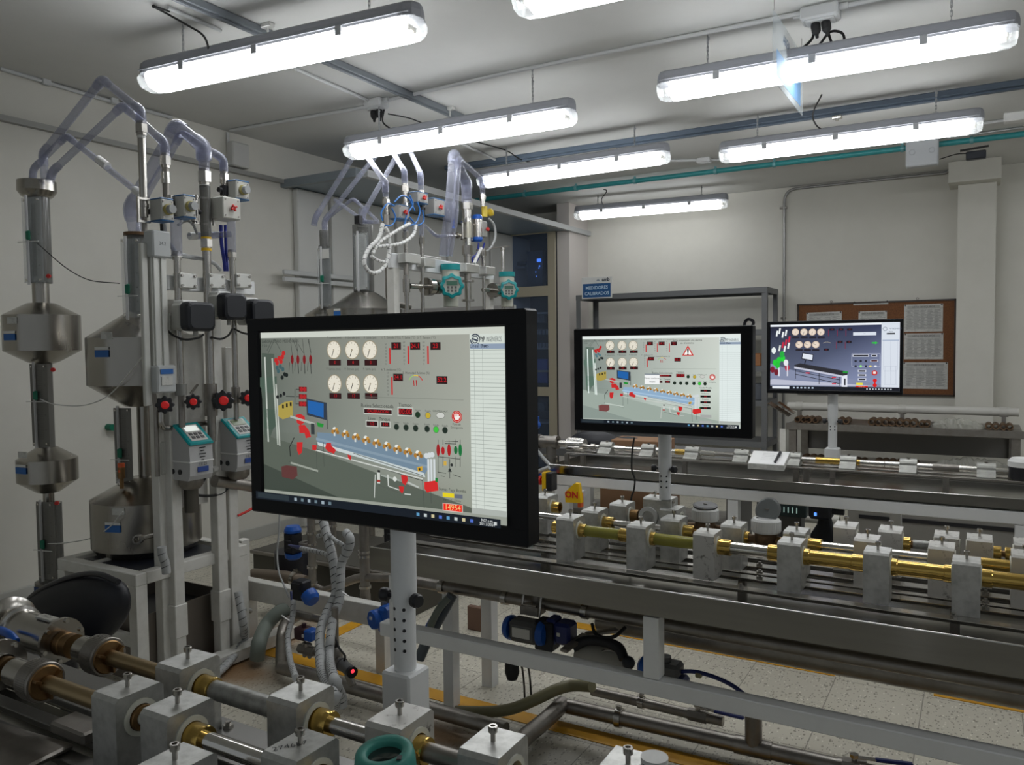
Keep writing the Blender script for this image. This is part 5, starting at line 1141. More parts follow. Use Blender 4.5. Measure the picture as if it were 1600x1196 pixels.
# ------------------------------------------------------------------ steel shelf, sign and things on it
YS = 7.6; t = thing('steel_shelf', 'tall grey angle-steel shelf against the back wall', 'shelf', (aty(1050, 700, YS).x, YS+.2, 0))
xl, xr = aty(903.5, 465, YS).x, aty(1194.5, 465, YS).x; zt = (aty(899, 462, YS).z+aty(1200, 447.5, YS).z)/2; YSB = YS*xrow(903.5, YS, 1.8)/xrow(932, YS, 1.8)*1.0
for nm, x, y in (('post', xl, YS), ('post', xr, YS), ('post', xl, YSB), ('post', xr, YSB)):
    sx = 1 if x == xl else -1; sy = 1 if y == YS else -1; b = MB()
    b.box((x, y-sy*.0, zt/2-.01), (.048, .004, zt-.02)).box((x-sx*.022, y+sy*.022, zt/2-.01), (.004, .044, zt-.02)); b.done(nm, GALV, t)
for z in [zt-.004]+[aty(1196, py, YS).z for py in (515, 573, 627, 692)]:
    h = .05
    MB().box(((xl+xr)/2, (YS+YSB)/2, z), (xr-xl+.05, YSB-YS+.01, .006)).box(((xl+xr)/2, YS-.004, z-h/2), (xr-xl+.05, .004, h)).box(((xl+xr)/2, YSB+.004, z-h/2), (xr-xl+.05, .004, h)).box((xl-.024, (YS+YSB)/2, z-h/2), (.004, YSB-YS, h)).box((xr+.024, (YS+YSB)/2, z-h/2), (.004, YSB-YS, h)).done('shelf_board', GALV, t)
A, B = aty(909, 434.5, YS-.03), aty(956.5, 465.5, YS-.03)
t = thing('shelf_sign', 'white and blue MEDIDORES CALIBRADOS sign on the steel shelf', 'sign', ((A.x+B.x)/2, YS-.03, B.z))
MB().box(((A.x+B.x)/2, YS-.03, (A.z+B.z)/2), (B.x-A.x, .006, A.z-B.z), bev=.002).done('plate', WPLAST, t)
ar = Art((A.x, YS-.0345, A.z), (1, 0, 0), (0, 0, 1), B.x-A.x, A.z-B.z)
ar.rect(.045, .30, .955, .95, hexc(25, 85, 140)); ar.text(.5, .50, 'MEDIDORES', .046, hexc(190, 215, 235), bold=.001); ar.text(.5, .77, 'CALIBRADOS', .046, hexc(190, 215, 235), bold=.001)
ar.text(.80, .14, 'amb', .05, hexc(40, 50, 60), bold=.002); ar.line(.50, .16, .60, .16, .006, hexc(60, 90, 120)); ar.line(.52, .11, .58, .11, .006, hexc(60, 90, 120))
ar.mb.done('print', PRINT, t)
c = aty(1169, 498, YS+.05); t = thing('tape_coil', 'black coil standing on the steel shelf above the middle monitor', 'coil', (c.x, YS+.06, c.z-.05))
zsh = aty(1196, 515, YS).z; c = V((c.x, YS+.08, zsh+.058))
b = MB(); pts = [c+V((.042*math.cos(a), .012*math.sin(3*a), .042*math.sin(a))) for a in [2*PI*i/20 for i in range(21)]]; b.tube(pts, .014, 8, False); b.done('coil', BLACKS, t)
c = aty(1176, 560, YS); z573 = aty(1196, 573, YS).z; t = thing('cup', 'orange-brown carton on the steel shelf by the middle monitor', 'carton', (c.x, YS+.12, z573)); MB().box((c.x, YS+.12, z573+.063), (.11, .09, .12), bev=.004).done('carton', mat('carton', (.42, .18, .07), .6), t)
c = aty(1182, 595, YS); boxt('grey_binder', (c.x, YS+.15, aty(1196, 627, YS).z+.08), (.10, .2, .15), mat('binder', (.10, .11, .13), .5), 'dark binder on the lower steel shelf board', 'binder')
# ------------------------------------------------------------------ notice board
Yn = YB-.02; A, B = aty(1246, 475.6, Yn), aty(1492.5, 620, Yn); zt_ = (A.z+aty(1493, 466.7, Yn).z)/2
t = thing('notice_board', 'brown cork notice board with a thin dark frame', 'notice board', ((A.x+B.x)/2, Yn, B.z))
MB().box(((A.x+B.x)/2, Yn+.004, (zt_+B.z)/2), (B.x-A.x, .02, zt_-B.z)).done('cork', CORK, t)
b = MB(); w_ = .016
for (x0_, x1_, za, zb_) in ((A.x, B.x, zt_-w_, zt_), (A.x, B.x, B.z, B.z+w_), (A.x, A.x+w_, B.z, zt_), (B.x-w_, B.x, B.z, zt_)): b.box(((x0_+x1_)/2, Yn-.002, (za+zb_)/2), (x1_-x0_, .026, zb_-za))
b.done('frame', WOOD, t)
for px in (1299, 1433.5): p = aty(px, 470, Yn); MB().ring((p.x, Yn-.003, zt_+.012), (p.x, Yn+.003, zt_+.012), .013, .006, 14).done('hanger', STEELD, t)
def sheet(px0, py0, px1, py1, lab, rows, cols, hd=True, tilt=0):
    a, b_ = aty(px0, py0, Yn-.008), aty(px1, py1, Yn-.008); w_, h_ = b_.x-a.x, a.z-b_.z
    ux = V((math.cos(tilt), 0, math.sin(tilt))); uz = V((-math.sin(tilt), 0, math.cos(tilt))); o = V((a.x, Yn-.009, a.z))
    t = thing('notice_sheet', lab, 'paper', ((a.x+b_.x)/2, Yn-.008, b_.z), 0, 'papers pinned on the notice board')
    m_ = MB(); m_.prism([(0, 0), (w_, 0), (w_, -h_), (0, -h_)][::-1], o+V((0, .0015, 0)), ux, uz, .0015); m_.done('sheet', PAPER, t)
    ar = Art(o-V((0, .0005, 0)), ux, uz, w_, h_); g_ = hexc(120, 122, 120)
    if hd: ar.rect(.08, .05, .92, .16, hexc(168, 168, 164)); ar.text(.5, .10, 'LISTA DE EQUIPOS', .022, hexc(70, 70, 70))
    for i in range(rows): ar.line(.05, .2+.75*i/rows, .95, .2+.75*i/rows, .0022, g_)
    for j in range(cols): 
        for i in range(rows-1): ar.line(.06+.88*j/cols+.02, .2+.75*(i+.5)/rows, .06+.88*(j+.45+.4*random.random())/cols+.02, .2+.75*(i+.5)/rows, .004, hexc(150, 150, 148))
    ar.mb.done('print', PRINT, t)
    for u in (.03, .97): c = o+ux*(w_*u)-uz*(h_*.03); MB().cyl(c, c-V((0, .006, 0)), .007, n=10).done('pin', mat('pin_dark', (.03, .03, .03), .4), t)
sheet(1260, 489, 1315, 525, 'white sheet on the board half hidden behind the far monitor', 9, 4, tilt=.01)
sheet(1341.5, 487, 1385.5, 521, 'smaller white sheet on the board above the far monitor', 7, 3)
sheet(1413, 476.5, 1473, 518, 'top white table sheet on the uncovered side of the board', 13, 5)
sheet(1413, 521.5, 1473.5, 561.5, 'centre white table sheet on the uncovered side of the board', 13, 5)
sheet(1411, 566.5, 1480.5, 608.5, 'bottom white table sheet, wider than the ones above', 12, 4)
sheet(1333.5, 472.5, 1388, 475.5, 'narrow pale paper strip along the board top', 1, 1, False)
# ------------------------------------------------------------------ stainless rack below the notice board
YR = 7.0; p, q = aty(1238, 661, YR), aty(1588, 673, YR); zt_ = p.z
t = thing('steel_rack', 'stainless two-level rack standing below the notice board', 'rack', ((p.x+q.x)/2, YR+.3, 0))
h_ = zt_-aty(1588, 686, YR).z
MB().box(((p.x+q.x)/2, YR, zt_-h_/2), (q.x-p.x+.1, .03, h_), bev=.003).box(((p.x+q.x)/2, YR+.3, zt_-.01), (q.x-p.x+.08, .6, .012)).done('upper_shelf', STEELD, t)
zl_ = aty(1300, 726, YR).z; MB().box(((p.x+q.x)/2, YR+.3, zl_-.02), (q.x-p.x+.06, .6, .03)).done('lower_shelf', STEELD, t)
MB().box(((p.x+q.x)/2, YR+.6, (zt_+zl_)/2), (q.x-p.x+.04, .01, zt_-zl_-.1)).done('back_sheet', mat('rack_back', (.30, .29, .27), .5), t)
for x in (p.x, q.x):
    for y in (YR+.03, YR+.56): MB().box((x, y, (zt_-h_)/2), (.06, .05, zt_-h_)).done('leg', STEELD, t)
MB().box((p.x-.08, YR+.02, (zt_-h_)/2), (.05, .02, zt_-h_)).done('side_plate', CREAM, t)
for x_, l_ in ((aty(1219, 645, YR).x, 1),):
    b = MB(); b.box((x_-.01, YR+.02, aty(1219, 640, YR).z), (.20, .10, .008), rot=Matrix.Rotation(.55, 3, 'Y')@Matrix.Rotation(.1, 3, 'X')).box((x_+.04, YR+.06, aty(1222, 638, YR).z), (.16, .10, .008), rot=Matrix.Rotation(.6, 3, 'Y')); b.done('hinged_flap', STEEL, t)
# white tube lying at the rear of the rack
a, b_ = aty(1231, 643, YR+.35), aty(1592, 652, YR+.35); zz = zt_+.115
t = thing('white_tube', 'long white tube lying along the top of the rack', 'tube', ((a.x+b_.x)/2, YR+.35, zz)); MB().cyl((a.x, YR+.35, zz), (b_.x, YR+.35, zz), .034, n=22).done('tube', mat('tube_white', (.55, .54, .50), .45), t)
for x in (a.x+.1, (a.x+b_.x)/2+.05, b_.x-.1): MB().cyl((x-.03, YR+.35, zz), (x+.03, YR+.35, zz), .040, n=22).done('joint', mat('tube_white2', (.50, .49, .45), .45), t); MB().box((x, YR+.35, zt_+.04), (.03, .05, .085)).done('support', STEELD, t)
# bronze meter bodies stored on the rack
def stored(px, py, lvl, yy, r=.030, L=.16, k=[0]):
    z = (zt_-.004 if lvl == 0 else zl_-.005)+r; x = xrow(px, yy, z); k[0] += 1
    m_ = MB(); m_.ring((x, yy, z), (x, yy+L, z), r, r*.62, 18).ring((x, yy+L*.3, z), (x, yy+L*.7, z), r*1.25 if False else r*1.02, r*.9, 18)
    return m_.done('bronze_tube', BRONZE)
up = [1362, 1372.5, 1383.5, 1394, 1405, 1416, 1427]; lo = [1371, 1382, 1393, 1404, 1415, 1429]
for i, px in enumerate(up): tag(stored(px, 654, 0, YR+.05), 'bronze tube end, %s in the clean row on the rack top' % ORD[i], 'bronze tube', 'bronze tubes stored on the rack')
for i, px in enumerate((1246, 1256, 1264, 1274, 1312, 1322)): tag(stored(px, 654, 0, YR+.08, .026), 'dusty bronze tube, %s near the pole on the rack top' % ORD[i], 'bronze tube', 'bronze tubes stored on the rack')
for i, px in enumerate((1440, 1448, 1545, 1556, 1568, 1578)): tag(stored(px, 660, 0, YR+.08, .024), 'bronze tube, %s past the clean row on the rack top' % ORD[i], 'bronze tube', 'bronze tubes stored on the rack')
for i, px in enumerate(lo): tag(stored(px, 718, 1, YR+.05), 'bronze tube end, %s in the lower shelf main row' % ORD[i], 'bronze tube', 'bronze tubes stored on the rack')
for i, px in enumerate((1256, 1267, 1278, 1288)): tag(stored(px, 712, 1, YR+.05), 'bronze tube, %s on the lower shelf beside the pole' % ORD[i], 'bronze tube', 'bronze tubes stored on the rack')
for i, px in enumerate((1318, 1328, 1338, 1348, 1480, 1492, 1505, 1518, 1532)): tag(stored(px, 718, 1, YR+.10, .024), 'dark tube, %s along the shadowy lower shelf' % ORD[i], 'bronze tube', 'bronze tubes stored on the rack')
def lump(x0, x1, y, z, h, seed):
    random.seed(seed); m_ = MB(); n = 26; k = 7; vs = []
    for i in range(n):
        for j in range(k):
            a = PI*j/(k-1); t_ = i/(n-1); e = math.sin(PI*min(1, max(0, t_)))**.5
            rr = 1+.28*(random.random()-.5); vs.append(V((x0+(x1-x0)*t_, y+.10*math.cos(a)*e*rr, z+h*math.sin(a)*e*rr+.001)))
    m_._add(vs, [(i*k+j, i*k+j+1, (i+1)*k+j+1, (i+1)*k+j) for i in range(n-1) for j in range(k-1)], False); return m_
film = clearmat('plastic_film', (.55, .55, .50), .4, .15)
tag(lump(xrow(1455, YR+.1, .8), xrow(1540, YR+.1, .8), YR+.12, zt_-.004, .075, 3).done('plastic_bag', film), 'crumpled clear plastic bag lying on the rack top', 'plastic bag')
tag(lump(xrow(1452, YR+.1, .6), xrow(1590, YR+.1, .6), YR+.14, zl_-.005, .10, 5).done('plastic_wrap', film), 'crumpled clear wrap over tubes on the lower shelf', 'plastic wrap')
# ------------------------------------------------------------------ cabinet by the pillar
YC = 7.79; xr_, xl_ = aty(870.5, 450, 7.8).x-.004, aty(772, 400, YC).x; ztc = aty(862, 355, YC).z
t = thing('cabinet', 'tall beige-framed cabinet with dark open compartments beside the pillar', 'cabinet', ((xl_+xr_)/2, YC+.25, 0)); D5 = .46
b = MB(); b.box((xl_+.01, YC+D5/2, ztc/2), (.02, D5, ztc)).box((xr_-.01, YC+D5/2, ztc/2), (.02, D5, ztc)).box(((xl_+xr_)/2, YC+D5-.01, ztc/2), (xr_-xl_, .02, ztc)).box(((xl_+xr_)/2, YC+D5/2, ztc-.01), (xr_-xl_, D5, .02)); b.done('carcass', FELT, t)
fw = aty(870, 500, YC).x-aty(858, 500, YC).x; b = MB()
b.box((xr_-fw/2, YC-.012, ztc/2), (fw, .024, ztc), bev=.003).box((xl_+fw/2, YC-.012, ztc/2), (fw, .024, ztc), bev=.003)
for (pa, pb) in ((355, 365), (447, 463), (605, 619), (694, 712)):
    za, zb_ = aty(850, pa, YC).z, aty(850, pb, YC).z; b.box(((xl_+xr_)/2, YC-.011, (za+zb_)/2), (xr_-xl_-2*fw, .022, za-zb_), bev=.002)
b.done('door_frame', BEIGE, t)
for (py, w_) in ((417, .5), (490, 1), (545, 1), (580, 1), (660, 1)):
    z = aty(840, py, YC+.1).z; MB().box(((xl_+xr_)/2-(.25 if w_ < 1 else 0)*(xr_-xl_), YC+.2, z), ((xr_-xl_)*w_-.05, .3, .02)).done('shelf', mat('inner_shelf', (.25, .27, .29), .5), t)
MB().box(((xl_+xr_)/2, YC+.004, (ztc)/2), (xr_-xl_-2*fw, .004, ztc-.1)).done('glass', clearmat('cabinet_glass', (.30, .36, .46), .10, .08), t)
# devices inside the cabinet
def dev(px, py, wpx, hpx, m, name, lab, cat, dy=.12, grp=None):
    c = aty(px, py, YC+dy); w_ = wpx*YC/1249*1.25; h_ = hpx*YC/1249*1.03
    return tag(MB().box(c, (w_, .08, h_), bev=.003).done(name, m), lab, cat, grp)
random.seed(11)
DARKD = mat('device_dark', (.05, .065, .09), .4); DARKP = mat('device_pale', (.30, .33, .36), .5)
o = dev(838, 421, 26, 62, DARKD, 'rack_unit', 'dark rack unit with glowing blue display in the cabinet', 'electronic unit')
c = aty(842, 407, YC+.06); t = thing('lit_display', 'small glowing blue display inside the dark cabinet', 'display', c); MB().box(c, (.045, .012, .035)).done('screen', LEDB, t)
for (px, py, s_) in ((843, 416, .013), (842, 419, .010), (837, 425, .008), (838, 432, .008)): c = aty(px, py, YC+.06); MB().box(c, (s_, .01, s_)).done('status_light', LEDB, t)
for i in range(5): dev(803+i*11.5, 498, 8, 12+3*random.random(), DARKP if i % 2 else DARKD, 'instrument', 'small dark instrument, %s on the cabinet second tier' % ORD[i], 'instrument', .14, 'instruments in the cabinet')
for i in range(7): dev(826+i*5.2, 519, 3.4, 9, DARKP, 'meter_box', 'small grey block, %s in the upper cabinet row' % ORD[i], 'small block', .12, 'grey blocks in the cabinet')
for i in range(7): dev(826+i*5.2, 540, 3.4, 9, DARKP, 'meter_box', 'small grey block, %s in the lower cabinet row' % ORD[i], 'small block', .12, 'grey blocks in the cabinet')
for i in range(5): dev(828+(i % 2)*5, 565+i*8.5, 6, 6, mat('white_bottle', (.55, .60, .66), .4), 'bottle', 'pale bottle, %s down the stack in the cabinet' % ORD[i], 'bottle', .12, 'bottles in the cabinet')
dev(850, 580, 17, 42, mat('blue_box', (.03, .07, .35), .4), 'blue_crate', 'dark blue crate in the third cabinet compartment', 'crate', .14)
dev(845, 636, 18, 14, DARKD, 'meter_case', 'dark case in the lowest cabinet compartment', 'case', .14)
dev(815, 412, 20, 6, DARKD, 'printer', 'flat dark box on the top cabinet shelf', 'box', .14)

# ------------------------------------------------------------------ pipes, valves and hoses under the middle bench
def steelrun(label, pts, r, bend=.05, m=STEELD, rings=(), grp='stainless pipes under the benches'):
    t = thing('steel_pipe', label, 'pipe', pts[0], 0, grp); MB().pipe(pts, r, bend, 18).done('pipe', m, t)
    for p, d in rings: p = V(p); d = V(d).normalized(); MB().ring(p-d*.011, p+d*.011, r*1.3, r*.98, 22).box(p+V((0, 0, r*1.4)), (.016, .014, .014)).done('clamp_ring', STEEL, t)
    return t
yp = 2.46; za = aty(740, 925, yp).z
steelrun('stainless pipe slung directly below the middle tray', [(-2.0, yp, za), (3.0, yp, za)], .021, rings=[((xrow(692, yp, za), yp, za), (1, 0, 0)), ((xrow(790, yp, za), yp, za), (1, 0, 0)), ((xrow(915, yp, za), yp, za), (1, 0, 0))])
zb_ = aty(1450, 1062, 2.62).z
steelrun('wide dull pipe running low behind the middle bench', [(-1.2, 2.66, zb_-.01), (3.0, 2.66, zb_-.01)], .042)
zc_ = aty(1450, 1040, 2.56).z
steelrun('dark pipe above the wide one behind the middle bench', [(-1.2, 2.57, zc_+.02), (3.0, 2.57, zc_+.02)], .030, m=mat('dark_pipe', (.10, .09, .08), .45, .6))
t = thing('pipe_hanger', 'steel hangers holding the low pipes to the bench frame', 'hanger', (0, 2.6, .5))
for x in (-.9, .6, 2.0): MB().box((x, 2.62, .56), (.03, .012, .14)).done('strap', STEELD, t)
def actuator(cx_, cy_, cz_, L, r, label, ax=(1, 0, 0), plate=True, m=None):
    t = thing('pneumatic_actuator', label, 'actuator', (cx_, cy_, cz_), 0, 'pneumatic actuators under the benches'); a = V(ax).normalized(); c = V((cx_, cy_, cz_)); s_ = V((0, 0, 1)).cross(a)
    MB().bar(c-a*L*.34, c+a*L*.34, r*1.9, r*2.0, bev=r*.35).done('body', m or GREYD, t)
    for sg in (-1, 1):
        b = MB(); b.prof([(0, 0), (r*1.12, 0), (r*1.12, L*.05), (r*.95, L*.13), (r*.4, L*.16), (0, L*.16)], c+a*sg*L*.34, a*sg, 24); b.done('end_cap', BLUE, t)
        bb = MB()
        for k_ in range(4): q_ = PI/4+k_*PI/2; bb.cyl(c+a*sg*(L*.40)+s_*r*.85*math.cos(q_)+V((0, 0, r*.85*math.sin(q_))), c+a*sg*(L*.415)+s_*r*.85*math.cos(q_)+V((0, 0, r*.85*math.sin(q_))), r*.09, n=8)
        bb.done('cap_bolt', STEEL, t)
    if plate: MB().box(c+V((0, -r*.98, 0)) if abs(a.x) > .5 else c+V((r*.98, 0, 0)), (L*.42, .002, r*.9), bev=.0005).done('name_plate', mat('plate_silver', (.55, .55, .54), .35, .4), t)
    return t, c
pa = aty(822, 985, 2.37); t, c = actuator(pa.x, 2.37, pa.z, .165, .038, 'blue-capped pneumatic actuator hanging under the middle bench')
b = MB(); b.box(c+V((0, .05, .06)), (.07, .06, .03)).cyl(c+V((0, .085, .05)), c+V((0, .085, .13)), .022, n=18); b.done('valve_body', STEELD, t)
b = MB()
for sx in (-.035, .035): b.tube([c+V((sx, .03, .04)), c+V((sx, .045, .10)), c+V((sx, .06, .13))], .005, 8)
b.box(c+V((0, .03, .075)), (.05, .012, .012)); b.done('bracket', STEEL, t)
p = aty(884, 988, 2.40); b = thing('limit_switch', 'dark blue switch housing beside the actuator under the bench', 'switch box', p)
MB().box(p, (.06, .07, .075), bev=.010).box(p+V((-.045, 0, .0)), (.035, .06, .09), bev=.006).done('housing', BLUED, b); MB().box(p+V((-.01, -.036, .0)), (.012, .003, .012)).done('logo_square', CREAM, b)
p = aty(855, 1000, 2.39); boxt('solenoid_block', p+V((0, 0, .02)), (.07, .06, .10), BLACKS, 'black solenoid block between actuator and blue housing', 'solenoid')
# diagonal bar, black manometer arm and gauge
tag(MB().bar(aty(880, 1018, 2.30), aty(915, 992, 2.42), .03, .012, bev=.003).bar(aty(915, 992, 2.42), aty(965, 985, 2.5), .025, .012, bev=.003).done('bracket_bar', STEELD), 'flat slanting steel bracket near the pressure gauge', 'bracket')
p = aty(952, 1030, 2.42); d = V((.30, -.93, .10)).normalized()
t = thing('pressure_gauge', 'round pale pressure gauge lying under the middle bench', 'pressure gauge', p)
MB().prof([(0, 0), (.036, 0), (.040, .004), (.040, .022), (.037, .026), (.034, .026)], p, d, 30).done('case', STEELD, t); MB().lathe([(0, .0235), (.034, .0235)], p, d, 30, False).done('dial', mat('dial_face', (.48, .48, .45), .5), t)
u_ = V((0, 0, 1)).cross(d).normalized(); v_ = d.cross(u_); b = MB(); o_ = p+d*.0242; b.bar(o_-u_*.006-v_*.003, o_+u_*.02+v_*.012, .003, .0008, up=d)
for i in range(11): a = math.radians(225-27*i); e = u_*math.cos(a)+v_*math.sin(a); b.bar(o_+e*.024, o_+e*.030, .0014, .0006, up=d)
b.done('needle_and_scale', BLACK, t)
tag(MB().lathe([(0, 0), (.045, .0), (.05, .03), (.045, .16), (0, .17)], aty(905, 1018, 2.42)+V((-.0, 0, -.0)), (1, 0, -.12), 24).done('filter_bowl', mat('pale_bowl', (.36, .35, .31), .35)), 'pale cylinder lying left of the pressure gauge', 'filter bowl')
t = thing('valve_lever', 'black bent lever with round grip over the pressure gauge', 'lever', aty(920, 1002, 2.40))
MB().tube([aty(895, 1012, 2.36), aty(915, 1002, 2.38), aty(942, 1003, 2.38), aty(966, 1012, 2.36), aty(975, 1030, 2.34)], .017, 12, smooth=4).done('arm', BLACKS, t); c = aty(982, 1036, 2.33); MB().sphere(c, .021, 16).done('grip', NAVY, t)
tb('gauge_hose', [aty(925, 975, 2.42), aty(930, 990, 2.40), aty(945, 997, 2.38), aty(962, 994, 2.38), aty(977, 981, 2.42)], .006, RUBBER, 'black hose looping below the tray by the gauge', 'hose', smooth=5)
# second actuator behind the post
p = aty(1030, 1047, 2.45); t = thing('pneumatic_actuator', 'low blue and black actuator behind the white bench post', 'actuator', p, 0, 'pneumatic actuators under the benches')
MB().box(p+V((.02, 0, .012)), (.11, .07, .045), bev=.01).cyl(p+V((.02, 0, .03)), p+V((.02, 0, .05)), .02, n=16).done('body', GREYD, t); MB().box(p+V((.03, -.01, -.025)), (.13, .09, .035), bev=.01).done('base', BLUED, t); MB().prof([(0, 0), (.034, 0), (.034, .02), (.02, .03), (0, .03)], p+V((-.04, 0, 0)), (-1, 0, .1), 20).done('end_cap', BLUE, t)
MB().box(p+V((.045, -.058, -.02)), (.014, .003, .014)).done('logo_square', CREAM, t)
tb('air_hose', [aty(1060, 1050, 2.45), aty(1085, 1050, 2.45), aty(1115, 1058, 2.45), aty(1145, 1072, 2.45), aty(1168, 1090, 2.45)], .007, BLUED, 'blue air hose leaving the low actuator over the tiles', 'hose', 'air hoses', smooth=5)
tag(MB().box(aty(1092, 1055, 2.45), (.02, .02, .016), bev=.003).done('hose_clip', OLIVE), 'small pale clip on the blue air hose', 'clip')
# floor pipes: long run with elbow, clamp, tee and lever valve
zf = .055
yA = 2.40; 
steelrun('floor pipe passing under the pole socket of the near monitor', [atz(438, 1043, zf), atz(600, 1088, zf), atz(790, 1142, zf)], .028, .07)
pa, pb = atz(868, 1087, zf), atz(1175, 1160, zf); yq = (pa.y+pb.y)/2-.25
pa, pb = atz(868, 1100, zf), atz(1430, 1225, zf)
steelrun('floor pipe with clamp ring in front of the middle bench', [pa, pb], .027, rings=[(pa.lerp(pb, .21), pb-pa)])
dq = (pb-pa).normalized()
t = thing('pipe_tee', 'stainless tee rising from the floor pipe near the blue lever', 'pipe fitting', atz(1178, 1150, zf)); c = pa+dq*((atz(1180, 1162, zf)-pa).length)
MB().cyl(c, c+V((0, 0, .16)), .028, n=22).cyl(c-dq*.06, c+dq*.06, .0305, n=22).ring(c+V((0, 0, .15)), c+V((0, 0, .16)), .033, .027).done('body', STEELD, t)
def lever_valve(c, d, label, lv, hmat=BLUED, r=.03, L=.13):
    t = thing('lever_valve', label, 'valve', c, 0, 'valves with blue levers'); c = V(c); d = V(d).normalized()
    MB().cyl(c-d*.035, c+d*.035, r*1.15, n=6, smooth=False).cyl(c-d*.05, c+d*.05, r*.95, n=20).done('body', STEELD, t)
    MB().cyl(c, c+V((0, 0, r+.016)), .009, n=12).cyl(c+V((0, 0, r+.012)), c+V((0, 0, r+.022)), .014, n=6, smooth=False).done('spindle', STEEL, t)
    l0 = c+V((0, 0, r+.012)); lv = V(lv).normalized(); MB().bar(l0, l0+lv*L*.4, .018, .004).done('lever', STEEL, t); MB().bar(l0+lv*L*.35, l0+lv*L, .020, .010, bev=.004).done('grip', hmat, t); return t
c = pa+dq*((atz(1335, 1202, zf)-pa).length); lever_valve(c, dq, 'lever valve at the end of the floor pipe, picture bottom', atz(1425, 1195, c.z+.04)-(c+V((0, 0, .042))), L=.17)
pc, pd = atz(925, 1080, .05), atz(1130, 1128, .05)
steelrun('thinner floor pipe half hidden behind the lower white rail', [pc, pd], .018, rings=[(pc.lerp(pd, .4), pd-pc)])
lever_valve(pc.lerp(pd, .82), pd-pc, 'lever valve with wide navy grip behind the white rail', pd-pc+V((.04, -.02, .0)), r=.02, L=.17)
# big elbow pipe going from behind towards the near bench
pe = [atz(880, 1100, .06), atz(850, 1128, .06), atz(815, 1158, .07), atz(795, 1190, .09)]
tag(MB().tube(pe, .030, 18, smooth=4).done('steel_pipe', STEELD), 'dark pipe bending from the floor run toward the camera', 'pipe', 'stainless pipes under the benches')
tb('drain_hose', [atz(712, 1112, .04), atz(760, 1113, .05), atz(800, 1108, .07), atz(838, 1093, .10), atz(870, 1078, .13), atz(895, 1072, .14), aty(925, 1073, 2.6)], .021, OLIVE, 'olive hose curving over the tiles below the white rail', 'hose', smooth=6, n=14)
for k_, (xx, l_) in enumerate(((812, 'first'), (822, 'second'))): tb('black_lead', [aty(xx, 1020, 2.42), atz(xx+6, 1060, .12), atz(xx+8, 1092, .02)], .004, RUBBER, 'thin black lead dropping from the actuator, %s of two' % l_, 'cable', smooth=4)
t = thing('hose_end', 'black rubber foot hanging below the blue-capped actuator', 'rubber part', aty(800, 1040, 2.38)); MB().lathe([(0, -.05), (.018, -.045), (.026, -.02), (.024, .02), (.014, .04), (0, .04)], aty(800, 1042, 2.38), (0, 0, 1), 18).done('foot', RUBBER, t)
# brown tag board on floor behind
c = atz(727, 995, .0); boxt('floor_bracket', (c.x, c.y+.1, .06), (.09, .03, .12), mat('rust_board', (.16, .09, .06), .7), 'small rusty upright plate standing on the tiles', 'plate')
# grey-blue flat hoses behind the pole
tb('flat_hose', [aty(707, 930, 2.42), aty(696, 950, 2.40), aty(682, 975, 2.36), aty(670, 995, 2.32), aty(655, 1030, 2.30)], .020, mat('hose_slate', (.10, .12, .14), .45), 'slate hose slanting down behind the near monitor pole', 'hose', smooth=5, n=14)
tb('flat_hose', [aty(690, 945, 2.38), aty(678, 965, 2.34), aty(668, 982, 2.32)], .012, BLUE, 'blue flat hose beside the slate hose', 'hose', smooth=4)
tb('flat_hose', [aty(700, 935, 2.36), aty(684, 955, 2.33), aty(672, 980, 2.31)], .014, GREYH, 'pale grey hose between slate and blue hoses', 'hose', smooth=4)

# ------------------------------------------------------------------ near bench
ZN = .723; zpN = ZN+.094; XN0, XN1 = -2.0, 1.5
tray('bench_tray', 'dark-looking stainless tray of the near bench, bottom of picture', XN0, XN1, .50, .985, .69, .62)
t = thing('bench_stand', 'white frame under the near bench', 'bench frame', (-.5, .7, 0))
for y in (.54, .95): beamt(t, 'upper_rail', (XN0+.02, y, .585), (1.5, y, .585), .045, .05)
for x in (-1.95, -.2, 1.45):
    for y in (.54, .95): MB().box((x, y, .28), (.045, .045, .56)).done('leg', WHITE, t)
for i, (ya, yb_, l, zt_) in enumerate(((.60, .635, 'camera side', ZN), (.675, .70, 'second', ZN), (.745, .775, 'third', ZN), (.805, .835, 'fourth', ZN), (.875, .90, 'fifth', ZN), (.935, .985, 'outermost, bolted', ZN))):
    bl = [atz(404, 1113, ZN).x] if i == 5 else ([-.66] if i == 3 else ())
    flat_rail('mounting_rail', XN0+.1, 1.4, ya, yb_, zt_-.012, zt_, 'flat steel rail of the near bench, '+l, 'mounting rails of the near bench', bolts=bl, m=mat('dark_rail', (.20, .195, .185), .35, .9), leg=.62, legs=(-1.3, -.3, .8) if i in (0, 5) else ())
G2 = 'clamp blocks in rows on the near bench'
yb3, yb2, yb1 = .914, .785, .672
for i, x in enumerate((-1.208, -.935, -.742, -.578, -.392)): place(x, (.910, .912, .922, .922, .958)[i], ZN, 'aluminium clamp block, %s in the outer row of the near bench' % ORD[i], G2, 1 if i == 2 else 0, .02)
for i, x in enumerate((-1.195, -1.070, -.808)): place(x, yb2, ZN, 'aluminium clamp block, %s in the centre row of the near bench' % ORD[i], G2, 0, 0)
place(-.925, .672, ZN, 'aluminium clamp block cut by the picture bottom, nearest row', G2, 0, 0)
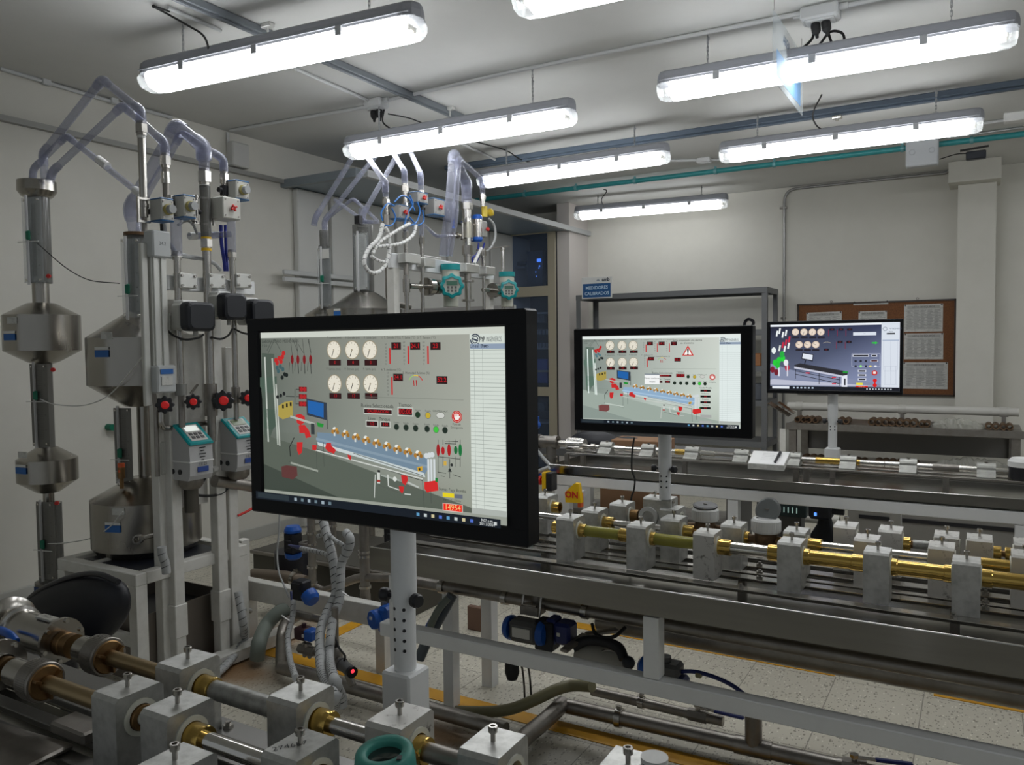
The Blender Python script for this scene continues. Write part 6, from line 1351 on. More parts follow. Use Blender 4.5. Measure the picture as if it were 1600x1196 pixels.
# handwritten number on one block
c = V((-.808, yb2, ZN+.1374)); m_ = MB(); m_.text('274687', c+V((-.008, -.012, 0)), V((.55, .8, 0)), V((-.8, .55, 0)), .016, .0003); tag(m_.done('handwritten_number', BLACK), 'number handwritten on top of a near clamp block', 'handwriting')
def nspan(label, y, *a):
    t = thing('meter_pipe', label, 'pipe', (a[0][0], y, zpN), 0, 'meter pipes on the near bench')
    for x0_, x1_, r, m_, nm in a:
        b = MB()
        if nm == 'coupling': coupling(b, x0_, x1_, y, zpN, r)
        else: b.cyl((x0_, y, zpN), (x1_, y, zpN), r, n=32)
        b.done(nm, m_, t)
    return t
yc = .912
nspan('rough galvanised pipe out of a brass union, outer near row', yc, (-1.19, -1.142, .0205, BRASS, 'coupling'), (-1.146, -.955, .0165, GALVP, 'pipe'))
nspan('steel pipe out of a bright brass union, outer near row', .915, (-.92, -.872, .0205, BRASS, 'coupling'), (-.876, -.755, .0125, STEEL, 'pipe'))
nspan('brass stub and square frosted bar, outer near row', .92, (-.725, -.690, .0205, BRASS, 'coupling'), (-.692, -.595, .014, STEELD, 'pipe'))
nspan('short bright brass fitting past the fourth outer block', .925, (-.562, -.520, .0125, BRASS, 'coupling'))
nspan('brass end just past the last outer block', .96, (-.375, -.335, .016, BRASS, 'coupling'))
nspan('dark brass union touching the next block, centre near row', yb2, (-1.18, -1.155, .0205, BRASSD, 'coupling'), (-1.156, -1.09, .011, IVORY, 'pale_tube'))
nspan('polished pipe out of a brass union, centre near row', yb2, (-1.055, -1.005, .0205, BRASS, 'coupling'), (-1.008, -.83, .0135, CHROME, 'pipe'))
nspan('brass union in the white sleeve, centre near row', yb2, (-.79, -.745, .0205, BRASS, 'coupling'))
# flanged adapters and the big meter at the tank end of the near bench
def xc(px, y=yc): return xrow(px, y, zpN)
def knurl(mb, x0, x1, y, z, r, n=60):
    mb.prof([(r*.55, 0), (r*.96, 0), (r, .002), (r, x1-x0-.002), (r*.96, x1-x0), (r*.86, x1-x0)], (x0, y, z), (1, 0, 0), 40)
    for i in range(n): a = 2*PI*i/n; mb.box(((x0+x1)/2, y+r*math.cos(a), z+r*math.sin(a)), ((x1-x0)*.7, .0014, .0014), rot=Matrix.Rotation(a, 3, 'X'))
def adapter(label, y, x0, x1, x2, x3, r, m2=BRASSD):
    """nut from x0 to x1, knurled ring x1 to x2, brass face and rod to x3"""
    t = thing('threaded_adapter', label, 'pipe adapter', (x1, y, zpN), 0, 'threaded adapters on the near bench')
    MB().prof([(r*.3, 0), (r*.66, 0), (r*.70, .003), (r*.70, (x1-x0))], (x0, y, zpN), (1, 0, 0), 30).done('nut', STEEL, t)
    b = MB(); knurl(b, x1, x2, y, zpN, r); b.done('knurled_ring', STEELD, t)
    MB().prof([(0, 0), (r*.86, 0), (r*.86, .006), (r*.80, .008), (r*.40, .009), (r*.40, .018), (0, .018)], (x2-.006, y, zpN), (1, 0, 0), 36).done('brass_face', m2, t)
    for i in range(3): a = 2*PI*i/3+.6; b = MB(); b.box((x2+.008, y+r*.6*math.cos(a), zpN+r*.6*math.sin(a)), (.012, r*.35, .004), rot=Matrix.Rotation(a, 3, 'X')); b.done('lug', m2, t)
    MB().cyl((x2+.008, y, zpN), (x3, y, zpN), .0145, n=26).done('rod', mat('rod_brass_dark', (.36, .27, .15), .35, 1) if m2 is BRASSD else STEEL, t)
    return t
adapter('knurled adapter with dark brass rod, outer near row', yc, xc(128), xc(150), xc(170), -1.222, .037)
adapter('knurled adapter with long dull rod, centre near row', yb2, xrow(22, yb2, zpN), xrow(52, yb2, zpN), xrow(72, yb2, zpN), -1.212, .036)
t = thing('flanged_meter', 'large stainless meter with bolted round flanges', 'flow meter', (xc(60), yc, zpN))
xa, xb = xc(30), xc(98)
MB().prof([(.018, 0), (.046, 0), (.046, .008), (.040, .010), (.038, .012), (.038, xb-xa-.012), (.040, xb-xa-.010), (.046, xb-xa-.008), (.046, xb-xa), (.018, xb-xa)], (xa, yc, zpN+.004), (1, 0, 0), 48).done('body', STEEL, t)
b = MB()
for xx in (xa-.002, xb+.002):
    for i in range(6): a = 2*PI*i/6+.3; b.cyl((xx-.003, yc+.040*math.cos(a), zpN+.004+.040*math.sin(a)), (xx+.003, yc+.040*math.cos(a), zpN+.004+.040*math.sin(a)), .0045, n=10)
b.done('flange_bolt', CHROME, t)
c = V((xc(77), yc-.003, zpN+.0445)); MB().box(c, (.052, .020, .005), bev=.001).done('name_plate', mat('plate_pale', (.40, .39, .35), .4), t)
m_ = MB(); m_.text('DN 25', c+V((0, 0, .0028)), (1, 0, 0), (0, 1, 0), .011, .0002); m_.done('plate_lettering', BLACK, t)
MB().prof([(0, 0), (.023, 0), (.025, .003), (.023, .014), (.021, .016), (.021, .022), (.024, .024), (.024, .042), (0, .042)], (xb, yc, zpN), (1, 0, 0), 30).done('brass_neck', BRASSD, t)
MB().lathe([(.02, 0), (.058, .002), (.060, .006), (.058, .010), (.02, .012)], (xa-.045, yc, zpN+.004), (1, 0, 0), 48).done('outer_flange', STEEL, t)
MB().lathe([(.026, 0), (.026, .045)], (xa-.045, yc, zpN+.004), (1, 0, 0), 30).done('neck', STEEL, t)
t = thing('flanged_meter', 'bolted round flange with brass neck at the picture edge', 'flow meter', (xrow(0, yb2, zpN), yb2, zpN))
xa = xrow(12, yb2, zpN)-.03; MB().prof([(.01, 0), (.047, 0), (.047, .010), (.022, .012), (.022, .02)], (xa, yb2, zpN+.003), (1, 0, 0), 44).done('flange', STEEL, t); MB().prof([(.02, -.10), (.038, -.09), (.038, 0)], (xa, yb2, zpN+.003), (1, 0, 0), 40).done('body', STEEL, t)
MB().prof([(0, 0), (.022, 0), (.022, .026), (0, .026)], (xa+.012, yb2, zpN), (1, 0, 0), 30).done('brass_neck', BRASSD, t)
b = MB()
for i in range(6): a = 2*PI*i/6+.9; b.cyl((xa+.010, yb2+.040*math.cos(a), zpN+.003+.040*math.sin(a)), (xa+.016, yb2+.040*math.cos(a), zpN+.003+.040*math.sin(a)), .0045, n=10)
b.done('flange_bolt', CHROME, t)
tb('air_hose', [atz(0, 985, .84), atz(15, 992, .84), atz(25, 1003, .83)], .008, BLUE, 'blue hose end over the flange at the picture edge', 'hose', 'air hoses', smooth=3)
# support plates at the tank end
for i, (x, y, l) in enumerate(((-1.33, .915, 'outer'), (-1.36, .80, 'centre'))):
    boxt('support_plate', (x, y, .775-.03), (.10, .05, .022), STEELD, 'flat steel support under the %s adapter rod' % l, 'support', grp='supports on the near bench')
# teal round meter head
c = atz(600, 1172, .875); t = thing('round_meter', 'teal round meter head with open glass window at picture bottom', 'water meter', c)
MB().lathe([(.0375, -.05), (.0405, -.03), (.0405, -.014), (.0385, -.003), (.035, 0), (.0255, 0), (.0235, -.003), (.0235, -.012)], c, (0, -.12, 1), 44).done('housing', TEALM, t)
MB().lathe([(0, -.012), (.0238, -.011)], c, (0, -.12, 1), 36, False).done('window', mat('dark_glass', (.02, .03, .028), .08, spec=.8), t)
m_ = MB()
for i, ch in enumerate('MAGNETIC DRIVE 3/4'):
    a = math.radians(200-i*11); p = c+V((.030*math.cos(a), .030*math.sin(a), .0006-.0)); m_.text(ch, p+V((0, p.y*0, .0015)), V((math.sin(a), -math.cos(a), 0)), V((math.cos(a), math.sin(a), .0)), .0062, .0)
m_.done('lettering', mat('teal_dark', (.02, .13, .11), .4), t)
MB().box(c+V((.032, -.008, .0008)), (.006, .010, .002), .5).done('slot', BLACK, t)
MB().cyl(c+V((0, .006, -.05)), V((c.x, c.y+.006, zpN+.012)), .02, n=24).done('neck', BRASSD, t)
# white capped item on the last block
c = V((-.362, .975, ZN+.140)); tag(MB().cyl(c, c+V((0, 0, .006)), .018, n=28).done('paper_tag', mat('paper_tag', (.62, .62, .60), .6)), 'round white tag on the last block, picture bottom', 'tag')
# loose stuff on the near tray
b = MB()
boxt('tray_plate', (-1.5, .70, ZN+.006), (.34, .12, .012), STEELD, 'loose dark plate on the near tray, picture corner', 'plate', .1)
boxt('tray_plate', (-1.22, .62, ZN+.006), (.26, .07, .012), mat('dark_plate', (.10, .095, .09), .5, .6), 'long dark plate lying before the near clamp blocks', 'plate', -.05)
# ------------------------------------------------------------------ tank rigs at the ends of the benches
PXS = lambda P: (P-CC).dot(CF)/1249.0          # metres per picture pixel at P
SCALEM = mat('scale_grey', (.20, .195, .18), .35, .3)
TANKM = mat('tank_steel', (.44, .42, .38), .26, 1, noise=(3, (.30, .28, .25), .3, .8), rr=(.18, .34), stretch=(1, 1, .3))
def zat(px, py, Y): return aty(px, py, Y).z
def label_plate(t, c, d, name, m, u=(1, 0, 0), w_=.06, h=.03):
    """thin plate facing direction d at c"""
    d = V(d).normalized(); ux = V((0, 0, 1)).cross(d).normalized()
    R = Matrix((ux, d, V((0, 0, 1)))).transposed(); return MB().box(c, (w_, .002, h), rot=R, bev=.0006).done(name, m, t)
def tank_labels(t, ax, r, z, ang):
    d = V((math.sin(ang), -math.cos(ang), 0)); c = V((ax[0], ax[1], 0))+d*(r+.0008)
    label_plate(t, V((c.x, c.y, z+.018)), d, 'blue_label', BLUEL, w_=.075, h=.030)
    label_plate(t, V((c.x, c.y, z+.041)), d, 'label_strip', WPLAST, w_=.075, h=.012)
    d2 = V((math.sin(ang+.12), -math.cos(ang+.12), 0)); c = V((ax[0], ax[1], 0))+d2*(r+.0008)
    label_plate(t, V((c.x, c.y, z+.095)), d2, 'paper_label', PAPER, w_=.055, h=.03)
def scale_panel(t, c0, c1, w_, clear, nm='scale_plate', clip=None, marks=14, d=V((.25, -1, 0))):
    """vertical graduated plate between c0 (bottom) and c1 (top)"""
    d = d.normalized(); ux = V((0, 0, 1)).cross(d).normalized()*-1; ux = d.cross(V((0, 0, 1))).normalized()*-1
    c = (c0+c1)/2; h = c1.z-c0.z; R = Matrix((ux, -d, V((0, 0, 1)))).transposed()
    MB().box(c, (w_, .003, h), rot=R).done(nm, ACRY if clear else SCALEM, t)
    ar = Art(c-ux*w_/2+V((0, 0, h/2))+d*.0020, ux, (0, 0, 1), w_, h); g = hexc(60, 60, 55) if clear else hexc(95, 92, 86)
    n = marks*5
    for i in range(n+1): ar.line(.50 if i % 5 else .40, .08+.84*i/n, .72, .08+.84*i/n, .0010, g)
    for i in range(0, marks+1, 3): ar.text(.84, .08+.84*i/marks, str(5*i), .010, g)
    ar.mb.done('graduations', PRINT, t)
    b = MB()
    for u in (-.36, .36):
        for v in (-.47, .47): b.cyl(c+ux*w_*u+V((0, 0, h*v)), c+ux*w_*u+V((0, 0, h*v))+d*.008, .005, n=10)
    b.done('plate_bolt', CHROME, t)
    if clip is not None:
        k = c-ux*w_*.12+d*.012; k.z = clip; MB().box(k, (.026, .012, .045), rot=R, bev=.005).done('level_clip', GREEN, t)
        MB().box(k-V((0, 0, .03)), (w_*1.05, .006, .003), rot=R).done('level_mark', WPLAST, t)
    b = MB(); tc = c-ux*w_*.18+d*.010; b.cyl(V((tc.x, tc.y, c0.z-.01)), V((tc.x, tc.y, c1.z+.01)), .0065, n=12); b.done('sight_tube', clearmat('sight', (.75, .75, .75), .45, .1) if 'sight' not in MATS else MATS['sight'], t)
def stack(Y, X0, prof, label, name='tank_column', m=TANKM, ax_px=66):
    """prof: list of (name, [(radius_px, picture y)], material)"""
    t = thing(name, label, 'measuring tank', (X0, Y, 0)); s = PXS(V((X0, Y, 1.2)))
    def Z(py): return aty(CXP+FPX*((V((X0, Y, 1.2))-CC).dot(CR))/((V((X0, Y, 1.2))-CC).dot(CF)), py, Y).z
    for nm, pr, mm in prof:
        MB().prof([(r*s, Z(py)) for r, py in pr], (X0, Y, 0), (0, 0, 1), 40).done(nm, mm, t)
    return t, s, Z
GREYCLR = clearmat('smoked_clear', (.16, .16, .15), .55, .12)
# --- first column against the wall
X0, Y0s = aty(66, 515, 2.2).x, 2.2
t, s, Z = stack(Y0s, X0, [
    ('funnel_cap', [(24, 281), (27, 281), (27.5, 297), (22, 305), (19, 307), (0, 307)], TANKM),
    ('clear_neck', [(17, 305), (17, 442)], GREYCLR),
    ('neck', [(0, 440), (12, 440), (12, 474)], TANKM),
    ('upper_bulb', [(12, 473), (20, 474), (54, 493), (54, 548), (22, 566), (13, 569), (0, 569)], TANKM),
    ('middle_neck', [(12, 568), (12, 699)], SCALEM),
    ('lower_bulb', [(0, 697), (14, 698), (43, 716), (43, 750), (16, 768), (0, 768)], TANKM),
    ('lower_neck', [(8, 766), (8, 786)], TANKM),
    ('clear_lower_neck', [(0, 785), (18, 785), (18, 905), (0, 905)], GREYCLR),
    ('foot', [(0, 902), (24, 905), (24, 950), (0, 950)], mat('foot_steel', (.25, .24, .22), .4, .9))], 'slim stainless column with two bulbs beside the wall, funnel on top', ax_px=66)
def P1(px, py, dy=-.06): return aty(px, py, 2.2+dy)
scale_panel(t, P1(51, 442), P1(51, 308), .115, True, clip=P1(51, 368).z)
scale_panel(t, P1(64, 697), P1(61, 569), .105, False, clip=P1(60, 618).z)
scale_panel(t, P1(74, 905), P1(71, 785), .105, False, clip=P1(70, 850).z)
tank_labels(t, (X0, Y0s), 54*s, Z(533), .15); tank_labels(t, (X0, Y0s), 43*s, Z(735), .10)
zlb = Z(915); d = V((.1, -1, 0)).normalized(); label_plate(t, V((X0, Y0s, zlb))+d*(24*s+.001), d, 'blue_label', mat('blue_dim', (.02, .05, .16), .5), w_=.05, h=.04)
MB().cyl((X0, Y0s, 0), (X0, Y0s, Z(950)), 10*s, n=18).box((X0, Y0s, .006), (.24, .24, .012)).done('stand', STEELD, t)
for (px, py) in ((77, 432), (84, 578), (90, 786)): p = P1(px, py, -.03); MB().prof([(0, 0), (.010, .002), (.010, .012), (0, .014)], p, (.6, -.8, 0), 14).done('red_plug', RED, t)
# --- big column of two tanks on the white stand
Xc, Yc = aty(226, 700, 2.3).x, 2.3
t, s, Z = stack(Yc, Xc, [
    ('clear_top_neck', [(17, 368), (17, 490)], GREYCLR),
    ('upper_tank', [(18, 487), (78, 528), (78, 600), (26, 634), (0, 636)], TANKM),
    ('middle_neck', [(10, 632), (10, 750)], TANKM),
    ('lower_tank', [(0, 742), (22, 744), (80, 775), (80, 845), (70, 858), (0, 860)], TANKM),
    ('lid', [(0, 362), (20, 363), (20, 368), (0, 368)], BRONZE)], 'large stainless double tank standing on the white stand')
d = V((.3, -1, 0)).normalized()
b0 = V((aty(205, 430, 2.2).x, 2.2, 0))
scale_panel(t, V((b0.x, b0.y, Z(498))), V((b0.x, b0.y, Z(378))), .10, True, clip=Z(455))
b1 = V((Xc, Yc, 0))+V((-.03, -.085, 0)); scale_panel(t, V((b1.x, b1.y, Z(752))), V((b1.x, b1.y, Z(636))), .095, False, clip=Z(705))
tank_labels(t, (Xc, Yc), 78*s, Z(558), .22); tank_labels(t, (Xc, Yc), 80*s, Z(814), .35)
c = aty(190, 748, 2.16); MB().cyl(c, c+V((0, 0, .05)), .016, n=16).cyl(c+V((0, 0, -.045)), c, .009, n=12).done('relief_valve', BRASSD, t); MB().cyl(c+V((0, 0, .05)), c+V((0, 0, .068)), .015, n=16).box(c+V((.01, -.017, .035)), (.01, .004, .01)).done('relief_cap', ORANGE, t)
MB().tube([c+V((-.02, 0, -.03)), c+V((-.035, 0, -.01)), c+V((-.03, 0, .03)), c+V((0, 0, .04))], .004, 8).done('relief_lever', STEEL, t)
p = aty(218, 842, 2.05); MB().ring(p, p+V((.012, -.02, 0)), .020, .014, 18).cyl(p, p+V((0, .06, 0)), .010, n=12).done('drain_cap', STEEL, t)
MB().cyl((Xc, Yc-.14, Z(845)), (Xc, Yc-.14, Z(775)), .005, n=8).done('drain_tube', STEELD, t)
# white stand of the tank
Xs0, Xs1 = -3.455, -2.955; Ys0, Ys1 = 2.0, 2.52; zs0 = .5
t = thing('tank_stand', 'white square-tube stand carrying the large double tank', 'stand', ((Xs0+Xs1)/2, (Ys0+Ys1)/2, 0)); w_ = .05
for (a, b_) in (((Xs0, Ys0), (Xs1, Ys0)), ((Xs0, Ys1), (Xs1, Ys1)), ((Xs0, Ys0), (Xs0, Ys1)), ((Xs1, Ys0), (Xs1, Ys1)), ((Xs0+.17, Ys0), (Xs0+.17, Ys1))):
    ex = V((b_[0]-a[0], b_[1]-a[1], 0)).normalized()*(w_/2)
    nar = a[0] == b_[0]; beamt(t, 'top_rail', V((*a, zs0-.025))-ex*(-1.02 if nar else 1), V((*b_, zs0-.025))+ex*(-1.02 if nar else 1), w_*(.5 if a[0] == Xs0+.17 else 1), .05, CREAM)
for x in (Xs0, Xs1):
    for y in (Ys0, Ys1): MB().box((x, y, .225), (w_, w_, .45)).done('leg', CREAM, t)
beamt(t, 'lower_rail', (Xs0, Ys0+.02, .20), (Xs1, Ys0+.02, .20), .03, .05, CREAM)
MB().box(((Xs0+Xs1)/2, (Ys0+Ys1)/2, zs0-.014), (Xs1-Xs0-.1, Ys1-Ys0-.1, .008)).done('drip_plate', NAVY, t)
# stainless box under the stand
t = thing('sump_tank', 'open brown-grey stainless box standing on the floor under the stand', 'tank', (-3.2, 2.26, 0))
za = .30
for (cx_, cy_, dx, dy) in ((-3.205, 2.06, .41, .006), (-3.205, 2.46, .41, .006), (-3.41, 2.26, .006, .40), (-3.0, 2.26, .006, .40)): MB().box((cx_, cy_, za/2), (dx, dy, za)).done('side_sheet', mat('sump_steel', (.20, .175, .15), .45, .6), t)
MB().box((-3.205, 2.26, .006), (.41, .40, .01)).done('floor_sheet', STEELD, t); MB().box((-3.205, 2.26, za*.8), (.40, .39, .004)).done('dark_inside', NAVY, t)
# posts carrying the pipes
XR = -2.91
def R1(px, py, X=XR): return atx(px, py, X)
t = thing('rig_stand', 'scuffed white double posts and crossbar of the first rig', 'post frame', (XR, 2.3, 0))
ztop = R1(300, 433).z
def post(px0, px1, py, X, z1, m=CREAM, nm='post', sleeve=None):
    a, b_ = atx(px0, py, X), atx(px1, py, X); yc_ = (a.y+b_.y)/2; w_ = .05
    MB().box((X-.02, yc_, z1/2), (.05, w_, z1), bev=.003).done(nm, m, t)
    if sleeve: MB().box((X-.02, yc_, sleeve-.07), (.062, w_+.012, .14), bev=.003).done('sleeve', m, t)
    return yc_
ya = post(250, 270, 900, XR-.04, ztop); yb_ = post(271, 288, 900, XR, ztop-.1, sleeve=R1(280, 945).z); yc_ = post(336, 361, 900, XR, ztop, sleeve=R1(350, 922).z); yd = post(362, 373, 900, XR-.01, ztop-.3)
beamt(t, 'crossbar', (XR-.0, R1(258, 441).y, (R1(258, 431).z+R1(258, 452).z)/2), (XR-.0, R1(395, 450).y, (R1(258, 431).z+R1(258, 452).z)/2), .03, .062, WHITE)
MB().box((XR-.06, (R1(262, 500).y+R1(330, 500).y)/2, 1.1), (.006, R1(330, 500).y-R1(262, 500).y, .75)).done('back_plate', CREAM, t)
b = MB()
for (px, py) in ((272, 446), (310, 452), (352, 455)): p = R1(px, py)
b.box((XR+.02, R1(285, 441).y, R1(285, 441).z), (.03, .02, .02)); b.done('bolt_block', ALUS, t)
MB().box((XR+.03, (yc_+.02), .035), (.08, .7, .05)).done('foot_rail', CREAM, t)
# aluminium clamp plates on the crossbar
for (px0, px1, l) in ((266, 294, 'first'), (309, 341, 'second, darker'), (354, 380, 'third')):
    a, b_ = R1(px0, 442), R1(px1, 442); t2 = thing('pipe_clamp', 'square aluminium pipe clamp with four bolts, %s on the rig crossbar' % l, 'pipe clamp', (XR+.04, a.y, a.z), 0, 'aluminium clamps on the rig crossbar'); cy_ = (a.y+b_.y)/2; zz = R1((px0+px1)/2, 440).z
    MB().box((XR+.038, cy_, zz), (.044, .085, .062), bev=.003).done('block', ALUS, t2)
    bb = MB()
    for sy in (-.032, .032):
        for sz in (-.02, .02): bb.cyl((XR+.06, cy_+sy, zz+sz), (XR+.066, cy_+sy, zz+sz), .006, n=8)
    bb.done('bolt', STEEL, t2)
# linear level gauge
XG = XR+.07; t = thing('level_gauge', 'long white aluminium level gauge with square heads, fixed before the tank', 'level gauge', R1(245, 610, XG))
yg0, yg1 = R1(232, 500, XG).y, R1(262, 500, XG).y; zt_, zb_ = R1(240, 362, XG).z, R1(248, 614, XG).z
AL2 = mat('anodised_white', (.60, .60, .56), .35, .3); gy = (yg0+yg1)/2; gw = .070
MB().box((XG, gy, (zt_+zb_)/2), (.03, gw, zt_-zb_-.02), bev=.002).done('rail_body', AL2, t)
for sy in (-.018, .016): MB().box((XG+.018, gy+sy, (zt_+zb_)/2), (.008, .022, zt_-zb_-.2), bev=.002).done('rail_rib', mat('rib_white', (.66, .66, .62), .3, .4), t)
MB().box((XG+.012, gy-.002, zt_-.052), (.06, gw+.012, .105), bev=.006).done('head', mat('head_grey', (.50, .52, .52), .4), t)
MB().box((XG+.012, gy+.002, zb_+.055), (.06, gw+.016, .11), bev=.006).done('foot', mat('head_grey', (.50, .52, .52), .4), t)
label_plate(t, V((XG+.044, gy, zb_+.085)), (1, 0, 0), 'blue_label', BLUEL, w_=.058, h=.020); label_plate(t, V((XG+.044, gy, zb_+.048)), (1, 0, 0), 'paper_label', PAPER, w_=.05, h=.035)
m_ = MB(); m_.text('24.2', (XG+.0425, gy, zt_-.05), (0, 1, 0), (0, 0, 1), .018); m_.done('printed_marks', BLACK, t)
MB().box((XG-.005, gy-gw/2-.02, (zt_+zb_)/2-.05), (.02, .028, zt_-zb_), bev=.003).done('side_rail', AL2, t)
# vertical pipes of the rig
def stub(label, X, Y, segs, grp='vertical pipes of the first rig', name='riser_pipe'):
    """segs: (z0, z1, r, material, part name)"""
    t = thing(name, label, 'pipe', (X, Y, segs[-1][0]), 0, grp)
    for z1, z0, r, m, nm in segs:
        b = MB()
        if nm == 'hex_coupling': b.cyl((X, Y, z0), (X, Y, z1), r, n=6, smooth=False).cyl((X, Y, z0-.012), (X, Y, z1+.012), r*.78, n=20)
        else: b.cyl((X, Y, z0), (X, Y, z1), r, n=22)
        b.done(nm, m, t)
    return t
Xp = XR+.038
def ZZ(px, py): return R1(px, py, Xp).z
def YY(px, py): return R1(px, py, Xp).y
PVCW = mat('white_ring', (.62, .62, .60), .4)
y1_, y2_, y3_, y4_ = YY(229, 300), YY(264, 280), YY(317, 300), YY(349, 290)
stub('tall steel riser topped by a hexagonal union, first rig', Xp-.02, y1_, [(ZZ(225, 193), ZZ(225, 206), .024, STEEL, 'hex_coupling'), (ZZ(225, 207), ZZ(225, 215), .0165, PVCW, 'white_ring'), (ZZ(226, 214), ZZ(236, 340), .0155, STEEL, 'pipe'), (ZZ(230, 318), ZZ(232, 324), .019, STEEL, 'collar'), (ZZ(236, 340), ZZ(240, 362), .010, STEELD, 'stem')])
stub('riser with chrome union below a clear elbow, first rig', Xp-.02, y2_, [(ZZ(262, 243), ZZ(262, 257), .0225, STEEL, 'hex_coupling'), (ZZ(262, 258), ZZ(262, 268), .014, STEELD, 'pipe'), (ZZ(262, 268), ZZ(264, 286), .0175, CHROME, 'union'), (ZZ(264, 286), ZZ(266, 320), .0135, STEELD, 'pipe')])
y2b = YY(277, 420)
stub('lower steel length of the second riser down to its hand wheel', Xp, y2b, [(ZZ(272, 338), ZZ(274, 400), .022, PVC, 'clear_pipe'), (ZZ(275, 397), ZZ(275, 402), .022, STEEL, 'hex_coupling'), (ZZ(275, 407), ZZ(283, 600), .0135, STEEL, 'pipe'), (ZZ(283, 600), ZZ(284, 618), .024, mat('valve_grey', (.30, .30, .28), .45, .6), 'valve_block'), (ZZ(284, 618), ZZ(286, 668), .013, STEELD, 'pipe')])
y3b = YY(322, 440)
stub('widest riser with smoked clear length and yellow rings', Xp, y3_+.01, [(ZZ(313, 232), ZZ(314, 268), .0225, PVC, 'clear_sleeve'), (ZZ(314, 267), ZZ(315, 284), .0285, STEEL, 'hex_coupling'), (ZZ(315, 284), ZZ(315, 290), .022, PVCW, 'white_ring'), (ZZ(315, 290), ZZ(318, 370), .0225, GREYCLR, 'smoked_pipe'), (ZZ(318, 370), ZZ(319, 373), .0215, YEL, 'yellow_ring'), (ZZ(319, 374), ZZ(319, 386), .026, STEEL, 'hex_coupling'), (ZZ(320, 388), ZZ(320, 392), .0215, YEL, 'yellow_ring'), (ZZ(320, 392), ZZ(328, 600), .0175, STEEL, 'pipe'), (ZZ(328, 600), ZZ(329, 650), .027, STEELD, 'valve_body'), (ZZ(329, 650), ZZ(330, 690), .018, STEELD, 'pipe')])
stub('last riser beside the big white valve box', Xp, y4_+.005, [(ZZ(347, 250), ZZ(348, 272), .0155, PVC, 'clear_sleeve'), (ZZ(348, 272), ZZ(348, 281), .020, STEEL, 'hex_coupling'), (ZZ(348, 283), ZZ(350, 300), .012, STEELD, 'pipe')])
y4b = YY(363, 420)
stub('lower steel length of the last riser', Xp, y4b, [(ZZ(361, 335), ZZ(362, 394), .019, PVC, 'clear_pipe'), (ZZ(363, 395), ZZ(363, 403), .021, STEEL, 'hex_coupling'), (ZZ(363, 407), ZZ(370, 605), .0125, STEEL, 'pipe'), (ZZ(370, 605), ZZ(371, 630), .019, STEELD, 'valve_body'), (ZZ(371, 630), ZZ(372, 655), .011, STEEL, 'pipe')])
# elbows joining the risers below
steelrun('bent steel pipe looping from the first hand wheel', [R1(252, 642), R1(252, 671), R1(298, 664), R1(326, 661)], .012, .05, STEEL, grp='bent pipes of the first rig')
steelrun('thin vertical pipe pair beside the tank under the gauge', [R1(240, 615, XR-.03), R1(244, 640, XR-.03), R1(246, 745, XR-.03)], .010, .02, STEELD, grp='bent pipes of the first rig')
steelrun('dark horizontal pipe leaving below the second converter', [R1(335, 752), R1(380, 758), R1(400, 762), R1(430, 770)], .026, .03, STEELD, grp='bent pipes of the first rig')
steelrun('wide dull pipe standing below the first converter', [R1(298, 756), R1(300, 800)], .030, .01, mat('dark_steel_pipe', (.13, .12, .10), .5, .7), grp='bent pipes of the first rig')
# clear PVC arches
def arch(label, pts, r, cap=True, white=None, grp='clear pipes arching over the first rig', name='clear_pipe_arch'):
    t = thing(name, label, 'clear pipe', pts[0], 0, grp); MB().pipe(pts, r, .035, 16, cap).done('pipe', PVC, t)
    for i in range(1, len(pts)-1):
        b = MB(); a, c, d = V(pts[i-1]), V(pts[i]), V(pts[i+1]); u, v = (a-c).normalized(), (d-c).normalized(); b.pipe([c+u*.055, c, c+v*.055], r*1.18, .035, 16, False); b.done('elbow', PVC, t)
    if white:
        for (a, b_) in white: MB().cyl(a, b_, r*1.25, n=18).done('white_sleeve', WPLAST, t)
    return t
A_ = aty
arch('highest clear pipe arch, peak nearest the lamp', [A_(70, 279, 2.17), A_(67, 240, 2.17), A_(160, 124, 2.12), V((Xp-.02, y1_, ZZ(223, 172))), V((Xp-.02, y1_, ZZ(225, 193)))], .0175)
arch('second clear pipe arch, peak below the highest', [A_(79, 279, 2.19), A_(82, 268, 2.19), A_(192, 165, 2.16), V((Xp-.02, y2_, ZZ(261, 222))), V((Xp-.02, y2_, ZZ(262, 243)))], .0165)
q1, q2 = A_(154, 249, 2.22), A_(168, 260, 2.22)
arch('low clear pipe arch with a white sleeve at mid length', [A_(51, 280, 2.18), A_(52, 264, 2.18), A_(104, 212, 2.20), A_(215, 300, 2.24)], .0145, white=[(q1, q2), (A_(211, 297, 2.24), A_(222, 305, 2.24))])
arch('widest clear pipe arch rising from the big tank', [V((Xc-.01, Yc, A_(205, 372, 2.3).z)), A_(203, 325, 2.3), A_(276, 196, 2.32), V((Xp, y3_+.01, ZZ(313, 228))), V((Xp, y3_+.01, ZZ(313, 250)))], .028)
arch('slender clear pipe behind the widest arch', [A_(218, 365, 2.34), A_(219, 322, 2.34), A_(284, 208, 2.36), V((Xp, y4_+.005, ZZ(346, 248))), V((Xp, y4_+.005, ZZ(347, 262)))], .0155)
arch('short clear stub crossing behind the yellow-ringed riser', [R1(296, 369, XR-.02), R1(322, 368, XR-.02), R1(361, 366, Xp)], .013, white=[(R1(296, 369, XR-.02), R1(306, 369, XR-.02))])
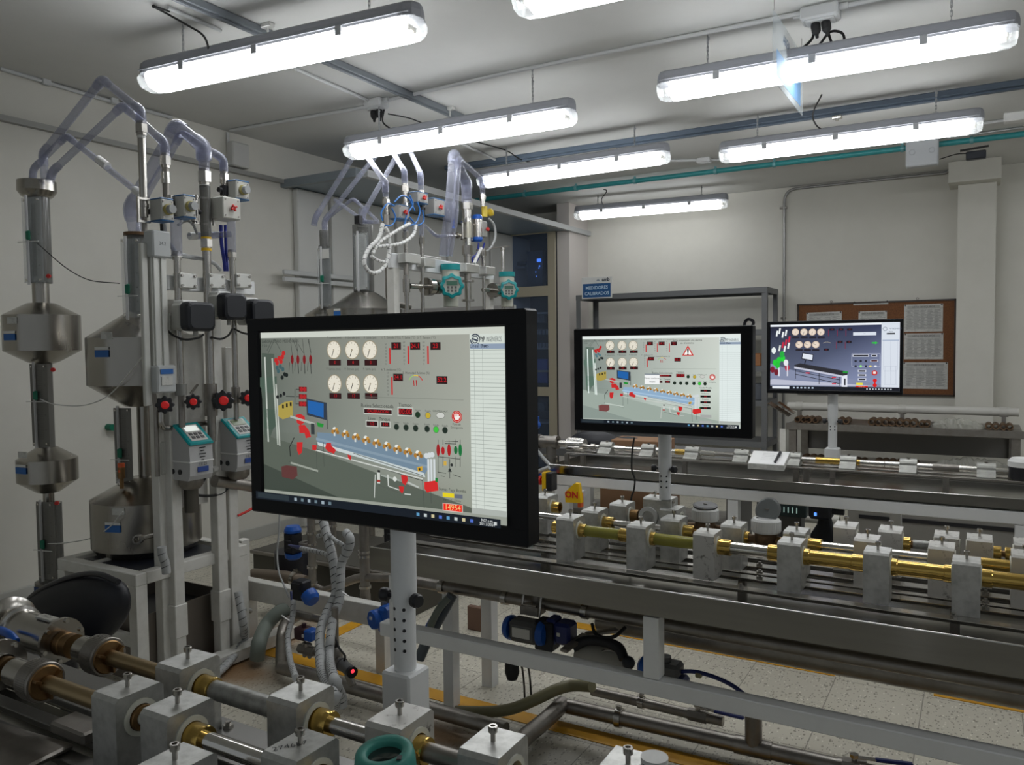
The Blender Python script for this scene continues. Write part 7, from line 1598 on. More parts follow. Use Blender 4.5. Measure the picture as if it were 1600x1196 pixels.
# valve actuators with blue ends
def box_act(px0, px1, py0, py1, label, knob, red=False, X=Xp+.01, blue=True, dep=.075, grp='valve actuators of the first rig', body=None):
    a, b_ = atx(px0, py0, X), atx(px1, py1, X); cy_ = (a.y+b_.y)/2; zc_ = (a.z+b_.z)/2; h = abs(a.z-b_.z); w_ = abs(b_.y-a.y)*.80
    t = thing('valve_actuator', label, 'actuator', (X, cy_, zc_), 0, grp)
    MB().box((X+dep*.2, cy_, zc_), (dep, w_, h*.90), bev=.004).done('body', body or PLAST, t)
    if blue:
        for sg in (-1, 1): MB().box((X+dep*.2, cy_, zc_+sg*h*.46), (dep*1.02, w_*1.02, h*.06), bev=.003).done('blue_end', mat('blue_end', (.03, .14, .34), .4), t)
    c = V((X+dep*.7, cy_, zc_))
    if red:
        b = MB(); b.cyl(c, c+V((.008, 0, 0)), .008, n=12); R = Matrix.Rotation(.5, 3, 'X'); b.box(c+V((.013, 0, 0)), (.010, .034, .010), rot=R, bev=.002).box(c+V((.013, 0, 0)), (.010, .010, .030), rot=R, bev=.002); b.done('red_lever', RED, t)
    else:
        MB().prof([(0, 0), (.022, 0), (.022, .014), (0, .014)], c, (1, 0, 0), 22).done('yellow_ring', mat('dull_yellow', (.42, .36, .12), .45), t); MB().prof([(0, .014), (.019, .014), (.017, .032), (0, .032)], c, (1, 0, 0), 22).done('position_knob', mat('knob_grey', (.34, .35, .35), .35), t)
    b = MB()
    for sy in (-.36, .36):
        for sz in (-.33, .33): b.cyl(c+V((0, w_*sy, h*sz)), c+V((.003, w_*sy, h*sz)), .0035, n=8)
    b.done('cover_screw', STEELD, t)
    MB().cyl((X-.06, cy_-w_*.2, zc_), (X, cy_-w_*.2, zc_), .012, n=12).done('stem', BLACK, t); return t
box_act(236, 262, 309, 350, 'first blue-ended valve actuator with grey knob', 1)
box_act(271, 296, 304, 345, 'second blue-ended valve actuator, on the chrome riser', 1)
box_act(353, 380, 281, 317, 'highest blue-ended valve actuator on the last riser', 1)
box_act(327, 363, 306, 349, 'large white valve box with a red lever', 0, True, blue=False, dep=.10, body=mat('box_cream', (.55, .55, .50), .45))
# dark knuckles beside them
for i, (px, py, l) in enumerate(((266, 322, 'between the first two actuators'), (303, 330, 'beside the second actuator'), (350, 298, 'under the highest actuator'))):
    c = R1(px, py, Xp); t = thing('ball_valve', 'small black and steel ball valve '+l, 'valve', c, 0, 'ball valves of the first rig'); MB().box(c, (.03, .03, .05), bev=.006).cyl(c-V((0, .03, 0)), c+V((0, .03, 0)), .011, n=12).done('body', BLACK, t)
    MB().cyl(c-V((0, 0, .04)), c+V((0, 0, .04)), .012, n=14).ring(c+V((0, 0, .03)), c+V((0, 0, .042)), .017, .01, 16).ring(c-V((0, 0, .042)), c-V((0, 0, .03)), .017, .01, 16).done('union', STEEL, t)
b = MB(); c = R1(232, 330, Xp)
for dz in (-.045, .045): b.box(c+V((0, -.02, dz)), (.012, .05, .008))
b.box(c+V((0, -.045, 0)), (.01, .008, .10)); tag(b.done('valve_bracket', STEEL), 'small open steel bracket beside the first actuator', 'bracket')
b = MB(); c = R1(318, 330, Xp-.01)
for dz in (-.055, .055): b.box(c+V((0, -.01, dz)), (.014, .09, .010))
for dy in (-.05, .035): b.box(c+V((0, dy, 0)), (.01, .008, .11)).cyl(c+V((.02, dy, -.06)), c+V((.02, dy, .06)), .006, n=8)
tag(b.done('valve_bracket', STEEL), 'steel cage around the widest riser', 'bracket')
# corrugated and blue hoses
def wrapped(label, pts, r, sm=6, m=HOSEW, grp='spiral-wrapped hoses', name='wrapped_hose', turns=40):
    t = thing(name, label, 'hose', pts[0], 0, grp); MB().tube(pts, r, 12, smooth=sm).done('hose', m, t)
    q = [V(p) for p in pts]; L = []
    ext = [q[0]*2-q[1]]+q+[q[-1]*2-q[-2]]
    for i in range(1, len(ext)-2):
        for k in range(24):
            tt = k/24; a, b_, c, d = ext[i-1], ext[i], ext[i+1], ext[i+2]; L.append(.5*((2*b_)+(c-a)*tt+(2*a-5*b_+4*c-d)*tt*tt+(3*b_-a-3*c+d)*tt**3))
    n = len(L); tot = sum((L[i+1]-L[i]).length for i in range(n-1)); step = 0.028; acc = 0; b = MB(); 
    for i in range(n-1):
        acc += (L[i+1]-L[i]).length
        if acc > step:
            acc = 0; d = ((L[i+1]-L[i]).normalized()+V((.25, .1, .2))).normalized(); b.ring(L[i]-d*.0014, L[i]+d*.0014, r*1.035, r*.9, 14)
    b.done('black_spiral', RUBBER, t); return t
tb('air_hose', [R1(345, 352), R1(346, 380), R1(350, 405), R1(352, 424)], .008, mat('hose_royal', (.015, .03, .30), .35), 'royal blue hose dropping from the white valve box', 'hose', 'air hoses', smooth=5)
tb('air_hose', [R1(352, 352), R1(353, 385), R1(355, 424)], .007, MATS['hose_royal'], 'second royal blue hose beside the first', 'hose', 'air hoses', smooth=5)
tb('grey_hose', [R1(256, 350), R1(259, 370), R1(268, 385), R1(276, 396)], .009, HOSEW, 'grey hose curving below the first actuator', 'hose', smooth=5)
tb('black_hose', [R1(252, 350), R1(254, 366), R1(263, 375)], .006, RUBBER, 'black hose stub below the first actuator', 'hose', smooth=4)
tb('grey_hose', [R1(282, 398), R1(300, 402), R1(318, 405), R1(335, 412), R1(345, 422)], .009, HOSEW, 'grey hose looping behind the riser to the crossbar', 'hose', smooth=5)
tb('grey_hose', [R1(255, 400), R1(270, 402), R1(285, 401), R1(309, 404)], .008, HOSEW, 'pale hose running level to a black nozzle', 'hose', smooth=5)
tb('grey_hose', [R1(278, 352), R1(292, 345), R1(302, 352), R1(308, 366)], .006, HOSEW, 'thin pale hose hanging behind the second actuator', 'hose', smooth=5)
# black square actuators
def square_act(px0, px1, py0, py1, label, X=Xp+.02):
    a, b_ = atx(px0, py0, X+.10), atx(px1, py1, X+.10); cy_ = (a.y+b_.y)/2; zc_ = (a.z+b_.z)/2; h = abs(a.z-b_.z); w_ = abs(b_.y-a.y)
    t = thing('electric_actuator', label, 'actuator', (X, cy_, zc_), 0, 'black-capped electric actuators'); 
    MB().box((X+.04, cy_-.004, zc_), (.065, w_*.9, h*.92), bev=.010).done('body', mat('act_body', (.42, .42, .39), .45), t)
    R = []
    def rr(k, x): 
        hw, hh, c = w_/2*k, h/2*k, .022; P = []
        for (sx, sz, a0) in ((1, 1, 0), (-1, 1, 90), (-1, -1, 180), (1, -1, 270)):
            for q in range(4): an = math.radians(a0+q*30); P.append((x, cy_+sx*(hw-c)+c*math.cos(an), zc_+sz*(hh-c)+c*math.sin(an)))
        return P
    b = MB(); loft(b, [rr(.97, X+.072), rr(1, X+.078), rr(1, X+.105), rr(.95, X+.118), rr(.8, X+.124)]); b.done('cover', mat('cover_black', (.010, .012, .017), .45), t)
    MB().box((X+.02, cy_, zc_+h*.5), (.06, w_*.55, .018), bev=.004).done('top_flange', WPLAST, t); MB().cyl((X+.06, cy_+w_*.1, zc_-h*.5-.02), (X+.06, cy_+w_*.1, zc_-h*.5+.004), .010, n=12).done('cable_gland', PLAST, t)
    MB().cyl((X-.02, cy_, zc_), (X+.02, cy_, zc_), .018, n=14).done('stem', STEELD, t)
    return t
square_act(287, 333, 471, 518, 'first and lowest black-capped square actuator')
square_act(345, 382, 457, 501, 'second black-capped square actuator, highest of three')
square_act(389, 425, 467, 510, 'third black-capped actuator, cut off by the near monitor')
b = MB(); 
c = R1(270, 492); b.box(c, (.04, .05, .012)).box(c+V((0, 0, -.07)), (.04, .05, .012)).box(c+V((0, -.02, -.035)), (.03, .012, .07)); tag(b.done('valve_bracket', PLAST), 'pale bracket beside the first black-capped actuator', 'bracket')
for i, (pts, l) in enumerate((([(262, 517), (272, 525), (290, 531), (310, 528), (318, 523)], 'first'), ([(330, 527), (345, 530), (357, 524), (363, 514)], 'second'), ([(366, 514), (378, 520), (392, 523), (402, 523)], 'third'))):
    tb('actuator_cable', [R1(*p, Xp+.04) for p in pts], .0045, RUBBER, 'black cable drooping under the square actuators, %s loop' % l, 'cable', smooth=6)
# black hand wheels with red centres
def handwheel(px, py, rpx, label, X=Xp+.05):
    c = atx(px, py, X); r = rpx*PXS(c); d = V((.84, -.54, .04)).normalized(); u = V((0, 0, 1)).cross(d).normalized(); v = d.cross(u)
    t = thing('hand_wheel', label, 'hand wheel', c, 0, 'lobed black hand wheels'); n = 8; P = []
    for i in range(64): a = 2*PI*i/64; k = r*(.90+.10*math.cos(n*a)); P.append((k*math.cos(a), k*math.sin(a)))
    b = MB(); loft(b, [[c+u*x*f+v*y*f+d*h for x, y in P] for f, h in ((.8, 0), (1, .006), (1, .022), (.86, .030), (.5, .031))]); b.done('wheel', BLACK, t)
    MB().prof([(0, .028), (r*.42, .028), (r*.42, .036), (r*.30, .039), (0, .039)], c, d, 24).done('red_cap', REDGLOW, t)
    MB().cyl(c-d*.045, c, r*.22, n=12).done('stem', STEELD, t); return t
handwheel(257, 633, 14.5, 'hand wheel at the end of the row, below the white gauge')
handwheel(301, 628, 13, 'smaller hand wheel below the steel block with lever')
handwheel(348, 626, 17, 'largest hand wheel, on the widest riser')
handwheel(386, 622, 13, 'hand wheel half hidden by the near monitor')
b = MB(); b.bar(R1(298, 615), R1(309, 601), .012, .006); tag(b.done('valve_lever', STEELD), 'short upright steel lever above the smaller hand wheel', 'lever')
# signal converters with teal sloping lids
def converter(px0, pxm, px1, py_top, py_lid, py_bot, label, lit):
    X = -2.80; a, b_ = atx(pxm, py_bot, X), atx(px1, py_bot, X); yA, yB_ = a.y, b_.y; zB = a.z; zl_ = atx(pxm, py_lid, X).z; D = .135; zt_ = zl_+.075
    t = thing('signal_converter', label, 'signal converter', (X-D/2, (yA+yB_)/2, zB), 0, 'signal converters on the rig posts'); w_ = yB_-yA
    prof = [(X-D, zB+.02), (X-D+.015, zB), (X-.012, zB), (X, zB+.02), (X+.004, zB+.075), (X, zl_), (X-D*.72, zt_), (X-D, zt_-.004)]
    MB().prism(prof, (0, yB_, 0), (1, 0, 0), (0, 0, 1), w_).done('housing', GREYP, t)
    MB().box((X-D/2+.002, (yA+yB_)/2, zB+.078), (D+.008, w_+.008, .006), bev=.001).done('seam_rim', WPLAST, t)
    o = V((X, 0, zl_)); e = V((X-D*.72, 0, zt_)); sl = (e-o); L = sl.length; sl.normalize(); nz = V((sl.z, 0, -sl.x)); nz = nz if nz.z > 0 else -nz
    R = Matrix((sl, V((0, 1, 0)), sl.cross(V((0, 1, 0))))).transposed(); c = V(((o.x+e.x)/2, (yA+yB_)/2, (o.z+e.z)/2))
    MB().box(c+nz*.006, (L+.012, w_+.010, .014), rot=R, bev=.006).done('lid', TEAL, t)
    MB().box(c+nz*.0135, (L*.82, w_*.72, .002), rot=R, bev=.001).done('key_panel', PLAST, t)
    MB().box(c+nz*.015+sl*L*.20, (L*.26, w_*.56, .002), rot=R).done('display', LCDW if lit else LCDG, t)
    b = MB()
    for i in range(3):
        for j in range(2): b.box(c+nz*.0155+sl*(-L*.08-L*.17*j)+V((0, (i-1)*w_*.2, 0)), (L*.12, w_*.14, .003), rot=R, bev=.0008)
    b.done('keypad', GREYD, t)
    label_plate(t, V((X+.0055, (yA+yB_)/2+.005, zB+.045)), (1, 0, 0), 'blue_label', mat('blue_label2', (.03, .07, .28), .5), w_=.055, h=.022)
    b = MB()
    for i in range(5): b.box((X+.0055, (yA+yB_)/2+.004, zl_-.012-.013*i), (.001, (.030, .018, .034, .026, .014)[i], .0035))
    b.text('1.E.23', (X+.0062, (yA+yB_)/2+.004, zl_-.082), (0, 1, 0), (0, 0, 1), .017)
    b.done('printed_marks', BLACK, t)
    b = MB(); 
    for x in (X-D+.03, X-D+.075): b.cyl((x, yA-.004, zB+.035), (x, yA+.002, zB+.035), .011, n=16)
    b.done('cable_ports', BLACK, t)
    MB().box((X-D-.02, yA-.01, zB+.09), (.035, .04, .14), bev=.006).done('mount_block', PLAST, t)
    MB().lathe([(0, -.045), (.035, -.043), (.050, -.025), (.050, 0)], (X-D/2, (yA+yB_)/2, zB), (0, 0, 1), 24).done('neck', STEELD, t); return t
converter(265, 297, 333, 668, 697, 753, 'first signal converter with brightly lit display', True)
converter(338, 371, 405, 655, 686, 738, 'second signal converter, partly hidden by the near monitor', False)
tb('converter_cable', [R1(290, 768), R1(315, 775), R1(345, 772), R1(362, 755)], .006, RUBBER, 'black cable slung between the two converters', 'cable', smooth=5)
tb('converter_cable', [R1(310, 757), R1(318, 752), R1(322, 745)], .005, RUBBER, 'short black cable under the first converter', 'cable', smooth=4)
for i, (px, py) in enumerate(((338, 733), (358, 730))): c = R1(px, py); tag(MB().prof([(0, 0), (.014, 0), (.014, .02), (.010, .03), (0, .03)], c, (.3, 1 if i else -1, 0), 14).done('cable_gland', PLAST), 'white cable gland between converters, '+('first' if i == 0 else 'second'), 'gland')
# wall hook, float wires
c = atx(173, 668, XL+.03); t = thing('wall_hook', 'small green and steel pipe hook on the wall', 'hook', c); MB().cyl(c-V((.03, 0, 0)), c+V((.02, 0, 0)), .02, n=14).done('base', GREEN, t); MB().pipe([c, c+V((0, .09, -.05)), c+V((0, .09, .01))], .013, .03).done('bend', STEELD, t)
tb('float_wire', [P1(58, 380), P1(75, 395), P1(105, 420), P1(140, 438), A_(187, 443, 2.2)], .0022, RUBBER, 'dark wire from the green clip to the big tank', 'wire', 'level wires', smooth=6)
tb('float_wire', [P1(63, 624), P1(85, 632), A_(130, 634, 2.12), A_(170, 618, 2.10), A_(205, 580, 2.08), A_(225, 555, 2.06)], .0025, WPLAST, 'white wire sagging from the middle clip to the gauge', 'wire', 'level wires', smooth=6)
tb('float_wire', [P1(75, 850), P1(100, 849), A_(140, 842, 2.1), A_(170, 825, 2.06), A_(192, 800, 2.04)], .0025, WPLAST, 'white wire rising from the lowest clip', 'wire', 'level wires', smooth=6)
wrapped('white cable bundle with black ties down the double post', [R1(253, 855, -2.87), R1(254, 868, -2.87), R1(258, 880, -2.87), R1(260, 896, -2.87)], .018, turns=8)
wrapped('pale bundle with black ties reaching the floor by the post', [R1(372, 925, -2.87), R1(380, 975, -2.84), atz(380, 1000, .06), atz(362, 1030, .04), atz(340, 1052, .03), atz(320, 1064, .03)], .018)
tb('grey_hose', [R1(374, 930), R1(378, 950), atz(392, 955, .15), atz(383, 958, .12)], .009, HOSEW, 'thin pale hose end beside the floor bundle', 'hose', smooth=5)
tb('red_cable', [R1(372, 806), R1(385, 800), A_(400, 792, 2.6), A_(430, 780, 2.8)], .006, RED, 'red cable emerging behind the posts', 'cable', smooth=4)
# black office chair back
def pillow(name, pts, Y, d, label, cat, m, bulge=.05, tilt=0.0):
    P = [aty(px, py, Y) for px, py in pts]; c = sum(P, V())/len(P); rings = []
    # refine outline
    q = [P[-1]]+P+[P[0], P[1]]; out = []
    for i in range(1, len(q)-2):
        for k in range(5):
            tt = k/5; a, b_, e, f = q[i-1], q[i], q[i+1], q[i+2]; out.append(.5*((2*b_)+(e-a)*tt+(2*a-5*b_+4*e-f)*tt*tt+(3*b_-a-3*e+f)*tt**3))
    for f, dy in ((.55, -.5), (.82, -.42), (.96, -.22), (1, 0), (.96, .22), (.82, .42), (.55, .5)): rings.append([c+(p-c)*f+V((0, dy*d+tilt*(p-c).z+bulge*((p-c).x)**2, 0)) for p in out])
    b = MB(); loft(b, rings)
    for f in b.bm.faces: f.smooth = True
    return b, c
t = thing('office_chair', 'black office chair back showing behind the flanged meters', 'chair', aty(120, 955, 1.62))
b, c = pillow('', [(20, 985), (28, 955), (60, 925), (105, 905), (150, 899), (186, 912), (197, 942), (188, 975), (160, 1003), (110, 1015), (55, 1010)], 1.62, .10, '', '', None)
b.done('backrest', BLACKS, t)
MB().tube([aty(*p, 1.60) for p in ((26, 962), (55, 928), (105, 904), (150, 897), (185, 910))], .010, 10, smooth=5).done('rim', mat('rim_black', (.02, .02, .025), .3), t)
MB().box((c.x, 1.44, .40), (.40, .40, .07), bev=.03).done('seat', BLACKS, t); MB().cyl((c.x, 1.6, .12), (c.x, 1.6, .39), .03, n=16).done('column', BLACK, t); MB().bar((c.x, 1.60, .40), (c.x, 1.66, c.z-.05), .06, .02).done('back_support', BLACK, t)
for i in range(5): a = 2*PI*i/5; MB().bar((c.x, 1.6, .10), (c.x+.26*math.cos(a), 1.6+.26*math.sin(a), .06), .05, .03).cyl((c.x+.26*math.cos(a), 1.59+.26*math.sin(a), .03), (c.x+.26*math.cos(a), 1.61+.26*math.sin(a), .03), .03, n=14).done('leg', BLACK, t)

# ------------------------------------------------------------------ pipework below the near monitor
YL = 2.62
p, q = aty(375, 926, YL), aty(600, 961, YL)
t = thing('rig_base_beam', 'deep white base beam running behind the wrapped hoses', 'beam', ((p.x+q.x)/2, YL, .0)); zc_ = (p.z+q.z)/2
MB().box(((p.x+q.x)/2, YL+.03, zc_), (q.x-p.x+.02, .05, .095), bev=.003).done('beam', CREAM, t)
for x in (p.x+.03, q.x-.03): MB().box((x, YL+.03, (zc_-.05)/2), (.05, .05, zc_-.05)).done('foot', CREAM, t)
p0 = aty(378, 850, 2.75); MB
t = thing('rig_post_stub', 'short white post beside the first rig posts', 'post', (aty(380, 880, 2.66).x, 2.66, 0)); MB().box((aty(380, 880, 2.66).x, 2.66, aty(380, 843, 2.66).z/2), (.045, .05, aty(380, 843, 2.66).z), bev=.003).done('post', CREAM, t)
YM = 2.80
def G(px, py, Y=YM): return aty(px, py, Y)
def riser(px, py0, py1, r, label, Y=YM, rings=(), elbow=None):
    x = G(px, (py0+py1)/2, Y).x; z1, z0 = G(px, py0, Y).z, G(px, py1, Y).z
    t = thing('manifold_pipe', label, 'pipe', (x, Y, z0), 0, 'manifold pipes below the near monitor'); MB().cyl((x, Y, z0), (x, Y, z1), r, n=20).done('pipe', STEELD, t)
    for py in rings: z = G(px, py, Y).z; MB().ring((x, Y, z-.006), (x, Y, z+.006), r*1.28, r*.98, 20).done('weld_ring', STEEL, t)
    if elbow: MB().pipe([(x, Y, z0+.02), (x, Y, z0-r*1.8), (x+elbow, Y, z0-r*1.8)], r*1.08, .05, 18).done('elbow', STEELD, t)
    return t
riser(487, 770, 925, .020, 'dull manifold pipe next to the blue-capped actuator', rings=(833, 850, 886, 912))
riser(569, 770, 935, .023, 'wide dull manifold pipe ending in an elbow', rings=(862, 869, 917), elbow=.07)
riser(521, 770, 912, .014, 'slim manifold pipe behind the wrapped hoses', rings=(822,))
steelrun('rusty level pipe behind the thin pale cable', [G(396, 898, 2.9), G(445, 902, 2.9), G(478, 910, 2.9)], .032, .02, mat('rust_pipe', (.22, .18, .14), .5, .6), grp='manifold pipes', rings=((G(462, 905, 2.9), (1, 0, 0)),))
steelrun('level cross pipe joining the manifold to the bench', [G(528, 915), G(560, 903), G(600, 903), G(640, 903)], .020, .03, grp='manifold pipes')
steelrun('small level pipe linking two manifold risers', [G(487, 912), G(505, 922), G(535, 912)], .012, .02, grp='manifold pipes')
MBx = MB(); c = G(480, 850); MBx.ring(c-V((0, 0, .008)), c+V((0, 0, .008)), .040, .02, 24); tag(MBx.done('pipe_flange', STEELD), 'round flange on the manifold pipe beside the actuator', 'flange')
def vact(px, py, label, Y=YM, h=.13, r=.040, bot=True):
    c = G(px, py, Y); t = thing('pneumatic_actuator', label, 'actuator', c, 0, 'upright actuators of the manifold')
    MB().box(c, (r*1.7, r*1.7, h*.8), bev=.008).done('body', BLACKS, t)
    MB().prof([(0, 0), (r*1.05, 0), (r*1.05, .012), (r*.8, .030), (0, .032)], c+V((0, 0, h*.40)), (0, 0, 1), 24).done('top_cap', BLUE, t)
    if bot: MB().prof([(0, 0), (r*1.05, 0), (r*1.0, .02), (r*.7, .030), (0, .03)], c-V((0, 0, h*.40)), (0, 0, -1), 24).done('bottom_cap', BLUE, t)
    b = MB(); b.box(c+V((.01, -r*.9, .0)), (.03, .02, h*.3), bev=.003); b.done('pilot_valve', BLACK, t); b = MB(); b.cyl(c+V((-r*.95, -.01, h*.36)), c+V((-r*1.15, -.01, h*.36)), .008, n=10).cyl(c+V((-r*.95, -.01, -h*.1)), c+V((-r*1.15, -.01, -h*.1)), .008, n=10); b.done('air_fitting', STEEL, t); return t
vact(458, 848, 'blue-capped upright actuator beside the manifold, first')
vact(615, 836, 'blue-capped actuator half hidden by the white pole', h=.10)
c = G(474, 922, 2.50); t = thing('solenoid_valve', 'black solenoid valve with rounded blue end below the pipes', 'solenoid valve', c)
MB().box(c+V((-.01, 0, .0)), (.065, .06, .085), bev=.006).box(c+V((-.01, -.034, .02)), (.05, .012, .03)).done('body', BLACKS, t); MB().prof([(0, 0), (.036, 0), (.036, .03), (.026, .045), (0, .045)], c+V((.03, 0, -.015)), (.8, -.2, -.5), 22).done('blue_end', BLUE, t)
c = G(475, 963, 2.50); t = thing('actuated_valve', 'small brass-bodied valve joined to a level pipe, upper one', 'valve', c); MB().cyl(c+V((-.05, 0, 0)), c+V((.05, 0, 0)), .018, n=6, smooth=False).cyl(c+V((.05, 0, 0)), c+V((.12, 0, 0)), .016, n=16).done('body', STEELD, t); 
c = G(478, 990, 2.42); t = thing('solenoid_valve', 'dark red and blue solenoid box over the lower small valve', 'solenoid valve', c)
MB().box(c+V((-.016, 0, 0)), (.06, .055, .05), bev=.005).done('body', mat('maroon', (.035, .008, .012), .5), t); MB().box(c+V((.032, 0, 0)), (.045, .055, .046), bev=.006).done('blue_half', BLUE, t); MB().box(c+V((.012, -.030, 0)), (.010, .004, .012)).done('logo_square', CREAM, t); MB().cyl(c+V((-.01, 0, .025)), c+V((-.01, 0, .04)), .01, n=10).done('indicator', MATS['maroon'], t)
c = G(480, 1016, 2.42); t = thing('actuated_valve', 'dull lobed valve body under the dark red and blue box', 'valve', c); b = MB(); b.cyl(c+V((-.045, 0, 0)), c+V((.045, 0, 0)), .020, n=6, smooth=False).cyl(c+V((.045, 0, 0)), c+V((.13, 0, 0)), .013, n=14)
for k in range(6): a = k*PI/3; b.sphere(c+V((.028*math.cos(a), 0, .028*math.sin(a))), .011, 8)
b.cyl(c, c+V((0, 0, .03)), .013, n=12); b.done('body', STEELD, t)
# pipe going down to sensor with lit red ring
riser(524, 950, 1030, .014, 'thin pipe dropping to the lit sensor', Y=2.36)
c = G(523, 1030, 2.34); t = thing('level_sensor', 'dull cylinder sensor with a lit red tip beside the hoses', 'sensor', c); d = V((.93, -.35, -.06)).normalized()
MB().lathe([(0, -.03), (.032, -.02), (.034, .02), (.022, .045), (.018, .05)], c, (0, 0, 1), 22).cyl(c, c+d*.05, .018, n=18).done('body', STEELD, t)
MB().cyl(c+d*.05, c+d*.135, .022, n=24).ring(c+d*.055, c+d*.065, .026, .02, 20).done('barrel', GREYD, t); MB().prof([(0, .135), (.0225, .135), (.0225, .15), (.0, .15)], c, d, 24).done('dark_tip', BLACK, t); MB().prof([(0, .150), (.008, .150), (.007, .153), (0, .153)], c+V((.0, 0, .006)), d, 16).done('red_light', mat('red_glow', (.6, .02, .02), .4, emit=(1, .05, .08), es=1.2), t)
MB().tube([c+d*.08+V((0, 0, .02)), c+d*.09+V((0, 0, .045)), c+d*.04+V((0, 0, .06)), c+V((-.0, 0, .10))], .004, 8, smooth=4).done('lead', RUBBER, t)
c2 = G(547, 1062, 2.32); tag(MB().box(c2, (.03, .02, .055), rot=Matrix.Rotation(-.5, 3, 'Y'), bev=.004).box(c2+V((-.012, 0, .04)), (.008, .008, .05), rot=Matrix.Rotation(-.4, 3, 'Y')).done('padlock_tag', STEELD), 'small metal tag dangling under the lit sensor', 'tag')
# side actuator with blue face
c = G(593, 968, 2.50); t = thing('pneumatic_actuator', 'blue-faced actuator beside the near monitor pole', 'actuator', c, 0, 'upright actuators of the manifold')
MB().prof([(0, 0), (.034, 0), (.042, .012), (.042, .05), (.036, .06), (0, .06)], c+V((0, .03, 0)), (-.35, -.95, 0), 8).box(c+V((.02, .02, 0)), (.05, .07, .11), bev=.012).done('blue_end', BLUE, t); MB().box(c+V((.03, .08, .03)), (.06, .06, .07)).cyl(c+V((0, .03, .05)), c+V((0, .03, .12)), .014, n=12).done('body', STEELD, t); MB().box(c+V((-.016, -.036, .012)), (.012, .004, .012)).done('logo_square', CREAM, t)
c = G(602, 927, 2.50); tag(MB().sphere(c, .018, 12).cyl(c, c+V((.05, 0, 0)), .012, n=12).done('pipe_union', STEEL), 'bright rounded union next to the pole', 'fitting')
# wrapped hoses
wrapped('first wrapped hose from under the monitor to the near bench', [G(503, 806, 2.5), G(511, 838, 2.48), G(519, 868, 2.46), G(524, 905, 2.44), G(524, 930, 2.42), G(511, 958, 2.38), G(501, 985, 2.32), G(500, 1020, 2.25), G(503, 1050, 2.15), atz(520, 1085, .28), atz(523, 1105, .2)], .0190)
wrapped('second wrapped hose curling down beside the first', [G(540, 832, 2.46), G(547, 842, 2.45), G(545, 858, 2.45), G(534, 880, 2.44), G(532, 910, 2.42), G(530, 940, 2.40), G(521, 965, 2.36), G(516, 1000, 2.30), G(515, 1030, 2.24), atz(522, 1062, .30), atz(533, 1088, .22), atz(535, 1104, .18)], .0180)
wrapped('short wrapped hose from the blue nozzle into the bundle', [G(470, 857, 2.55), G(490, 861, 2.5), G(508, 866, 2.47), G(518, 873, 2.45)], .010)
wrapped('thin wrapped hose arching over to the second hose', [G(497, 838, 2.5), G(512, 836, 2.48), G(524, 845, 2.46), G(536, 853, 2.45), G(537, 866, 2.44)], .009)
wrapped('wrapped hose hanging from the solenoid to a near block', [G(458, 940, 2.5), G(457, 965, 2.45), G(450, 995, 2.38), G(453, 1030, 2.25), atz(462, 1060, .30)], .012)
tb('nozzle', [G(451, 852, 2.58), G(462, 855, 2.56), G(471, 857, 2.55)], .010, BLUED, 'tapered blue nozzle feeding the short wrapped hose', 'nozzle', rs=(.004, .008, .012))
tb('thin_cable', [G(437, 790, 2.5), G(436, 830, 2.5), G(433, 865, 2.5), G(436, 895, 2.48), G(446, 920, 2.46), G(452, 935, 2.46)], .004, HOSEW, 'thin pale cable hanging straight below the monitor', 'cable', smooth=5)
tb('hose_pair', [G(455, 925, 2.52), G(456, 940, 2.50)], .006, BLUED, 'dark blue hose ends under the black solenoid', 'hose')
tb('drain_hose', [atz(402, 1030, .03), atz(405, 1005, .10), aty(415, 980, 2.55), aty(432, 960, 2.60), aty(450, 952, 2.64), aty(470, 950, 2.68)], .033, GREYH, 'thick grey-green hose bending onto the stained floor', 'hose', smooth=6, n=16)
steelrun('upright steel elbow rising beside the thick hose', [atz(440, 1042, .055), G(440, 1000, 2.55), G(444, 975, 2.60), G(465, 962, 2.65)], .026, .08, grp='manifold pipes')
b = MB(); 
for (a, c) in (((535, 925), (546, 933)), ((440, 962), (452, 970))): b = MB(); b.bar(G(*a, 2.36), G(*c, 2.36), .006, .002); tag(b.done('cable_tie', WPLAST), 'white cable tie end on the wrapped hoses, '+('upper' if a[0] == 535 else 'lower'), 'cable tie')

# ------------------------------------------------------------------ second rig, behind the near monitor
XQ = -2.90
xa, xb = aty(396, 900, 3.25).x, aty(640, 900, 3.25).x; zz = aty(450, 868, 3.25).z
t = thing('sump_tank', 'wide dark stainless box on the floor behind the manifold pipes', 'tank', ((xa+xb)/2, 3.55, 0))
MB().box(((xa+xb)/2, 3.55, zz/2), (xb-xa, .60, zz), bev=.004).done('body', mat('sump_dark', (.09, .085, .07), .5, .5), t)
MB().box(((xa+xb)/2, 3.26, zz-.012), (xb-xa+.02, .05, .02), bev=.003).done('rim', STEELD, t)
xa = aty(455, 880, 3.0).x; c = V((xa, 3.02, 0)); t = thing('drum', 'dark drum standing behind the blue-capped actuator', 'drum', c); MB().cyl(c, c+V((0, 0, zat(455, 862, 3.0))), .10, n=28).done('body', BLACKS, t)
def R2_(px, py, X=XQ): return atx(px, py, X)
def yq_(px, py=350): return R2_(px, py).y
def z2_(px, py): return R2_(px, py).z
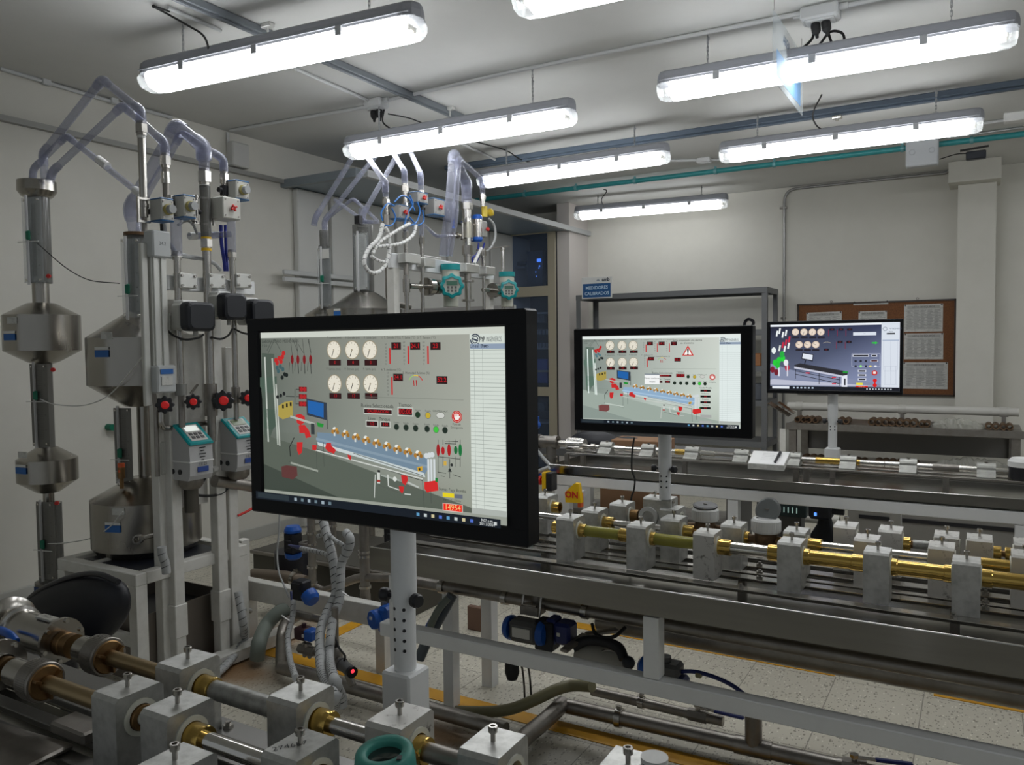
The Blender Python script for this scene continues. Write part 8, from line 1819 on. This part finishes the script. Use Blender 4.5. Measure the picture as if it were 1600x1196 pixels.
# slim column
X0, Y0s = aty(507, 400, 3.85).x, 3.85
t, s, Z = stack(Y0s, X0, [('clear_top', [(7, 360), (7, 385)], GREYCLR), ('neck', [(9, 384), (9, 480)], GREYCLR), ('upper_bulb', [(9, 478), (12, 480), (32, 492), (32, 525), (12, 540), (0, 540)], TANKM), ('lower_part', [(0, 540), (14, 541), (14, 700), (0, 700)], TANKM)], 'slim column with reflection-painted scale plate behind the monitor top', 'tank_column')
MB().cyl((X0, Y0s, 0), (X0, Y0s, Z(700)), .03, n=16).done('stand', STEELD, t)
scale_panel(t, aty(508, 480, 3.79), aty(506, 388, 3.79), .095, True, clip=aty(507, 436, 3.79).z, marks=8)
MB().box(aty(506, 397, 3.785), (.085, .004, .06)).done('glare_plate', mat('plate_painted_glare', (.80, .80, .77), .25, .35), t)  # whitish colour stands in for the overexposed reflection on the plate
# larger tank
X1_, Y1_ = aty(568, 420, 3.90).x, 3.90
t, s, Z = stack(Y1_, X1_, [('clear_top', [(16, 352), (16, 456)], GREYCLR), ('tank', [(15, 456), (20, 458), (58, 484), (58, 560), (20, 600), (0, 600)], TANKM), ('leg_tube', [(0, 600), (10, 601), (10, 800)], STEELD)], 'stainless tank with domed shoulder behind the near monitor', 'tank_column')
MB().cyl((X1_, Y1_, 0), (X1_, Y1_, Z(800)+.01), .04, n=16).done('stand', STEELD, t)
c0, c1 = aty(566, 453, 3.82), aty(563, 364, 3.82); scale_panel(t, c0, c1, .10, True, marks=8)
MB().box((c0+c1)/2+V((-.01, .012, 0)), (.085, .004, (c1-c0).z*.98)).done('plate_painted_glare', MATS['plate_painted_glare'], t)  # same painted reflection, on the larger tank's plate
MB().box((c0+c1)/2+V((-.06, .05, .01)), (.06, .05, (c1-c0).z*1.08), bev=.004).done('side_channel', SCALEM, t)
dlb = V((.2, -1, 0)).normalized(); c = V((X1_, Y1_, 0))+dlb*(58*s+.002); label_plate(t, V((c.x-.03, c.y, Z(492))), dlb, 'blue_label', BLUEL, w_=.10, h=.03); label_plate(t, V((c.x-.03, c.y, Z(486))), dlb, 'label_strip', WPLAST, w_=.10, h=.012)
c = aty(560, 344, 3.8); MB().box(c, (.04, .03, .05)).done('switch', BLACK, t)
# rig 2 frame: pale back panel, crossbar, posts
t = thing('rig_stand', 'white posts and crossbar of the second rig behind the monitor', 'post frame', (XQ, 4.0, 0))
zb2 = z2_(700, 418)
beamt(t, 'crossbar', (XQ-.03, yq_(615, 410), zb2), (XQ-.03, yq_(775, 425), zb2), .03, .085, WHITE)
for px in (622, 770): y = yq_(px, 450); MB().box((XQ-.035, y, (zb2-.04)/2), (.05, .05, zb2-.04)).done('post', CREAM, t)
MB().box((XQ-.22, yq_(700, 420), z2_(690, 401)), (.10, .35, .05), bev=.004).done('cable_tray', PLAST, t)
t = thing('sheet_screen', 'plain pale sheet panel standing behind the second rig', 'panel', (XQ-.5, 4.75, 0)); MB().box((XQ-.55, 5.0, .85), (1.1, .03, 1.7)).done('sheet', mat('panel_grey', (.34, .33, .32), .5), t)
for (px0, px1, py, l) in ((620, 650, 405, 'first'), (651, 672, 411, 'second'), (716, 742, 420, 'third'), (748, 766, 424, 'fourth')):
    y0_, y1_q = yq_(px0, py), yq_(px1, py); z = z2_((px0+px1)/2, py); t2 = thing('pipe_clamp', 'aluminium pipe clamp, %s along the second rig crossbar' % l, 'pipe clamp', (XQ+.02, y0_, z), 0, 'aluminium clamps of the second rig')
    MB().box((XQ+.02, (y0_+y1_q)/2, z), (.06, (y1_q-y0_)*.8, .055), bev=.003).done('block', ALUS, t2)
def st2(label, px, segs, X=XQ+.02):
    y = atx(px, 380, X).y; zf_ = lambda py: atx(px, py, X).z
    return stub(label, X, y, [(zf_(a), zf_(b_), r, m, nm) for a, b_, r, m, nm in segs], 'risers of the second rig')
st2('riser with chrome unions nearest the slim column', 604, [(291, 312, .016, PVC, 'clear_sleeve'), (312, 320, .022, STEEL, 'hex_coupling'), (322, 336, .014, STEEL, 'pipe'), (336, 352, .018, STEELD, 'valve_body'), (352, 362, .015, PVC, 'clear_pipe')])
st2('tall riser with blue hoses wrapped around it', 634, [(268, 290, .016, PVC, 'clear_sleeve'), (291, 300, .022, STEEL, 'hex_coupling'), (301, 318, .015, STEEL, 'pipe'), (318, 330, .019, CHROME, 'union'), (330, 362, .016, PVC, 'clear_pipe'), (363, 372, .019, STEEL, 'hex_coupling'), (373, 412, .011, STEEL, 'pipe'), (412, 430, .015, STEELD, 'dull_joint'), (430, 436, .017, STEEL, 'collar'), (436, 457, .021, STEEL, 'flow_body'), (457, 462, .015, STEEL, 'collar'), (462, 640, .012, STEEL, 'pipe')])
st2('tall slim riser before the clear bundle', 659, [(276, 300, .016, PVC, 'clear_sleeve'), (301, 310, .022, STEEL, 'hex_coupling'), (311, 322, .014, STEEL, 'pipe'), (322, 332, .017, BLACK, 'valve_body'), (334, 370, .015, PVC, 'clear_pipe'), (371, 382, .018, STEEL, 'hex_coupling'), (383, 640, .011, STEEL, 'pipe')])
st2('widest riser with a caged valve, second rig', 730, [(283, 318, .034, PVC, 'clear_sleeve'), (318, 328, .040, STEEL, 'hex_coupling'), (329, 342, .030, STEEL, 'union'), (342, 348, .034, CHROME, 'collar'), (348, 372, .034, mat('nickel', (.42, .40, .33), .3, .9), 'valve_body'), (372, 384, .030, CHROME, 'union'), (384, 398, .035, STEEL, 'hex_coupling'), (398, 415, .022, STEEL, 'pipe'), (428, 438, .022, STEELD, 'pipe'), (438, 441, .042, STEEL, 'flange'), (441, 468, .022, STEEL, 'pipe'), (468, 471, .042, STEEL, 'flange'), (471, 640, .016, STEEL, 'pipe')])
st2('riser with the yellow fitting and blue-ended cylinder', 755, [(283, 304, .018, PVC, 'clear_sleeve'), (305, 312, .022, STEEL, 'hex_coupling'), (313, 323, .014, STEEL, 'pipe'), (392, 400, .020, STEEL, 'hex_coupling'), (401, 420, .014, STEEL, 'pipe'), (432, 640, .011, STEEL, 'pipe')])
st2('bright bare rod standing behind the second transmitter', 785, [(387, 392, .016, STEEL, 'collar'), (390, 430, .013, CHROME, 'pipe'), (470, 640, .013, STEEL, 'pipe')])
c = R2_(757, 331); t = thing('yellow_fitting', 'bright yellow plastic pipe fitting high on the second rig', 'fitting', c); MB().cyl(c-V((0, 0, .035)), c+V((0, 0, .035)), .020, n=18).cyl(c, c+V((.02, .07, -.005)), .017, n=8, smooth=False).ring(c+V((.015, .04, 0)), c+V((.018, .055, 0)), .026, .012, 12).done('body', mat('bright_yellow', (.70, .52, .05), .4), t)
c = R2_(746, 357, XQ+.05); t = thing('valve_actuator', 'upright blue-ended steel cylinder actuator, second rig', 'actuator', c); h = .14
MB().cyl(c-V((0, 0, h*.42)), c+V((0, 0, h*.42)), .030, n=24).done('barrel', STEEL, t); MB().box(c+V((0, .05, 0)), (.05, .07, h*.75), bev=.005).done('body', mat('grey_body', (.30, .30, .28), .45), t)
for sg in (-1, 1): MB().prof([(0, 0), (.034, 0), (.034, .016), (.026, .028), (0, .028)], c+V((0, 0, sg*h*.42)), (0, 0, sg), 24).done('end_cap', BLUE, t)
MB().box(c+V((.028, -.012, 0)), (.004, .02, .07)).done('name_plate', WPLAST, t); MB().prof([(0, 0), (.012, 0), (.012, .012), (0, .014)], c+V((.03, .07, 0)), (1, 0, 0), 16).done('red_button', RED, t)
b = MB(); c = R2_(730, 361, XQ+.03)
for dy in (-.055, .055): b.cyl(c+V((0, dy, -.065)), c+V((0, dy, .055)), .007, n=8)
for dz in (-.06, .05): b.box(c+V((0, 0, dz)), (.016, .13, .008))
tag(b.done('valve_cage', STEEL), 'steel rod cage around the widest riser, second rig', 'bracket')
c = R2_(708, 350); tag(MB().cyl(c-V((0, 0, .03)), c+V((0, 0, .03)), .010, n=12).box(c+V((0, 0, .035)), (.012, .012, .02)).done('blue_plug', BLUE), 'small blue plug beside the caged valve', 'fitting')
steelrun('level sample pipe with unions feeding the caged valve', [R2_(696, 369), R2_(722, 369)], .013, .02, STEEL, grp='second rig small pipes', rings=((R2_(700, 369), (0, 1, 0)), (R2_(708, 369), (0, 1, 0)), (R2_(714, 369), (0, 1, 0))))
steelrun('dull riser tied to the shoulder of the larger tank', [R2_(606, 408, XQ-.1), R2_(607, 470, XQ-.1), R2_(620, 476, XQ-.1), R2_(640, 480, XQ-.1)], .017, .04, STEELD, grp='second rig small pipes')
# grey valve boxes with red knobs
for i, (a, b_, l) in enumerate(((( 610, 319), (632, 347), 'lowest grey valve box with red knob, second rig'), ((640, 299), (661, 322), 'highest grey valve box with red knob, second rig'), ((666, 309), (687, 341), 'last grey valve box with red knob, second rig'))):
    box_act(a[0], b_[0], a[1], b_[1], l, 0, True, X=XQ+.03, dep=.07, grp='valve boxes of the second rig', body=mat('box_grey', (.30, .30, .29), .45))
# clear pipes of the second rig
g2 = 'clear pipes of the second rig'
Yr = [atx(px, 380, XQ+.02).y for px in (604, 634, 659, 730, 755)]
def R2p(px, py, i): return V((XQ+.02, Yr[i], atx(px, py, XQ+.02).z))
arch('clear pipe rising to the lamp nearest the wall', [aty(491, 350, 3.85), aty(493, 340, 3.85), aty(562, 228, 4.10), R2p(601, 285, 0), R2p(604, 300, 0)], .017, grp=g2)
arch('clear pipe bending over to the blue-hosed riser', [aty(508, 372, 3.88), aty(507, 345, 3.88), aty(604, 222, 4.12), R2p(631, 268, 1), R2p(633, 280, 1)], .016, grp=g2)
arch('thin clear pipe crossing low behind the slim column', [aty(508, 345, 3.92), aty(552, 310, 3.95), aty(590, 345, 3.98)], .010, grp=g2)
arch('thin clear pipe crossing the other way, low', [aty(523, 312, 3.9), aty(570, 347, 3.92), aty(592, 347, 3.95)], .011, grp=g2)
arch('clear pipe bending over to the slim riser', [aty(568, 352, 3.92), aty(567, 335, 3.92), aty(634, 220, 4.14), R2p(656, 272, 2), R2p(659, 290, 2)], .016, grp=g2)
arch('widest clear pipe, bent over beside the plug box', [aty(693, 400, 4.05), aty(702, 330, 4.08), aty(709, 240, 4.12), R2p(727, 285, 3), R2p(730, 312, 3)], .030, grp=g2)
arch('clear pipe just inside the widest bend', [aty(703, 400, 4.1), aty(711, 340, 4.12), aty(716, 248, 4.15), R2p(752, 280, 4), R2p(755, 296, 4)], .018, grp=g2)
arch('slanting thin clear pipe joining the caged valve', [R2_(663, 352), R2_(681, 369), R2_(697, 369)], .009, grp=g2)
arch('clear stub standing on the larger tank', [aty(562, 352, 3.88), aty(563, 326, 3.88)], .012, grp=g2)
# wrapped hoses and thin blue hoses of rig 2
W2 = XQ+.10
wrapped('wrapped hose looped in a ring, second rig', [R2_(598, 350, W2), R2_(592, 372, W2), R2_(577, 388, W2), R2_(569, 408, W2), R2_(576, 424, W2), R2_(590, 426, W2), R2_(602, 414, W2), R2_(608, 392, W2), R2_(607, 368, W2), R2_(602, 356, W2)], .011, m=WPLAST)
wrapped('wrapped hose slanting from the loop to the blue hoses', [R2_(582, 396, W2), R2_(592, 380, W2), R2_(610, 367, W2), R2_(628, 356, W2), R2_(640, 350, W2)], .010, m=WPLAST)
wrapped('wrapped hose sweeping level then up to the slim riser', [R2_(585, 386, W2), R2_(605, 384, W2), R2_(628, 380, W2), R2_(645, 368, W2), R2_(650, 352, W2)], .010, m=WPLAST)
wrapped('wrapped hose branching across the loop', [R2_(580, 400, W2), R2_(590, 407, W2), R2_(602, 410, W2)], .009, m=WPLAST)
BH = mat('hose_sky', (.02, .16, .50), .35)
for i, (pts, l) in enumerate((([(598, 345), (596, 332), (606, 318), (616, 322)], 'first'), ([(600, 352), (612, 352), (618, 340), (612, 325)], 'second'), ([(632, 352), (636, 335), (645, 320), (640, 305)], 'third'), ([(636, 354), (650, 348), (656, 330), (652, 316)], 'fourth'), ([(640, 340), (652, 352), (662, 345), (660, 328)], 'fifth'), ([(616, 316), (628, 306), (640, 312), (648, 330)], 'sixth'))):
    tb('air_hose', [R2_(*p, XQ+.09) for p in pts], .0045, BH, 'thin sky-blue hose tangled on the second rig, %s strand' % l, 'hose', 'thin blue hoses', smooth=6)
tb('grey_hose', [R2_(764, 342), R2_(772, 352), R2_(774, 370), R2_(768, 385), R2_(760, 392), R2_(745, 402)], .008, HOSEW, 'pale hose arching off the yellow fitting', 'hose', smooth=6)
tb('grey_hose', [R2_(752, 388, XQ+.06), R2_(746, 400, XQ+.06), R2_(741, 412, XQ+.06)], .011, WPLAST, 'short white sleeve on a dark blue hose', 'hose', smooth=4)
tb('air_hose', [R2_(748, 380), R2_(746, 396), R2_(738, 404), R2_(742, 415)], .007, MATS['hose_royal'], 'dark blue hose below the blue-ended cylinder', 'hose', 'air hoses', smooth=5)
tb('air_hose', [R2_(757, 380), R2_(752, 395), R2_(744, 410)], .006, MATS['hose_royal'], 'second dark blue hose below the cylinder', 'hose', 'air hoses', smooth=5)
# measuring transmitters
def transmitter(px, py, label, s=1.0, X=XQ+.10, flange=True, left=None):
    c = atx(px, py, X); d = V((.62, -.78, .0)).normalized(); u = V((0, 0, 1)).cross(d).normalized()
    t = thing('pressure_transmitter', label, 'transmitter', c, 0, 'teal-capped transmitters of the second rig'); R_ = .060*s
    IV = mat('ivory_enamel', (.50, .50, .43), .4)
    o = c-d*.12*s
    MB().prof([(0, 0), (R_*.78, .01), (R_*.86, .03), (R_*.86, .115*s)], o, d, 36).done('housing', IV, t)
    MB().cyl(o+d*.04*s+V((0, 0, .0)), o+d*.04*s+V((0, 0, .092*s)), .045*s, n=30).cyl(o+d*.04*s-V((0, 0, .10*s)), o+d*.04*s, .038*s, n=28).done('terminal_neck', IV, t)
    MB().prof([(0, .115*s), (.050*s, .115*s), (.050*s, .086*s), (.045*s, .086*s)], o+d*.04*s, (0, 0, 1), 30).done('top_cap', TEAL, t)
    n = 8; P = [((.93+.07*math.cos(n*2*PI*i/64))*math.cos(2*PI*i/64), (.93+.07*math.cos(n*2*PI*i/64))*math.sin(2*PI*i/64)) for i in range(64)]
    b = MB(); loft(b, [[c+(u*x+V((0, 0, 1))*y)*R_*f+d*h for x, y in P] for f, h in ((1.02, -.012), (1.06, 0), (1.0, .014), (.74, .018), (.72, .010))], (True, False)); b.done('front_ring', TEAL, t)
    MB().lathe([(0, .009), (R_*.73, .009)], c, d, 30, False).done('face', mat('face_pale', (.42, .43, .38), .4), t)
    Rm = Matrix((u, d, V((0, 0, 1)))).transposed(); MB().box(c+d*.011+V((0, 0, R_*.22)), (R_*.9, .002, R_*.36), rot=Rm).done('display', mat('lcd_dark', (.05, .13, .09), .35), t)
    b = MB()
    for i in range(3):
        for j in range(2): b.box(c+d*.011+u*(i-1)*R_*.30+V((0, 0, -R_*(.12+.28*j))), (R_*.18, .002, R_*.18), rot=Rm)
    b.done('keypad', GREYD, t)
    if flange:
        f = o+V((0, -.0, 0)); q = (R2_(left, py, XQ+.02)-f); L = q.length; q.normalize()
        MB().cyl(f, f+q*L, .016, n=16).ring(f+q*L*.30, f+q*L*.42, .036*s, .014, 28).ring(f+q*L*.50, f+q*L*.62, .044*s, .014, 28).done('flange_neck', STEEL, t)
    return t
transmitter(706, 447, 'first teal-capped transmitter, above the monitor middle', 1.22, left=640)
transmitter(795, 453, 'second teal-capped transmitter, above the monitor corner', 1.12, left=755)
transmitter(818, 515, 'third teal ring peeping past the monitor edge', 1.1, left=755)
c = atx(694, 500, XQ+.08); t = thing('pressure_transmitter', 'fourth teal cap just showing above the monitor edge', 'transmitter', c, 0, 'teal-capped transmitters of the second rig'); MB().prof([(0, 0), (.045, 0), (.052, .01), (.050, .03), (0, .034)], c-V((0, 0, .02)), (0, 0, 1), 28).done('top_cap', TEAL, t); MB().cyl(c-V((0, 0, .25)), c-V((0, 0, .02)), .045, n=24).done('housing', MATS['ivory_enamel'], t); MB().cyl(c-V((.0, 0, .12)), c-V((.12, 0, .12)), .014, n=12).done('mount', STEEL, t)
MB_ = MB(); c = R2_(764, 386, XQ+.02); MB_.bar(R2_(745, 391), R2_(795, 385), .012, .008); tag(MB_.done('steel_rod', STEELD), 'thin steel arm across the top of the bright rod', 'arm')
SC.cycles.max_bounces = 8; SC.cycles.diffuse_bounces = 4; SC.cycles.transparent_max_bounces = 16
